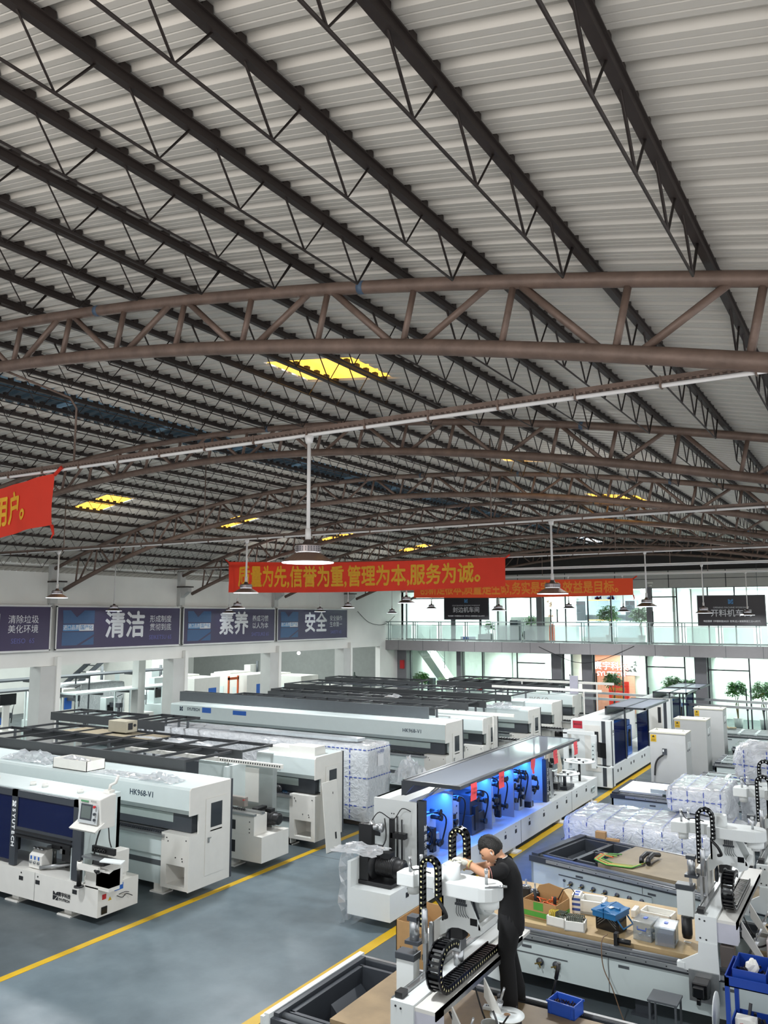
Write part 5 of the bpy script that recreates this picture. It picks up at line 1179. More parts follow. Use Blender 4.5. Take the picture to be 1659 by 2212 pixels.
# third router: cables and scraps
rd = random.Random(11)
for k in range(16):
    c = [mat('green_cable', '4f9040', .5), mat('orange_cable', 'd8622c', .5), mat('brown_cable', '7a6048', .5), BLACK, mat('tan_cable', 'b89a5c', .5)][k % 5]
    a = rd.uniform(-.03, .03)
for k, (cname, colr) in enumerate((('green', '4f9a3c'), ('orange', 'd4622c'), ('tan', 'b08d52'), ('black', '1c1c1e'), ('pale green', '8fae5a'))):
    b = B()
    for q in range(3):
        o = rd.uniform(-.05, .05); o2 = rd.uniform(-.06, .06)
        P = [(-3.30+o*.3, 12.95+o, .735), (-3.42, 12.74+o2, .72), (-3.75+o, 12.72+o2, .715), (-3.98+o, 12.88+o2, .72), (-3.95+o, 13.1+o2, .74), (-3.80+o*1.5, 13.18+o2*2, .72)]
        out = []
        for i in range(5):
            for s in range(4):
                f = s/4; out.append(tuple(P[i][m]*(1-f)+P[i+1][m]*f for m in range(3)))
        out.append(P[-1]); b.tube(out, .009, 5)
    tag(b.build('cable_bundle', mat(cname.replace(' ', '_')+'_wire', colr, .5)), '%s wires in the coiled bundle on the third router board' % cname, 'cables', 'cable bundle on the third router')
for i, x in enumerate((-3.34, -3.24)): tag(B().tube([(x, 12.95, .74), (x-.02, 13.05, .78), (x+.0, 13.25, .80), (x+.05, 13.42, .76)], .035, 10).build('black_sleeve', BLACK), '%s of two black cable sleeves ending the wire bundle' % ('left' if i == 0 else 'right'), 'cable sleeve', 'black cable sleeves')
tag(B().box(-4.42, -4.25, 14.20, 14.30, .675, .78).build('wood_block', CARD), 'small brown block on the far rim of the third router', 'block'); tag(B().box(-4.22, -4.0, 14.13, 14.20, .675, .71).build('wood_strip', CARD), 'flat brown strip on the far rim of the third router', 'block')
# carton on the floor, crate, reel, stool, trolley
t = thing('carton', 'tall open brown carton with handling symbols on the floor left of the gantry', 'box', (-4.86, 9.2, 0), .0)
b = B(); h = .80
for (p, q, r, s) in ((-.36, .33, -.30, -.29), (-.36, .33, .29, .30), (-.36, -.35, -.3, .3), (.32, .33, -.3, .3)): b.box(p, q, r, s, 0, h)
b.box(-.36, .33, -.3, .3, 0, .01).prism([(-.36, h), (.33, h), (.3, h+.03), (-.3, h+.05)], 'Y', .29, .3); b.build('walls', CARD, t)
for k in range(5): B().box(-.15+k*.07, -.10+k*.07, -.304, -.30, .42, .48).use(1).box(-.135+k*.07, -.115+k*.07, -.306, -.304, .435, .465).build('symbol', [INK, CARD], t)
text('AB赛宇', .05, (-.05, -.304, .68), FRONT, INK, t); B().prism([(-.33, .40), (-.27, .40), (-.30, .52)], 'Y', -.303, -.3).build('arrow', INK, t)
t = thing('crate', 'blue plastic crate of screws on the plywood behind the white reel', 'crate', (-2.80, 7.92, .70), -.12)
w, d, h = .135, .10, .12; b = B()
for (p, q, r, s) in ((-w, w, -d, -d+.008), (-w, w, d-.008, d), (-w, -w+.008, -d, d), (w-.008, w, -d, d)): b.box(p, q, r, s, 0, h)
b.box(-w, w, -d, d, 0, .008).box(-w-.008, w+.008, -d-.008, -d, h-.02, h).box(-w-.008, w+.008, d, d+.008, h-.02, h).box(-.11, -.10, -d-.005, -d, 0, h).box(.09, .10, -d-.005, -d, 0, h); b.build('shell', BLUE, t)
b = B(); rd = random.Random(6)
for k in range(60): x, y = rd.uniform(-.11, .11), rd.uniform(-.08, .08); a = rd.uniform(0, 3); b.bar((x, y, .06), (x+.025*math.cos(a), y+.025*math.sin(a), .065+rd.random()*.02), .008)
tag(b.build('screws', mat('dark_screws', '3a3034', .3, .6, var=.3, scale=30), loc=(-2.80, 7.92, .70)), 'heap of small dark screws in the blue crate', 'screws', kind='stuff')
t = thing('cable_reel', 'white-flanged cable reel lying flat at the worker\'s feet', 'reel', (-3.11, 7.26, .70))
B().lathe([(.03, .16), (.155, .16), (.155, .168), (.03, .168), (.03, .16)], seg=32, cap=False).build('flange', WHITE, t); B().lathe([(.03, .0), (.15, .0), (.15, .008), (.03, .008), (.03, 0)], seg=32, cap=False).build('flange', WHITE, t)
b = B()
for k in range(7): b.lathe([(.12, .015+k*.02), (.13, .025+k*.02), (.12, .035+k*.02)], seg=28, cap=False)
b.build('wound_cable', BLACK, t); B().lathe([(.03, .0), (.03, .17), (.022, .17), (.022, 0)], seg=16, cap=False).build('core', mat('paper_core', '8a6f55', .8), t)
B().box(-.06, .02, -.13, -.09, .1685, .17).build('label', PALE, t)
t = thing('power_strip', 'white power strip lying under the gantry tray', 'power strip', (-3.42, 7.62, .70), .15)
B().box(-.08, .08, -.035, .035, 0, .03).build('body', WHITE, t, bevel=.006)
for k in range(3): B().box(-.055+k*.045, -.045+k*.045, -.015, .01, .03, .032).box(-.038+k*.045, -.03+k*.045, -.01, .01, .03, .032).build('socket', INK, t)
tag(B().cyl((-2.98, 8.02, .72), (-2.90, 8.05, 1.05), .012, 8).cyl((-2.93, 8.04, .93), (-2.90, 8.05, 1.08), .02, 10).build('air_gun', BLACK), 'black and silver air gun standing up behind the worker\'s legs', 'tool')
t = thing('stool', 'small grey metal step stool on the floor before the second router', 'stool', (-2.2, 9.3, 0))
B().box(-.16, .14, -.14, .14, .44, .46).build('seat', DGREY, t)
for x in (-.15, .11):
    for y in (-.13, .11): B().box(x, x+.02, y, y+.02, 0, .44).build('leg', DGREY, t)
# floor cables
tag(cable(None, [(-3.0, 9.2, .01), (-2.7, 8.95, .01), (-2.4, 9.05, .012), (-2.2, 8.85, .01), (-1.9, 8.9, .01)], .008, mat('grey_cable', '9a8f86', .5), 'floor_cable'), 'grey cable snaking over the floor between the two routers', 'cable')
tag(cable(None, [(-2.6, 8.7, .01), (-2.3, 8.75, .01), (-2.1, 8.7, .012), (-1.9, 8.6, .01)], .01, mat('red_cable', 'a0463c', .5), 'floor_cable'), 'reddish cable on the floor near the grey step stool', 'cable')
t = thing('tool_trolley', 'blue two-tier tool trolley at the lower right edge', 'trolley', (-1.52, 8.75, 0))
TBL = mat('trolley_blue', '1f439c', .35)
for z, h, nm in ((.92, .09, 'upper_tray'), (.40, .12, 'lower_tray')):
    b = B().box(0, 1.0, 0, .55, z, z+.01).box(0, 1.0, 0, .012, z, z+h).box(0, 1.0, .54, .55, z, z+h).box(0, .012, 0, .55, z, z+h).box(.99, 1.0, 0, .55, z, z+h); b.build(nm, TBL, t)
for (x, y) in ((0, 0), (0, .51), (.96, 0), (.96, .51)): B().box(x, x+.04, y, y+.04, .06, 1.0).build('post', TBL, t)
for (x, y) in ((.02, .02), (.02, .53), (.98, .02), (.98, .53)): B().lathe([(0, -.015), (.03, -.015), (.03, .015), (0, .015)], (x, y, .03), 12, 'X').build('wheel', BLACK, t)
for i, (x, w) in enumerate(((.06, .30), (.42, .30))):
    tt = tray('parts_bin', 'blue parts bin on the trolley, %s' % ('the left one with a white rag' if i == 0 else 'the right one with dark parts'), -1.52+x+w/2, 8.75+.28, w/2, .22, .14, 0, TBL, .008, .931, 'bin')
b = B(); b.blob((-1.30, 8.98, 1.05), .055, .05, .075, .25, 9, 6, 4); tag(b.build('rag', FOAM), 'crumpled white rag in the left trolley bin', 'rag')
b = B(); rd = random.Random(9)
for k in range(40):
    x, y = rd.uniform(-1.42, -.82), rd.uniform(8.86, 9.18); b.bar((x, y, .97), (x+rd.uniform(-.07, .07), y+rd.uniform(-.07, .07), 1.0+rd.random()*.05), .02)
tag(b.build('small_parts', mat('dark_parts', '34323a', .35, .5, var=.3, scale=20)), 'dark jumble of small parts in the trolley bins', 'parts', kind='stuff')
b = B()
for k in range(45):
    x, y = rd.uniform(-1.40, -.62), rd.uniform(8.80, 9.22); b.bar((x, y, .44), (x+rd.uniform(-.1, .1), y+rd.uniform(-.08, .08), .50+rd.random()*.10), .025)
tag(b.build('power_tools', mat('dark_tools', '2a2a2e', .4, .3, var=.3, scale=20)), 'pile of dark tools on the lower trolley tray', 'tools', kind='stuff')
t = thing('red_carton', 'red and white printed carton on the lower trolley tray', 'box', (-1.36, 8.86, .412)); B().box(-.09, .09, -.06, .06, 0, .10).use(1).box(-.09, .09, -.06, .06, .10, .22).build('box', [mat('orange_red', 'd8452a', .5), FOAM], t); text('赛宇', .05, (0, -.062, .16), FRONT, RED, t)
tag(B().blob((-1.45, 8.80, .46), .07, .05, .05, .15, 8, 5, 2).build('red_glove', RED), 'crumpled red glove at the corner of the lower trolley tray', 'glove')
tag(B().lathe([(0, 0), (.19, 0), (.19, .012), (0, .012)], (-1.72, 9.32, .42), 28, 'X').build('white_disc', WHITE), 'round white disc standing on edge beside the blue trolley', 'disc')
t = thing('pink_carton', 'pale pink wrapped carton on the second router at the right edge', 'box', (-1.15, 10.25, .70)); B().box(-.16, .3, -.15, .18, 0, .24).build('box', mat('pale_pink', 'd9cdcc', .5), t, bevel=.01)
# loose cylinder hardware and tool on the gantry top
tag(B().bar((-3.16, 7.02, 2.01), (-3.05, 7.06, 2.01), .012).bar((-3.18, 6.98, 2.01), (-3.08, 7.06, 2.015), .01).cyl((-3.08, 7.07, 2.012), (-3.02, 7.10, 2.012), .012, 8).build('pliers', STEEL), 'steel pliers lying on the rounded white arm by the worker', 'pliers')
# ---------------------------------------------------------------- the worker
def skin(pts, edges, name, m, parent, sub=2, root=0):
    me = bpy.data.meshes.new(name); me.from_pydata([p[:3] for p in pts], edges, [])
    o = bpy.data.objects.new(name, me); COL.objects.link(o); o.modifiers.new('skin', 'SKIN'); 
    if not me.skin_vertices: me.skin_vertices.new()
    for i, p in enumerate(pts):
        r = p[3]; o.data.skin_vertices[0].data[i].radius = r if isinstance(r, tuple) else (r, r)
        o.data.skin_vertices[0].data[i].use_root = (i == root)
    s = o.modifiers.new('smooth', 'SUBSURF'); s.levels = sub; s.render_levels = sub
    bpy.context.view_layer.update(); ev = o.evaluated_get(bpy.context.evaluated_depsgraph_get()); out = bpy.data.meshes.new_from_object(ev)
    bpy.data.objects.remove(o); return out
def loft(rings, name, seg=20):
    """rings: (centre, axis direction pair rx along u, ry along v) stacked"""
    b = B(); b.smooth = True
    for (c, u, v, rx, ry) in rings:
        c, u, v = Vector(c), Vector(u), Vector(v)
        for k in range(seg): a = 2*PI*k/seg; b.v.append(tuple(c+u*rx*math.cos(a)+v*ry*math.sin(a)))
    for i in range(len(rings)-1):
        for k in range(seg): b.face([i*seg+k, i*seg+(k+1) % seg, (i+1)*seg+(k+1) % seg, (i+1)*seg+k])
    b.face([k for k in range(seg)][::-1]); b.face([(len(rings)-1)*seg+k for k in range(seg)]); return b
WX, WY, WZ = -3.29, 7.80, .70
wk = thing('person', 'man in a black T-shirt and trousers leaning over the router gantry with gloved hands', 'person', (WX, WY, WZ))
F = Vector((-.96, -.28, 0)).normalized(); LFT = Vector((F.y*-1*-1, 0, 0))  # forward
SD = Vector((-F.y, F.x, 0))      # his right-hand side is +SD or -SD; towards camera is -Y
if SD.y > 0: SD = -SD            # SD points to the near (camera) side
def at(f, s, z): return tuple(F*f + SD*s + Vector((0, 0, z)))
# body: continuous skin surface (torso, neck, arms, legs)
J = {'pel': at(0, 0, .84)+(.10,), 'abd': at(.0, 0, 1.0)+(.10,), 'che': at(.01, 0, 1.18)+(.10,), 'nb': at(.05, 0, 1.31)+(.075,), 'nt': at(.11, 0, 1.37)+(.055,), 'hd': at(.15, 0, 1.42)+(.06,),
     'sn': at(.06, .16, 1.255)+(.050,), 'en': at(.20, .22, 1.235)+(.050,), 'wn': at(.39, .20, 1.335)+(.036,), 'pn': at(.445, .18, 1.35)+(.032,),
     'sf': at(.06, -.17, 1.27)+(.050,), 'ef': at(.30, -.20, 1.19)+(.043,), 'wf': at(.50, -.06, 1.215)+(.029,), 'pf': at(.55, -.03, 1.22)+(.028,),
     'hn': at(0, .09, .80)+(.070,), 'kn': at(.04, .10, .44)+(.06,), 'an': at(-.01, .11, .08)+(.042,), 'tn': at(.12, .13, .035)+(.035,),
     'hf': at(0, -.09, .80)+(.070,), 'kf': at(.03, -.10, .44)+(.06,), 'af': at(-.07, -.11, .08)+(.042,), 'tf': at(.05, -.12, .035)+(.035,)}
K = list(J); E_ = [('pel', 'abd'), ('abd', 'che'), ('che', 'nb'), ('nb', 'nt'), ('nt', 'hd'), ('che', 'sn'), ('sn', 'en'), ('en', 'wn'), ('wn', 'pn'), ('che', 'sf'), ('sf', 'ef'), ('ef', 'wf'), ('wf', 'pf'), ('pel', 'hn'), ('hn', 'kn'), ('kn', 'an'), ('an', 'tn'), ('pel', 'hf'), ('hf', 'kf'), ('kf', 'af'), ('af', 'tf')]
body = skin([J[k] for k in K], [(K.index(a), K.index(c)) for a, c in E_], 'body', SKIN, wk)
# head shape joined into the same mesh
hb = B(); hb.smooth = True
hc = Vector(at(.17, 0, 1.415)); pitch = math.radians(38)
hf = (F*math.cos(pitch) - Vector((0, 0, 1))*math.sin(pitch)).normalized(); hu = (F*math.sin(pitch) + Vector((0, 0, 1))*math.cos(pitch)).normalized(); hs = SD
def headpt(a, e):
    """a: azimuth from the face, e: elevation"""
    x, y, z = math.cos(e)*math.cos(a), math.cos(e)*math.sin(a), math.sin(e)
    rx = .112; ry = .088; rz = .134; px, py, pz = rx*x, ry*y, rz*z
    if z < -.1 and x > 0: px *= 1-.05*(-z); py *= 1-.38*(-z-.1)
    if z < -.1 and x <= 0: px *= 1-.35*(-z); py *= 1-.25*(-z)
    g = lambda a0, e0, wa, we, h: h*math.exp(-((a-a0)/wa)**2-((e-e0)/we)**2)
    px += g(0, -.12, .13, .20, .026) + g(0, -.82, .35, .2, .012) + g(0, -.52, .28, .09, .008) + g(0, .30, .6, .16, .006)
    px -= g(.36, .06, .17, .12, .012) + g(-.36, .06, .17, .12, .012) + g(0, -.38, .2, .05, .006) + g(0, -.62, .25, .07, .006)
    return hc + hf*px + hs*py + hu*pz
na, ne = 40, 26
for j in range(ne+1):
    for i in range(na): hb.v.append(tuple(headpt(-PI+2*PI*i/na, -PI/2*.985+PI*.985*j/ne)))
for j in range(ne):
    for i in range(na): hb.face([j*na+i, j*na+(i+1) % na, (j+1)*na+(i+1) % na, (j+1)*na+i])
for s in (-1, 1):
    c = hc + hs*s*.089 - hf*.012 - hu*.005; R = Matrix((hf, hs*s, hu)).transposed(); n0 = len(hb.v)
    b2 = B(); b2.lathe([(0, 0), (.020, .004), (.030, .012), (.032, .018), (.022, .016), (.010, .008)], (0, 0, 0), 14, 'Y', cap=False)
    for v in b2.v: v = Vector((v[0]*.75, v[1], v[2]*1.05)); hb.v.append(tuple(c+R @ v))
    for f in b2.f: hb.face([n0+q for q in f])
import bmesh
bm = bmesh.new(); bm.from_mesh(body); n0 = len(bm.verts)
vs = [bm.verts.new(v) for v in hb.v]
for f in hb.f:
    try: nf = bm.faces.new([vs[q] for q in f]); nf.smooth = True
    except ValueError: pass
for f in bm.faces: f.smooth = True
bm.to_mesh(body); bm.free(); body.materials.clear(); body.materials.append(SKIN)
bo = bpy.data.objects.new('body', body); COL.objects.link(bo); bo.parent = wk
# face details
for s in (-1, 1):
    c = hc + hf*.095 + hs*s*.034 + hu*.009
    b = B(); b.blob((0, 0, 0), .009, .012, .007, 0, 10, 6); b.v = [tuple(c + hf*v[0] + hs*v[1] + hu*v[2]) for v in b.v]; b.build('eye', mat('dark_eye', '2a201c', .2, var=0), wk)
    b = B(); b.bar(tuple(c+hf*.006-hs*.016*1+hu*.024), tuple(c+hf*.006+hs*.016+hu*.024), .006, .006); b.build('eyebrow', HAIR, wk)
c = hc + hf*.103 - hu*.070; b = B(); b.blob((0, 0, 0), .008, .022, .005, 0, 10, 6); b.v = [tuple(c + hf*v[0] + hs*v[1] + hu*v[2]) for v in b.v]; b.build('mouth', mat('lips', 'a8645a', .5, var=0), wk)
c = hc + hs*.104 - hf*.005 - hu*.005; b = B().cyl(tuple(c), tuple(c+hf*.004-hu*.028), .004, 8).cyl(tuple(c-hs*.004), tuple(c+hs*.004), .007, 10); b.build('earbud', WHITE, wk)
# hair cap
b = B(); b.smooth = True; rd = random.Random(5)
for j in range(15):
    for i in range(na):
        a = -PI+2*PI*i/na; fr = math.cos(a)
        lo = .5 if fr > .35 else (.24+(fr+.15)*.5 if fr > -.15 else -.34)
        lo += rd.uniform(-.05, .05)
        e = lo + (PI/2*.99-lo)*j/14; p = headpt(a, e); d = (p-hc).normalized()
        b.v.append(tuple(p + d*((.001 if j == 0 else .004+.012*min(1, j/9)+.004*max(0, fr))+rd.uniform(0, .006))))
for j in range(14):
    for i in range(na): b.face([j*na+i, j*na+(i+1) % na, (j+1)*na+(i+1) % na, (j+1)*na+i])
b.build('hair', HAIR, wk)
# clothes
def cloth(pts, edges, name, m):
    me = skin(pts, edges, name, m, wk); me.materials.clear(); me.materials.append(m)
    for p in me.polygons: p.use_smooth = True
    o = bpy.data.objects.new(name, me); COL.objects.link(o); o.parent = wk; return o
def limb(b, pts, seg=16):
    """tapered elliptical tube: (point, r) or (point, ra, rb)"""
    b.tube([p[0] for p in pts], [p[1] for p in pts], seg); return b
def torso(b, rows, seg=26):
    n0 = len(b.v)
    for (f, z, rf, rs, bk) in rows:
        for k in range(seg):
            a = 2*PI*k/seg; q = 1+.02*math.sin(5*a+z*9); b.v.append(tuple(F*(f+rf*.86*math.cos(a)*q) + SD*rs*.90*math.sin(a)*q + Vector((0, 0, z))))
    for i in range(len(rows)-1):
        for k in range(seg): b.face([n0+i*seg+k, n0+i*seg+(k+1) % seg, n0+(i+1)*seg+(k+1) % seg, n0+(i+1)*seg+k])
    b.face([n0+k for k in range(seg)][::-1]); b.face([n0+(len(rows)-1)*seg+k for k in range(seg)]); return b
b = B(); b.smooth = True
torso(b, [(-.005, .70, .150, .195, 0), (-.01, .78, .152, .192, 0), (-.01, .90, .140, .180, 0), (-.005, 1.02, .138, .182, 0), (.0, 1.12, .142, .192, 0), (.015, 1.20, .138, .200, 0), (.03, 1.27, .120, .200, 0), (.045, 1.315, .098, .165, 0), (.065, 1.345, .078, .095, 0), (.08, 1.36, .068, .070, 0)])
for s in (1, -1): limb(b, [(at(.03, .12*s, 1.285), .062), (at(.055, .160*s, 1.27), .074), (at(.09, .178*s, 1.255), .070), (at(.13, .188*s, 1.25), .064), (at(.165, .193*s, 1.248), .062)])
b.build('t_shirt', CLOTH, wk)
b = B(); b.smooth = True
torso(b, [(-.005, .66, .13, .16, 0), (-.005, .74, .14, .172, 0), (-.0, .90, .132, .165, 0)])
for s, dx in ((1, .02), (-1, -.03)): limb(b, [(at(-.0, .075*s, .86), .09), (at(.0, .088*s, .72), .100), (at(.02, .098*s, .58), .090), (at(.035, .10*s, .46), .080), (at(.01+dx*.4, .105*s, .30), .078), (at(-.01+dx, .11*s, .12), .080), (at(-.01+dx, .11*s, .045), .080)])
b.build('trousers', CLOTH, wk)
TRIM = mat('collar_trim', 'd6cfc8', .7, var=0)
def ring(c, d, r, rr, name, m):
    d = Vector(d).normalized(); u = d.orthogonal().normalized(); v = d.cross(u); b = B(); b.tube([tuple(Vector(c)+u*r*math.cos(2*PI*k/20)+v*r*math.sin(2*PI*k/20)) for k in range(20)], rr, 6, closed=True); return b.build(name, m, wk)
ring(at(.085, 0, 1.345), tuple(F*.35+Vector((0, 0, 1))), .068, .005, 'collar_stripe', TRIM)
dn = Vector(J['en'][:3])-Vector(J['sn'][:3]); ring(at(.163, .193, 1.248), dn, .0625, .004, 'sleeve_stripe', mat('pale_red_trim', 'c98a80', .7, var=0))
dn = Vector(J['ef'][:3])-Vector(J['sf'][:3]); ring(at(.163, -.193, 1.246), dn, .0625, .004, 'sleeve_stripe', mat('pale_red_trim', 'c98a80', .7, var=0))
for (f, s, nm) in ((.04, .12, 'n'), (-.01, -.115, 'f')):
    c0 = Vector(at(f, s, 0)); R = Matrix((F, SD, Vector((0, 0, 1)))).transposed(); b = B(); b.smooth = True
    for (x, w, h) in ((-.11, .025, .05), (-.10, .040, .075), (-.03, .045, .09), (.06, .048, .065), (.13, .048, .045), (.165, .030, .035)):
        for k in range(14): a = 2*PI*k/14; b.v.append(tuple(c0+R @ Vector((x, w*math.cos(a), max(0, h/2+h/2*math.sin(a))))))
    for i in range(5):
        for k in range(14): b.face([i*14+k, i*14+(k+1) % 14, (i+1)*14+(k+1) % 14, (i+1)*14+k])
    b.face(list(range(14))[::-1]); b.face(list(range(70, 84))); b.build('shoe', BLACK, wk)
# gloves with five fingers each
def glove(w, p, side, name='glove'):
    w = Vector(w); p = Vector(p); d = (p-w).normalized(); up = Vector((0, 0, 1)); sd = d.cross(up).normalized()*side; n = sd.cross(d).normalized()
    if n.z < 0: n = -n
    pts = [tuple(w-d*.04)+((.036, .036),), tuple(w)+((.034, .030),), tuple(w+d*.045)+((.042, .022),), tuple(w+d*.085)+((.044, .019),)]; ed = [(0, 1), (1, 2), (2, 3)]
    for k in range(4):
        o = (-.030+.020*k); L = (.062, .074, .070, .055)[k]; base = w+d*.088+sd*o
        i0 = len(pts); pts += [tuple(base)+(.0115,), tuple(base+d*L*.45-n*.008)+(.0105,), tuple(base+d*L*.75-n*.030)+(.0095,), tuple(base+d*L*.80-n*.052)+(.008,)]; ed += [(3, i0), (i0, i0+1), (i0+1, i0+2), (i0+2, i0+3)]
    i0 = len(pts); tb = w+d*.03-sd*.034; pts += [tuple(tb)+(.014,), tuple(tb+d*.03-sd*.018-n*.010)+(.012,), tuple(tb+d*.062-sd*.012-n*.028)+(.0095,)]; ed += [(1, i0), (i0, i0+1), (i0+1, i0+2)]
    cloth(pts, ed, name, GLOVE)
    ring(tuple(w-d*.045), d, .034, .006, 'glove_cuff', mat('yellowish_cuff', 'c9c07a', .8, var=0))
glove(J['wn'][:3], J['pn'][:3], 1); glove(J['wf'][:3], J['pf'][:3], -1)
# ---------------------------------------------------------------- purple wall signs
PURP = mat('purple_sign_print', '352a4e', .45, var=.12, scale=.7); SFR = mat('white_sign_frame', 'd6d6d4', .5); LBL = mat('sign_light_blue', '4d86b8', .5, var=0); MBL = mat('sign_mid_blue', '33557f', .5, var=.05); SWH = mat('sign_white', 'd8d9dc', .5, var=0); SBL = mat('sign_violet_text', '5f62a0', .5, var=0)
def wall_sign(y0, y1, big, s1, s2, en, label):
    t = thing('wall_sign', label, 'sign', (XL+.17, y0, 4.06), 0, 'purple wall signs'); W = y1-y0; h = .62
    B().box(-.03, 0, 0, W, -h, h).build('panel', PURP, t)
    B().box(-.04, .015, 0, W, h-.03, h+.02).box(-.04, .015, 0, W, -h-.02, -h+.03).box(-.04, .015, 0, .04, -h, h).box(-.04, .015, W-.04, W, -h, h).build('frame', SFR, t)
    def tx(s, size, u, z, m, **k): text(s, size, (.006, u*W, z), RIGHT, m, t, **k)
    b = B()
    for p in ([(.045, .50), (.10, .50), (.145, .30), (.20, .50), (.275, .50), (.275, .12), (.05, .12)], [(.055, -.12), (.275, -.12), (.275, -.20), (.15, -.5), (.045, -.5), (.045, -.12)], [(.175, -.5), (.275, -.26), (.275, -.5)]):
        n = len(b.v); b.v += [(.004, u*W, z) for u, z in p]; b.face([n+i for i in range(len(p))])
    b.build('logo', MBL, t, recalc=False)
    B().box(.001, .007, .05*W, .165*W, -.09, .09).build('tag_blue', LBL, t); B().box(.001, .007, .165*W, .27*W, -.09, .09).build('tag_white', SWH, t)
    text('进口品质', .15, (.010, .107*W, 0), RIGHT, SWH, t, bold=.002, sx=.92); text('国产化', .15, (.010, .218*W, 0), RIGHT, LBL, t, bold=.002, sx=1.0)
    tx(big, .84, .52, .02, SWH, bold=.022, sx=.94)
    tx(s1, .24, .82, .23, SWH, sx=.98); tx(s2, .24, .82, -.03, SWH, sx=.98); tx(en, .19, .82, -.34, SBL, sx=.95)
wall_sign(10.2, 15.02, '清扫', '清除垃圾', '美化环境', 'SEISO  6S', 'purple wall sign cut off at the left edge, reading SEISO 6S')
wall_sign(15.18, 20.0, '清洁', '形成制度', '贯彻到底', 'SEIKETSU 6S', 'purple wall sign reading SEIKETSU 6S')
wall_sign(20.12, 25.0, '素养', '养成习惯', '以人为本', 'SHITSUKE 6S', 'purple wall sign reading SHITSUKE 6S')
wall_sign(25.12, 30.0, '安全', '安全操作', '生命第一', 'SAFETY 6S', 'purple wall sign reading SAFETY 6S, last before the offices')
# ---------------------------------------------------------------- red banners
BRED = mat('red_banner_cloth', 'ee4430', .7, var=.08, scale=2, emit='c02a20', estr=0.0); BORG = mat('orange_banner_cloth', 'ee5532', .7, var=.08, scale=3); BYEL = mat('banner_yellow', 'f2b02c', .6, var=.12, scale=12); BYEL2 = mat('banner_dull_yellow', 'ee9030', .6, var=.1, scale=12)
def translucent(m, f=.35):
    nt = m.node_tree; o = nt.nodes['Material Output']; b = nt.nodes['Principled BSDF']; tr = nt.nodes.new('ShaderNodeBsdfTranslucent'); mx = nt.nodes.new('ShaderNodeMixShader'); mx.inputs[0].default_value = f
    tr.inputs[0].default_value = b.inputs['Base Color'].default_value; nt.links.new(b.outputs[0], mx.inputs[1]); nt.links.new(tr.outputs[0], mx.inputs[2]); nt.links.new(mx.outputs[0], o.inputs[0])
translucent(BRED); translucent(BORG, .55)
def banner(label, x0, x1, y, zt0, zt1, zb0, zb1, s, size, tm, cm, sx=1.0, sag=.06, wave=.03):
    t = thing('banner', label, 'banner', (x0, y, zb0), 0, 'red cloth banners'); W = x1-x0
    def fn(u, v):
        zt = zt0+(zt1-zt0)*u-sag*math.sin(PI*u); zb = zb0+(zb1-zb0)*u-sag*math.sin(PI*u); return (u*W, wave*math.sin(u*19)*(1-v*.7)+.01*math.sin(u*47+v*5), zb+(zt-zb)*v-zb0)
    b = B(); b.smooth = True; b.grid(fn, 90, 8); b.build('cloth', cm, t, recalc=False)
    H = (zt0-zb0+zt1-zb1)/2
    def warp(p):
        u = min(1, max(0, p.x/W)); v = min(1, max(0, p.z/H)); q = fn(u, v); return Vector((p.x, q[1]-.012, q[2]))
    text(s, size, (W/2, 0, H*.47), FRONT, tm, t, bold=.016*size/.6, sx=sx, fn=warp)
    b = B()
    for u in (0, 1):
        p = fn(u, 1); b.tube([(p[0], p[1], p[2]-.02), (p[0]+(.12 if u else -.12), p[1], p[2]+.06)], .02, 6)
    b.tube([fn(1, 0), (W+.02, .02, fn(1, 0)[2]-.1), (W-.0, 0, fn(1, 0)[2]-.16)], [.02, .012, .004], 6)
    b.build('tie', cm, t); return t
banner('long red banner with yellow characters about quality and service, centre', -16.8, -7.86, 18.72, 6.02, 5.83, 5.10, 5.12, '质量为先,信誉为重,管理为本,服务为诚。', .60, BYEL, BRED, sx=.775)
banner('translucent orange-red banner hanging lower behind the long one, before the offices', -13.6, -6.24, 24.42, 5.62, 5.50, 5.01, 5.01, '创新是根本,质量是生命,务实是宗旨,效益是目标。', .42, BYEL2, BORG, sx=.76, sag=.03)
banner('cropped red banner at the left edge, with crooked yellow characters', -11.4, -7.82, 5.80, 5.80, 5.98, 5.22, 5.40, '质量第一,服务好对用户。', .38, BYEL, BRED, sx=.72, sag=.06, wave=.04)
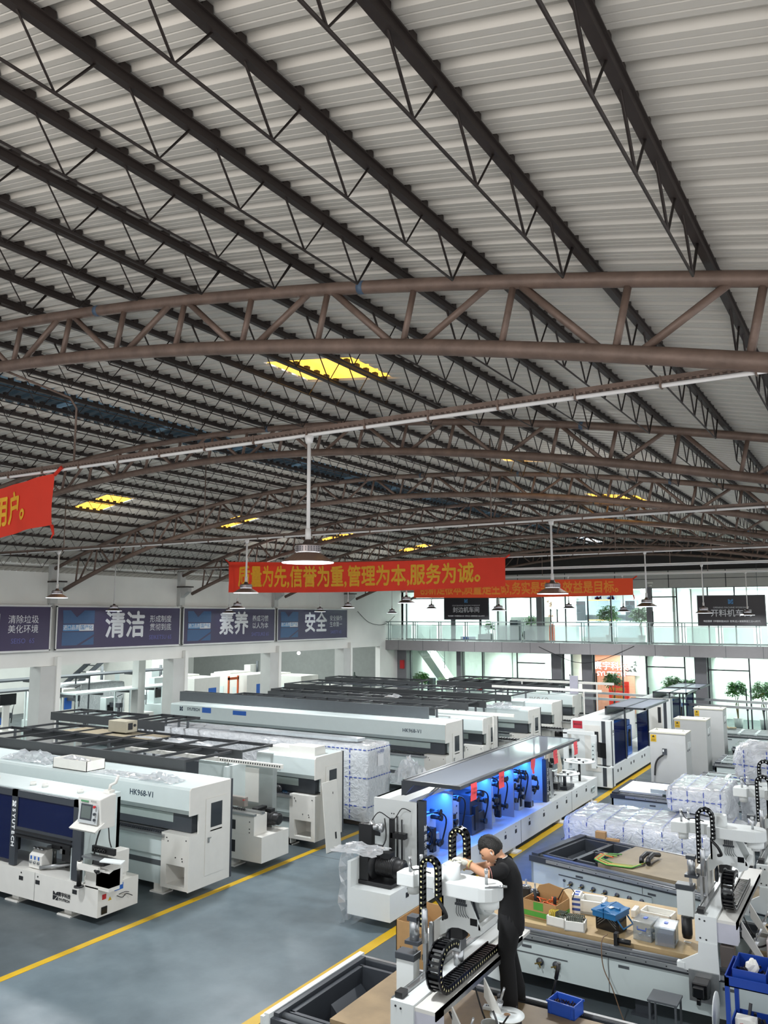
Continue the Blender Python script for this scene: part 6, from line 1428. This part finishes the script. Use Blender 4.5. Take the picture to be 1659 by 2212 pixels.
# ---------------------------------------------------------------- balcony railing, workshop signs
RAILM = mat('steel_railing', '8f9a98', .35, .6, var=.05)
t = thing('balcony_railing', 'steel railing with glass infill panels along the upper office walkway', 'railing', (XL, 33.55, 3.27))
x = .15; k = 0
B().box(0, 21, -.025, .025, .84, .88).box(0, 21, -.012, .012, .70, .725).box(0, 21, -.012, .012, .06, .085).build('rail', RAILM, t)
while x < 21:
    B().box(x-.02, x+.02, -.02, .02, 0, .86).box(x+.09, x+.12, -.015, .015, 0, .84).build('post', RAILM, t)
    B().box(x+.16, x+1.22, -.004, .004, .10, .69).build('glass_panel', FROST, t); x += 1.33
BSG = mat('black_sign', '231f26', .35, var=.05)
def hang_sign(x0, x1, y, z0, z1, title, small, sub, label):
    t = thing('workshop_sign', label, 'sign', (x0, y, z0), 0, 'black workshop signs'); W = x1-x0; H = z1-z0
    B().box(0, W, -.02, .02, 0, H).build('panel', BSG, t); B().box(-.02, W+.02, -.025, .025, -.02, .01).box(-.02, W+.02, -.025, .025, H-.01, H+.02).box(-.02, .01, -.025, .025, 0, H).box(W-.01, W+.02, -.025, .025, 0, H).build('frame', DGREY, t)
    text(title, H*.26, (W*.5, -.024, H*.40), FRONT, SWH, t, bold=.004, sx=1.0)
    text(small, H*.075, (W*.5, -.024, H*.60), FRONT, SWH, t); text(sub, H*.07, (W*.5, -.024, H*.14), FRONT, SWH, t, bold=.002)
    logo(t, (x0+W*.5, y-.024, z0+H*.80), H*.16, LBL)
    for u in (.1, .9): B().cyl((W*u, 0, H), (W*u, 0, zdeck(x0+W*u)-z0), .008, 6).build('hanger', CHAR, t)
    return t
hang_sign(-16.96, -14.8, 33.3, 4.25, 5.26, '封边机车间', 'EDGE BANDING MACHINE WORKSHOP', '响应国家《中国制造2025》宏伟,迈入智能制造工业4.0时代', 'smaller black workshop sign reading 封边机车间 below the orange banner')
hang_sign(-6.08, -3.72, 33.3, 4.04, 5.16, '开料机车间', 'OPENING MACHINE WORKSHOP', '响应国家《中国制造2025》宏伟,迈入智能制造工业4.0时代', 'large black workshop sign reading 开料机车间 at far right')
# ---------------------------------------------------------------- office furnishings
def plant(label, x, y, z, h, r, seed, pot=WHITE, cat='plant', fullness=150, pinkpot=False):
    t = thing('potted_plant', label, cat, (x, y, z), 0, 'potted plants in the offices'); rd = random.Random(seed)
    B().lathe([(0, 0), (.14, 0), (.19, .38), (.17, .38), (.15, .34), (0, .34)], seg=16).build('pot', pot, t)
    b = B()
    for k in range(3): b.tube([(0, 0, .3), (rd.uniform(-.08, .08), rd.uniform(-.08, .08), h*.5), (rd.uniform(-.15, .15), rd.uniform(-.1, .1), h*.8)], [.02, .015, .008], 6)
    b.build('stem', STEM, t)
    b = B()
    for k in range(fullness):
        a = rd.uniform(0, 2*PI); e = rd.uniform(-.5, 1.2); rr = r*rd.uniform(.35, 1); c = Vector((rr*math.cos(a)*math.cos(e), rr*math.sin(a)*math.cos(e), h-r*.8+rr*math.sin(e)))
        for q in range(4):
            d = Vector((math.cos(a+q*1.3), math.sin(a+q*1.3), rd.uniform(-.6, .1))).normalized(); s = d.cross(Vector((0, 0, 1))).normalized()*.034; L = rd.uniform(.12, .2); n = len(b.v)
            b.v += [tuple(c), tuple(c+d*L*.5+s), tuple(c+d*L+Vector((0, 0, -.02))), tuple(c+d*L*.5-s)]; b.face([n, n+1, n+2, n+3])
    b.build('foliage', LEAF, t, recalc=False); return t
for i, (x, z, h, r, lab) in enumerate(((-8.9, 3.205, 1.55, .5, 'leafy potted tree upstairs left of the large black sign'), (-10.3, 3.205, 1.6, .52, 'potted tree upstairs right of the office cabinets'), (-16.0, 3.205, .95, .3, 'small potted fern upstairs under the smaller black sign'), (-13.9, 3.205, 1.2, .3, 'thin potted plant upstairs beside the landscape painting'),
        (-10.15, 0, 1.95, .42, 'tall potted tree downstairs by the reception sign'), (-7.65, 0, 1.9, .45, 'broad potted tree downstairs, left one before the grey column'), (-7.0, 0, 1.8, .42, 'broad potted tree downstairs touching the grey column'), (-5.2, 0, 1.8, .42, 'potted tree downstairs right of the blue poster'), (-4.25, 0, 1.8, .5, 'potted tree downstairs at the right edge'),
        (-20.3+.8, 0, 1.65, .42, 'bushy potted plant at the foot of the office stairs'), (-18.4, 0, 1.45, .25, 'slim potted plant right of the office stairs'), (-13.1, 0, 1.5, .22, 'thin twiggy plant inside the ground floor door'))):
    plant(lab, x, 35.75 if z == 0 else 36.0, z, h, r, i+1, fullness=230 if r > .35 else 60)
for i, (x, z) in enumerate(((-17.2, .95), (-16.35, .95))):
    t = plant('small plant in a red pot on the ground floor sill, %s' % ('left' if i == 0 else 'right by the column'), x, 35.6, z, .62, .14, 30+i, RED, fullness=25)
tag(B().box(-17.6, -16.1, 35.45, 35.85, .0, .95).build('low_cabinet', OFW), 'low white cabinet behind the ground floor glass carrying red pots', 'cabinet')
def picture(label, x0, x1, z0, z1, y, cols_, seed, name='painting', cat='picture'):
    t = thing(name, label, cat, (x0, y, z0)); W = x1-x0; H = z1-z0
    B().box(0, W, -.02, .0, 0, H).build('frame', SWH, t)
    rd = random.Random(seed); m = mat('painting_%d' % seed, cols_[0], .6, var=.35, scale=3); B().box(.05, W-.05, -.025, -.02, .05, H-.05).build('canvas', m, t)
    b = B()
    for k in range(9):
        cx, cz = rd.uniform(.15, W-.15), rd.uniform(.15, H-.2); p = [(cx-rd.uniform(.05, .12), cz), (cx+rd.uniform(.05, .12), cz-.05), (cx+rd.uniform(-.02, .1), cz+rd.uniform(.05, .15))]; b.prism(p, 'Y', -.027, -.025)
    b.build('brushwork', mat('brushwork_%d' % seed, cols_[1], .6, var=.3), t)
picture('landscape painting in the upper office, partly behind a lamp', -14.95, -13.9, 4.2, 5.5, 39.4, ('c9c4bd', '8a6a58'), 1)
picture('left blue and white picture high on the upper cabinet wall', -12.1, -11.5, 5.05, 5.45, 39.4, ('d8e2ea', '4a7ab8'), 2)
picture('right blue and white picture high on the upper cabinet wall', -11.45, -10.85, 5.05, 5.45, 39.4, ('cfdce6', '4a7ab8'), 3)
picture('grey mountain painting downstairs right of the reception sign', -10.5, -9.65, 1.7, 2.6, 38.4, ('b8bcbe', '4c5052'), 4)
picture('blue poster with an orange shape on the ground floor office wall', -6.62, -6.28, 1.18, 1.98, 38.6, ('7fb6cf', 'c98a4c'), 5, 'poster', 'poster')
# upper office cabinets
t = thing('wall_cabinet', 'grey built-in cabinets with warm shelf lights in the upper office', 'cabinet', (-12.75, 39.0, 3.2))
GC = mat('grey_cabinet', 'a9b4bb', .4)
B().box(0, 2.9, 0, .38, 1.25, 1.95).box(0, 2.9, 0, .38, .2, .95).box(0, 2.9, .34, .38, .95, 1.25).box(0, 2.9, 0, .38, .95, .98).build('body', GC, t)
for k in range(3): B().box(.55+k*.55, .56+k*.55+.5, -.01, 0, 1.28, 1.92).build('door', mat('cabinet_door', '93a2ad', .4), t)
for k in range(2): B().box(.05+k*2.35, .48+k*2.35, -.012, 0, .98, 1.9).build('open_shelf', CHAR, t)
WARM = mat('warm_shelf_light', 'ffb060', .5, var=0, emit='ff9a50', estr=1.3)
B().box(.6, 1.9, -.02, -.012, .985, 1.02).build('shelf_light', WARM, t); B().box(.6, 1.7, -.02, -.012, 1.93, 1.97).build('shelf_light', WARM, t)
tag(B().box(-13.0, -12.7, 38.9, 39.3, 4.95, 5.25).build('air_conditioner', FOAM), 'white air conditioner above the left end of the upper cabinets', 'air conditioner')
tag(B().box(-15.3, -13.2, 36.8, 37.3, 3.2, 4.35).build('low_wall_unit', OFW), 'white half-height unit in the upper office below the painting', 'cabinet')
tag(B().box(-14.9, -14.5, 35.9, 36.3, 3.2, 4.2).build('tall_bin', CHAR, bevel=.02), 'dark grey cabinet standing behind the upstairs glass left of the painting', 'cabinet')
tag(B().blob((-14.0, 36.0, 3.5), .3, .25, .3, .2, 10, 6, 3).build('draped_chair', mat('dark_drape', '4a4a48', .8)), 'dark hunched chair behind the upstairs glass', 'chair')
tag(B().box(-17.3, -16.7, 35.6, 36.0, 3.2, 3.42).build('blue_box', BLUE), 'blue box on the upstairs floor below the smaller black sign', 'box'); tag(B().box(-16.4, -15.8, 35.6, 36.1, 3.2, 3.55).build('printer', CHAR, bevel=.02), 'dark printer on the upstairs floor below the smaller black sign', 'printer')
tag(B().lathe([(0, 0), (.14, 0), (.12, .8), (0, .85)], (-12.9, 36.0, 3.2), 12).build('orange_cooler', mat('orange_bag', 'e0603c', .5)), 'orange-red upright bag behind the upstairs glass', 'bag')
# door handles on the glass
for i, (x, z0, z1, lab) in enumerate(((-8.15, 4.05, 4.6, 'long black pull handle on the upstairs door left of the big black sign'), (-12.55, 4.1, 4.7, 'left black pull handle on the upstairs double door'), (-12.25, 4.1, 4.7, 'right black pull handle on the upstairs double door'), (-16.9+1.0, 3.9, 4.5, 'black pull handle on the upstairs door by the smaller sign'), (-11.95+.2, .9, 1.9, 'black pull handle on the reception door, left'), (-10.6, .8, 2.0, 'black pull handle on the reception door, right'), (-8.45, .9, 1.5, 'black pull handle on the ground floor door left of the potted trees'), (-4.75, .9, 1.6, 'black pull handle on the ground floor door right of the blue poster'))):
    tag(B().box(x-.02, x+.02, 34.88, 34.93, z0, z1).box(x-.015, x+.015, 34.9, 35.0, z0+.05, z0+.09).box(x-.015, x+.015, 34.9, 35.0, z1-.09, z1-.05).build('door_handle', BLK2), lab, 'handle', 'pull handles on the office doors')
# reception wall: glowing sign, red boards
B().box(-12.6, -9.9, 38.4, 38.5, 0, 2.75).build('wall_reception', mat('pinkish_reception_wall', 'c79a86', .6), kind='structure')
t = thing('reception_sign', 'backlit reception sign with logo and company lettering behind the glass', 'sign', (-11.3, 38.1, 2.0))
RG = mat('glowing_letters', 'ffffff', .5, var=0, emit='ffeee6', estr=1.0); RR = mat('red_letter_edge', 'd03a30', .5, var=0, emit='e03a28', estr=.8)
for m, d, bo in ((RR, -.02, .022), (RG, -.03, .0)):
    text('赛宇科技', .40, (.42, d, .10), FRONT, m, t, bold=bo+.006); text('SYUTECH', .28, (.42, d, -.25), FRONT, m, t, bold=bo+.006, sx=1.1)
logo(t, (-11.3-.78, 38.1-.035, 1.98), .58, RG); logo(t, (-11.3-.78, 38.1-.02, 1.98), .66, RR)
for i, (x, z0, z1) in enumerate(((-11.9, 0, 1.5), (-10.75, 0, 1.5))):
    t = thing('red_display', 'tall red display board with yellow writing, %s of the reception column' % ('left' if i == 0 else 'right'), 'display board', (x, 37.2, 0))
    B().box(0, .9 if i else .5, 0, .05, z0, z1).build('board', mat('red_display', 'd02a1c', .5, var=.1, emit='d02a1c', estr=.35), t)
    text('优惠大酬宾', .15, (.4 if i else .25, -.01, 1.15), FRONT, YEL, t, bold=.004, sx=.9); text('欢迎光临', .15, (.4 if i else .25, -.01, .8), FRONT, YEL, t, bold=.004, sx=.9)
area('reception_lamp', (-11.2, 37.6, 2.6), 1.8, .6, 40, (1, .72, .55))
# stairs behind the glass at left
t = thing('office_stairs', 'white staircase with steel handrail behind the left office glass', 'staircase', (-20.0, 36.3, 0))
B().prism([(2.6, .0), (2.2, .0), (-.1, 2.75), (-.1, 3.2), (.1, 3.2)], 'Y', 0, .9).build('flight', OFW, t)
for k in range(5): B().bar((.1, -.02, 3.4-k*.14+.2), (1.5, -.02, 2.7-k*.14-.6+.2), .02).build('rail', RAILM, t)
for x in (0, .7, 1.5): B().cyl((x, -.02, 3.2-x*.9), (x, -.02, 4.1-x*.5), .02, 8).build('post', RAILM, t)
tag(B().box(-19.2, -18.9, 35.8, 36.1, 0, 1.4).box(-19.2, -18.9, 35.78, 35.8, .1, 1.35).build('dark_frame_board', CHAR), 'dark framed board standing by the office stairs', 'board')
# rail barriers and stanchions before the offices
for i, (p, q) in enumerate((((-12.6, 32.6, 1.42), (-3.0, 32.6, 1.30)), ((-11.9, 31.4, 1.30), (-3.0, 31.4, 1.22)))):
    t = thing('long_rail', 'long pale aluminium rail crossing in front of the ground floor offices, %s' % ('rear' if i == 0 else 'front'), 'rail', (p[0], p[1], 0), 0, 'long rails before the offices')
    B().bar((0, 0, p[2]), (q[0]-p[0], 0, q[2]), .06, .09).build('rail', ALU, t)
    for x in (.3, 4.5, 8.8): B().box(x-.02, x+.02, -.02, .02, 0, 1.28).build('post', ALU, t)
for i, (x, y) in enumerate(((-6.0, 33.3), (-5.75, 33.2), (-4.5, 33.2), (-3.95, 33.2), (-9.6, 34.0))):
    t = thing('stanchion', 'black queue stanchion on the floor before the offices, %s from the left' % ('first', 'second', 'fourth', 'last', 'third')[i] if i < 4 else 'black stanchion beside the reception plants', 'stanchion', (x, y, 0), 0, 'black stanchions')
    B().lathe([(0, 0), (.15, 0), (.14, .03), (.03, .04), (0, .04)], seg=18).build('base', CHAR, t); B().cyl((0, 0, .04), (0, 0, 1.0), .025, 10).cyl((0, 0, .95), (0, 0, 1.05), .04, 10).build('post', CHAR, t)
tag(cable(None, [(-5.2, 29.5, .72), (-4.9, 29.7, .85), (-4.6, 29.5, .74), (-4.8, 29.3, .8), (-5.1, 29.4, .75), (-4.4, 29.7, .73)], .03, mat('tan_hose', 'a59a7c', .5), 'coiled_hose'), 'tan hose coiled on the floor frames near the stanchions', 'hose')
r = router('router_machine', 'rearmost dark slatted router bed under the coiled hose', -5.3, .6, 28.6, 30.1, 'ladder', lad=True)
for k in range(3): B().box(0, 5.8, .3+k*.42, .34+k*.42, .64, .69).build('bed_slat', PALE, r)
for k in range(11): B().box(.05+k*.5, .13+k*.5, .2, 1.3, .64, .685).build('cross_slat', PALE, r)
tag(B().box(-20.0, -19.8, 34.5, 34.61, 1.9, 2.3).build('red_fire_box', RED), 'small red box on the grey column by the office stairs', 'fire box')
# camera on the upper band, drooping cables
tag(B().box(-8.3, -8.1, 34.8, 34.95, 5.72, 5.80).lathe([(0, 0), (.07, 0), (.06, .06), (0, .08)], (-8.2, 34.85, 5.62), 12).build('security_camera', FOAM), 'white security camera on the panel band over the upper offices', 'camera')
for i, P in enumerate(([(-12.6, 33.49, 3.1), (-12.0, 33.48, 2.85), (-11.0, 33.46, 2.5), (-10.0, 33.47, 2.6), (-8.6, 33.49, 3.2)], [(XL+.05, 31.0, 4.6), (XL+.05, 32.0, 4.1), (XL+.05, 33.3, 4.0), (XL+.1, 34.2, 4.4)])):
    tag(cable(None, P, .012, BLACK, 'drooping_cable'), 'thin black cable drooping ' + ('across the grey balcony fascia' if i == 0 else 'on the white wall end beside the last purple sign'), 'cable')
# ---------------------------------------------------------------- side hall beyond the columns
LB = mat('site_light_glow', 'ffffff', .5, var=0, emit='ffffff', estr=4)
def simple_machine(name, label, x, y, w, d, h, win=None, extra=None, cat='machine'):
    t = thing(name, label, cat, (x, y, 0))
    B().box(0, w, 0, d, .1, h).box(.05, w-.05, .05, d-.05, 0, .1).box(.1, w*.5, .1, d-.1, h, h+.06).build('body', WHITE2, t, bevel=.01)
    for q in (.3, .7): B().box(w*q-.15, w*q+.15, -.012, 0, h*.35, h*.75).build('panel', PALE, t)
    if win: B().box(w, w+.01, d*win[0], d*win[1], h*.35, h*.8).build('door_window', NAVY, t)
    return t
simple_machine('cnc_enclosure', 'white machine enclosure with a blue window seen between the second and third columns', -24.4, 23.2, 2.0, 1.4, 2.05, (.55, .85))
simple_machine('cnc_enclosure', 'white machine enclosure with a blue door behind the orange frame', -24.4, 26.2, 2.0, 1.5, 2.0, (.4, .8))
simple_machine('cnc_enclosure', 'long low white machine seen between the third and fourth columns', -25.2, 29.6, 3.0, 1.3, 1.75)
simple_machine('storage_block', 'white high enclosure at the back of the side hall', -31.5, 26.6, 3.2, 1.5, 2.5)
simple_machine('storage_block', 'white machine block furthest left, under the dark rack', -25.5, 14.2, 1.6, 1.4, 1.75)
t = thing('lifting_frame', 'orange lifting frame standing in the side hall', 'frame', (-22.6, 25.3, 0))
B().box(-.03, .03, 0, .06, 0, 2.0).build('post', mat('orange_steel', 'c85a2c', .5), t); B().box(-.03, .03, .55, .61, 0, 2.0).build('post', MATS['orange_steel'], t); B().box(-.03, .03, 0, .61, 1.85, 1.95).build('top_bar', MATS['orange_steel'], t)
for i, (x, y, z) in enumerate(((-22.6, 15.6, 1.75), (-22.6, 17.2, 1.80))):
    t = thing('monitor_stand', 'black monitor on a white stand, %s of two beyond the columns' % ('left' if i == 0 else 'right'), 'monitor', (x, y, 0), 0, 'monitors in the side hall')
    B().box(-.04, 0, -.27, .27, z, z+.33).build('screen', BLK2, t, bevel=.01); B().box(-.14, -.06, -.1, .1, 1.0, z+.1).box(-.4, .1, -.3, .3, 0, 1.0).build('stand', WHITE2, t)
for i, (x, y0, y1, z, lab) in enumerate(((-25, 15.8, 24.6, 2.30, 'dark overhead rack running through the side hall'), (-22.2, 17.4, 21.8, 1.98, 'pale shelf board on thin posts beyond the second column'), (-22.6, 10.5, 16.5, 2.2, 'grey frame rack at the far left of the side hall'))):
    t = thing('rack', lab, 'rack', (x, y0, 0)); L = y1-y0
    B().box(-.4, .4, 0, L, z-.05, z).build('deck', (CHAR, PALE, DGREY)[i], t)
    for k in range(5): B().box(-.3, .3, L*k/4-.03, L*k/4+.03, z-.14, z-.05).build('cross_bar', DGREY, t)
    for yy in (0.05, L*.5, L-.05):
        for xx in (-.38, .36): B().box(xx-.02, xx+.02, yy-.02, yy+.02, 0, z).build('post', PALE if i else CHAR, t)
t = thing('wrapped_pallet', 'big film-wrapped load standing in the side hall', 'wrapped load', (-26.5, 19.5, 0)); b = B(); b.smooth = True; wrapbox(b, 0, 1.6, 0, 2.6, .02, 1.95, (8, 12, 8), .03, .1, 14); b.build('film_skin', WRAP, t)
B().box(XL-1.9, XL-1.6, 19.9, 20.2, 0, 3.0).build('trim_60', CONC, kind='structure')
t = thing('steel_stairs', 'dark open steel staircase at the back of the side hall', 'staircase', (-31.8, 24.5, 0))
for s in (0, .8): B().bar((s, 0, 1.2), (s, 4.0, 4.0), .06, .2).build('stringer', CHAR, t)
for k in range(10): B().box(0, .8, .2+k*.38, .4+k*.38, 1.3+k*.27, 1.33+k*.27).build('tread', DGREY, t)
for i, (x, y, z, lab) in enumerate(((-31.5, 33.0, 2.75, 'bright bare work light at the back, left of two close ones'), (-30.5, 34.0, 2.80, 'bright bare work light at the back, right of two close ones'), (-25.9, 34.3, 2.5, 'brightest bare work light deep in the side hall'))):
    t = thing('work_light', lab, 'lamp', (x, y, z)); B().blob((0, 0, 0), .09, .09, .09, 0, 12, 8).build('bulb', LB, t); B().cyl((0, 0, .08), (0, 0, 5.2-z), .012, 6).build('cord', BLACK, t)
t = thing('pressure_tank', 'dark green pressure tank behind the white wall end near the office stairs', 'tank', (-20.9, 31.9, 0))
B().lathe([(0, .2), (.3, .2), (.4, .35), (.4, 1.4), (.3, 1.6), (.05, 1.7), (.03, 1.85), (0, 1.85)], seg=24).build('shell', mat('dark_green_tank', '3f4a44', .5), t)
for a in (0, 2.1, 4.2): B().box(.3*math.cos(a)-.03, .3*math.cos(a)+.03, .3*math.sin(a)-.03, .3*math.sin(a)+.03, 0, .3).build('leg', CHAR, t)
simple_machine('compressor_box', 'pale cabinet with a blue panel left of the dark tank', -21.8, 30.7, .9, .7, 1.3, (.3, .6))
rd = random.Random(77)
for i in range(14):
    x = -27.5+rd.uniform(-1.5, 3.5); y = 11.5+i*1.6; h = rd.uniform(1.5, 2.3)
    if 19 < y < 22.5 and x < -24.8: continue
    t = thing('workshop_machine', 'small pale machine in the side hall, %s from the left' % ORD[i], 'machine', (x, y, 0), 0, 'small machines in the side hall')
    B().box(0, 1.0, 0, .8, .08, h*.6).box(.1, .5, .1, .7, h*.6, h).build('body', WHITE2 if i % 2 else PALE, t); B().box(.6, .9, .1, .7, h*.6, h*.75).cyl((.7, .4, h*.75), (.7, .4, h*1.1), .06, 10).build('head', DGREY if i % 3 else ALU, t); B().box(.05, .95, .05, .75, 0, .08).build('plinth', CHAR, t)
# high white lean-to details on the left wall
B().box(XL-.3, XL+.02, 30.3, 33.0, 3.0, 3.05).build('trim_61', WALLW, kind='structure')
rd = random.Random(31)
for i in range(9):
    x = -24.4+rd.uniform(0, 1.3); y = 13.4+i*1.25; h = rd.uniform(1.5, 2.1)
    t = thing('panel_saw', 'pale machine with dark arm just beyond the columns, %s from the left' % ORD[i], 'machine', (x, y, 0), 0, 'nearer row of machines in the side hall')
    B().box(0, .9, 0, .7, .1, h*.55).box(.05, .35, .1, .6, h*.55, h).build('body', PALE if i % 2 else WHITE2, t, bevel=.01); B().box(.05, .85, .05, .65, 0, .1).build('plinth', CHAR, t)
    B().box(.3, .85, .25, .4, h*.8, h*.9).cyl((.75, .32, h*.6), (.75, .32, h*.82), .05, 10).build('arm', CHAR if i % 3 else ALU, t)
    b = B(); b.tube([(.3, .6, h), (.5, .7, h+.1), (.7, .5, h*.95), (.8, .4, h*.7)], .015, 6); b.build('hose', BLACK, t)
    B().box(.36, .37, .15, .45, h*.65, h*.85).build('screen', BLK2 if i % 2 else NAVY, t)
flush_texts()
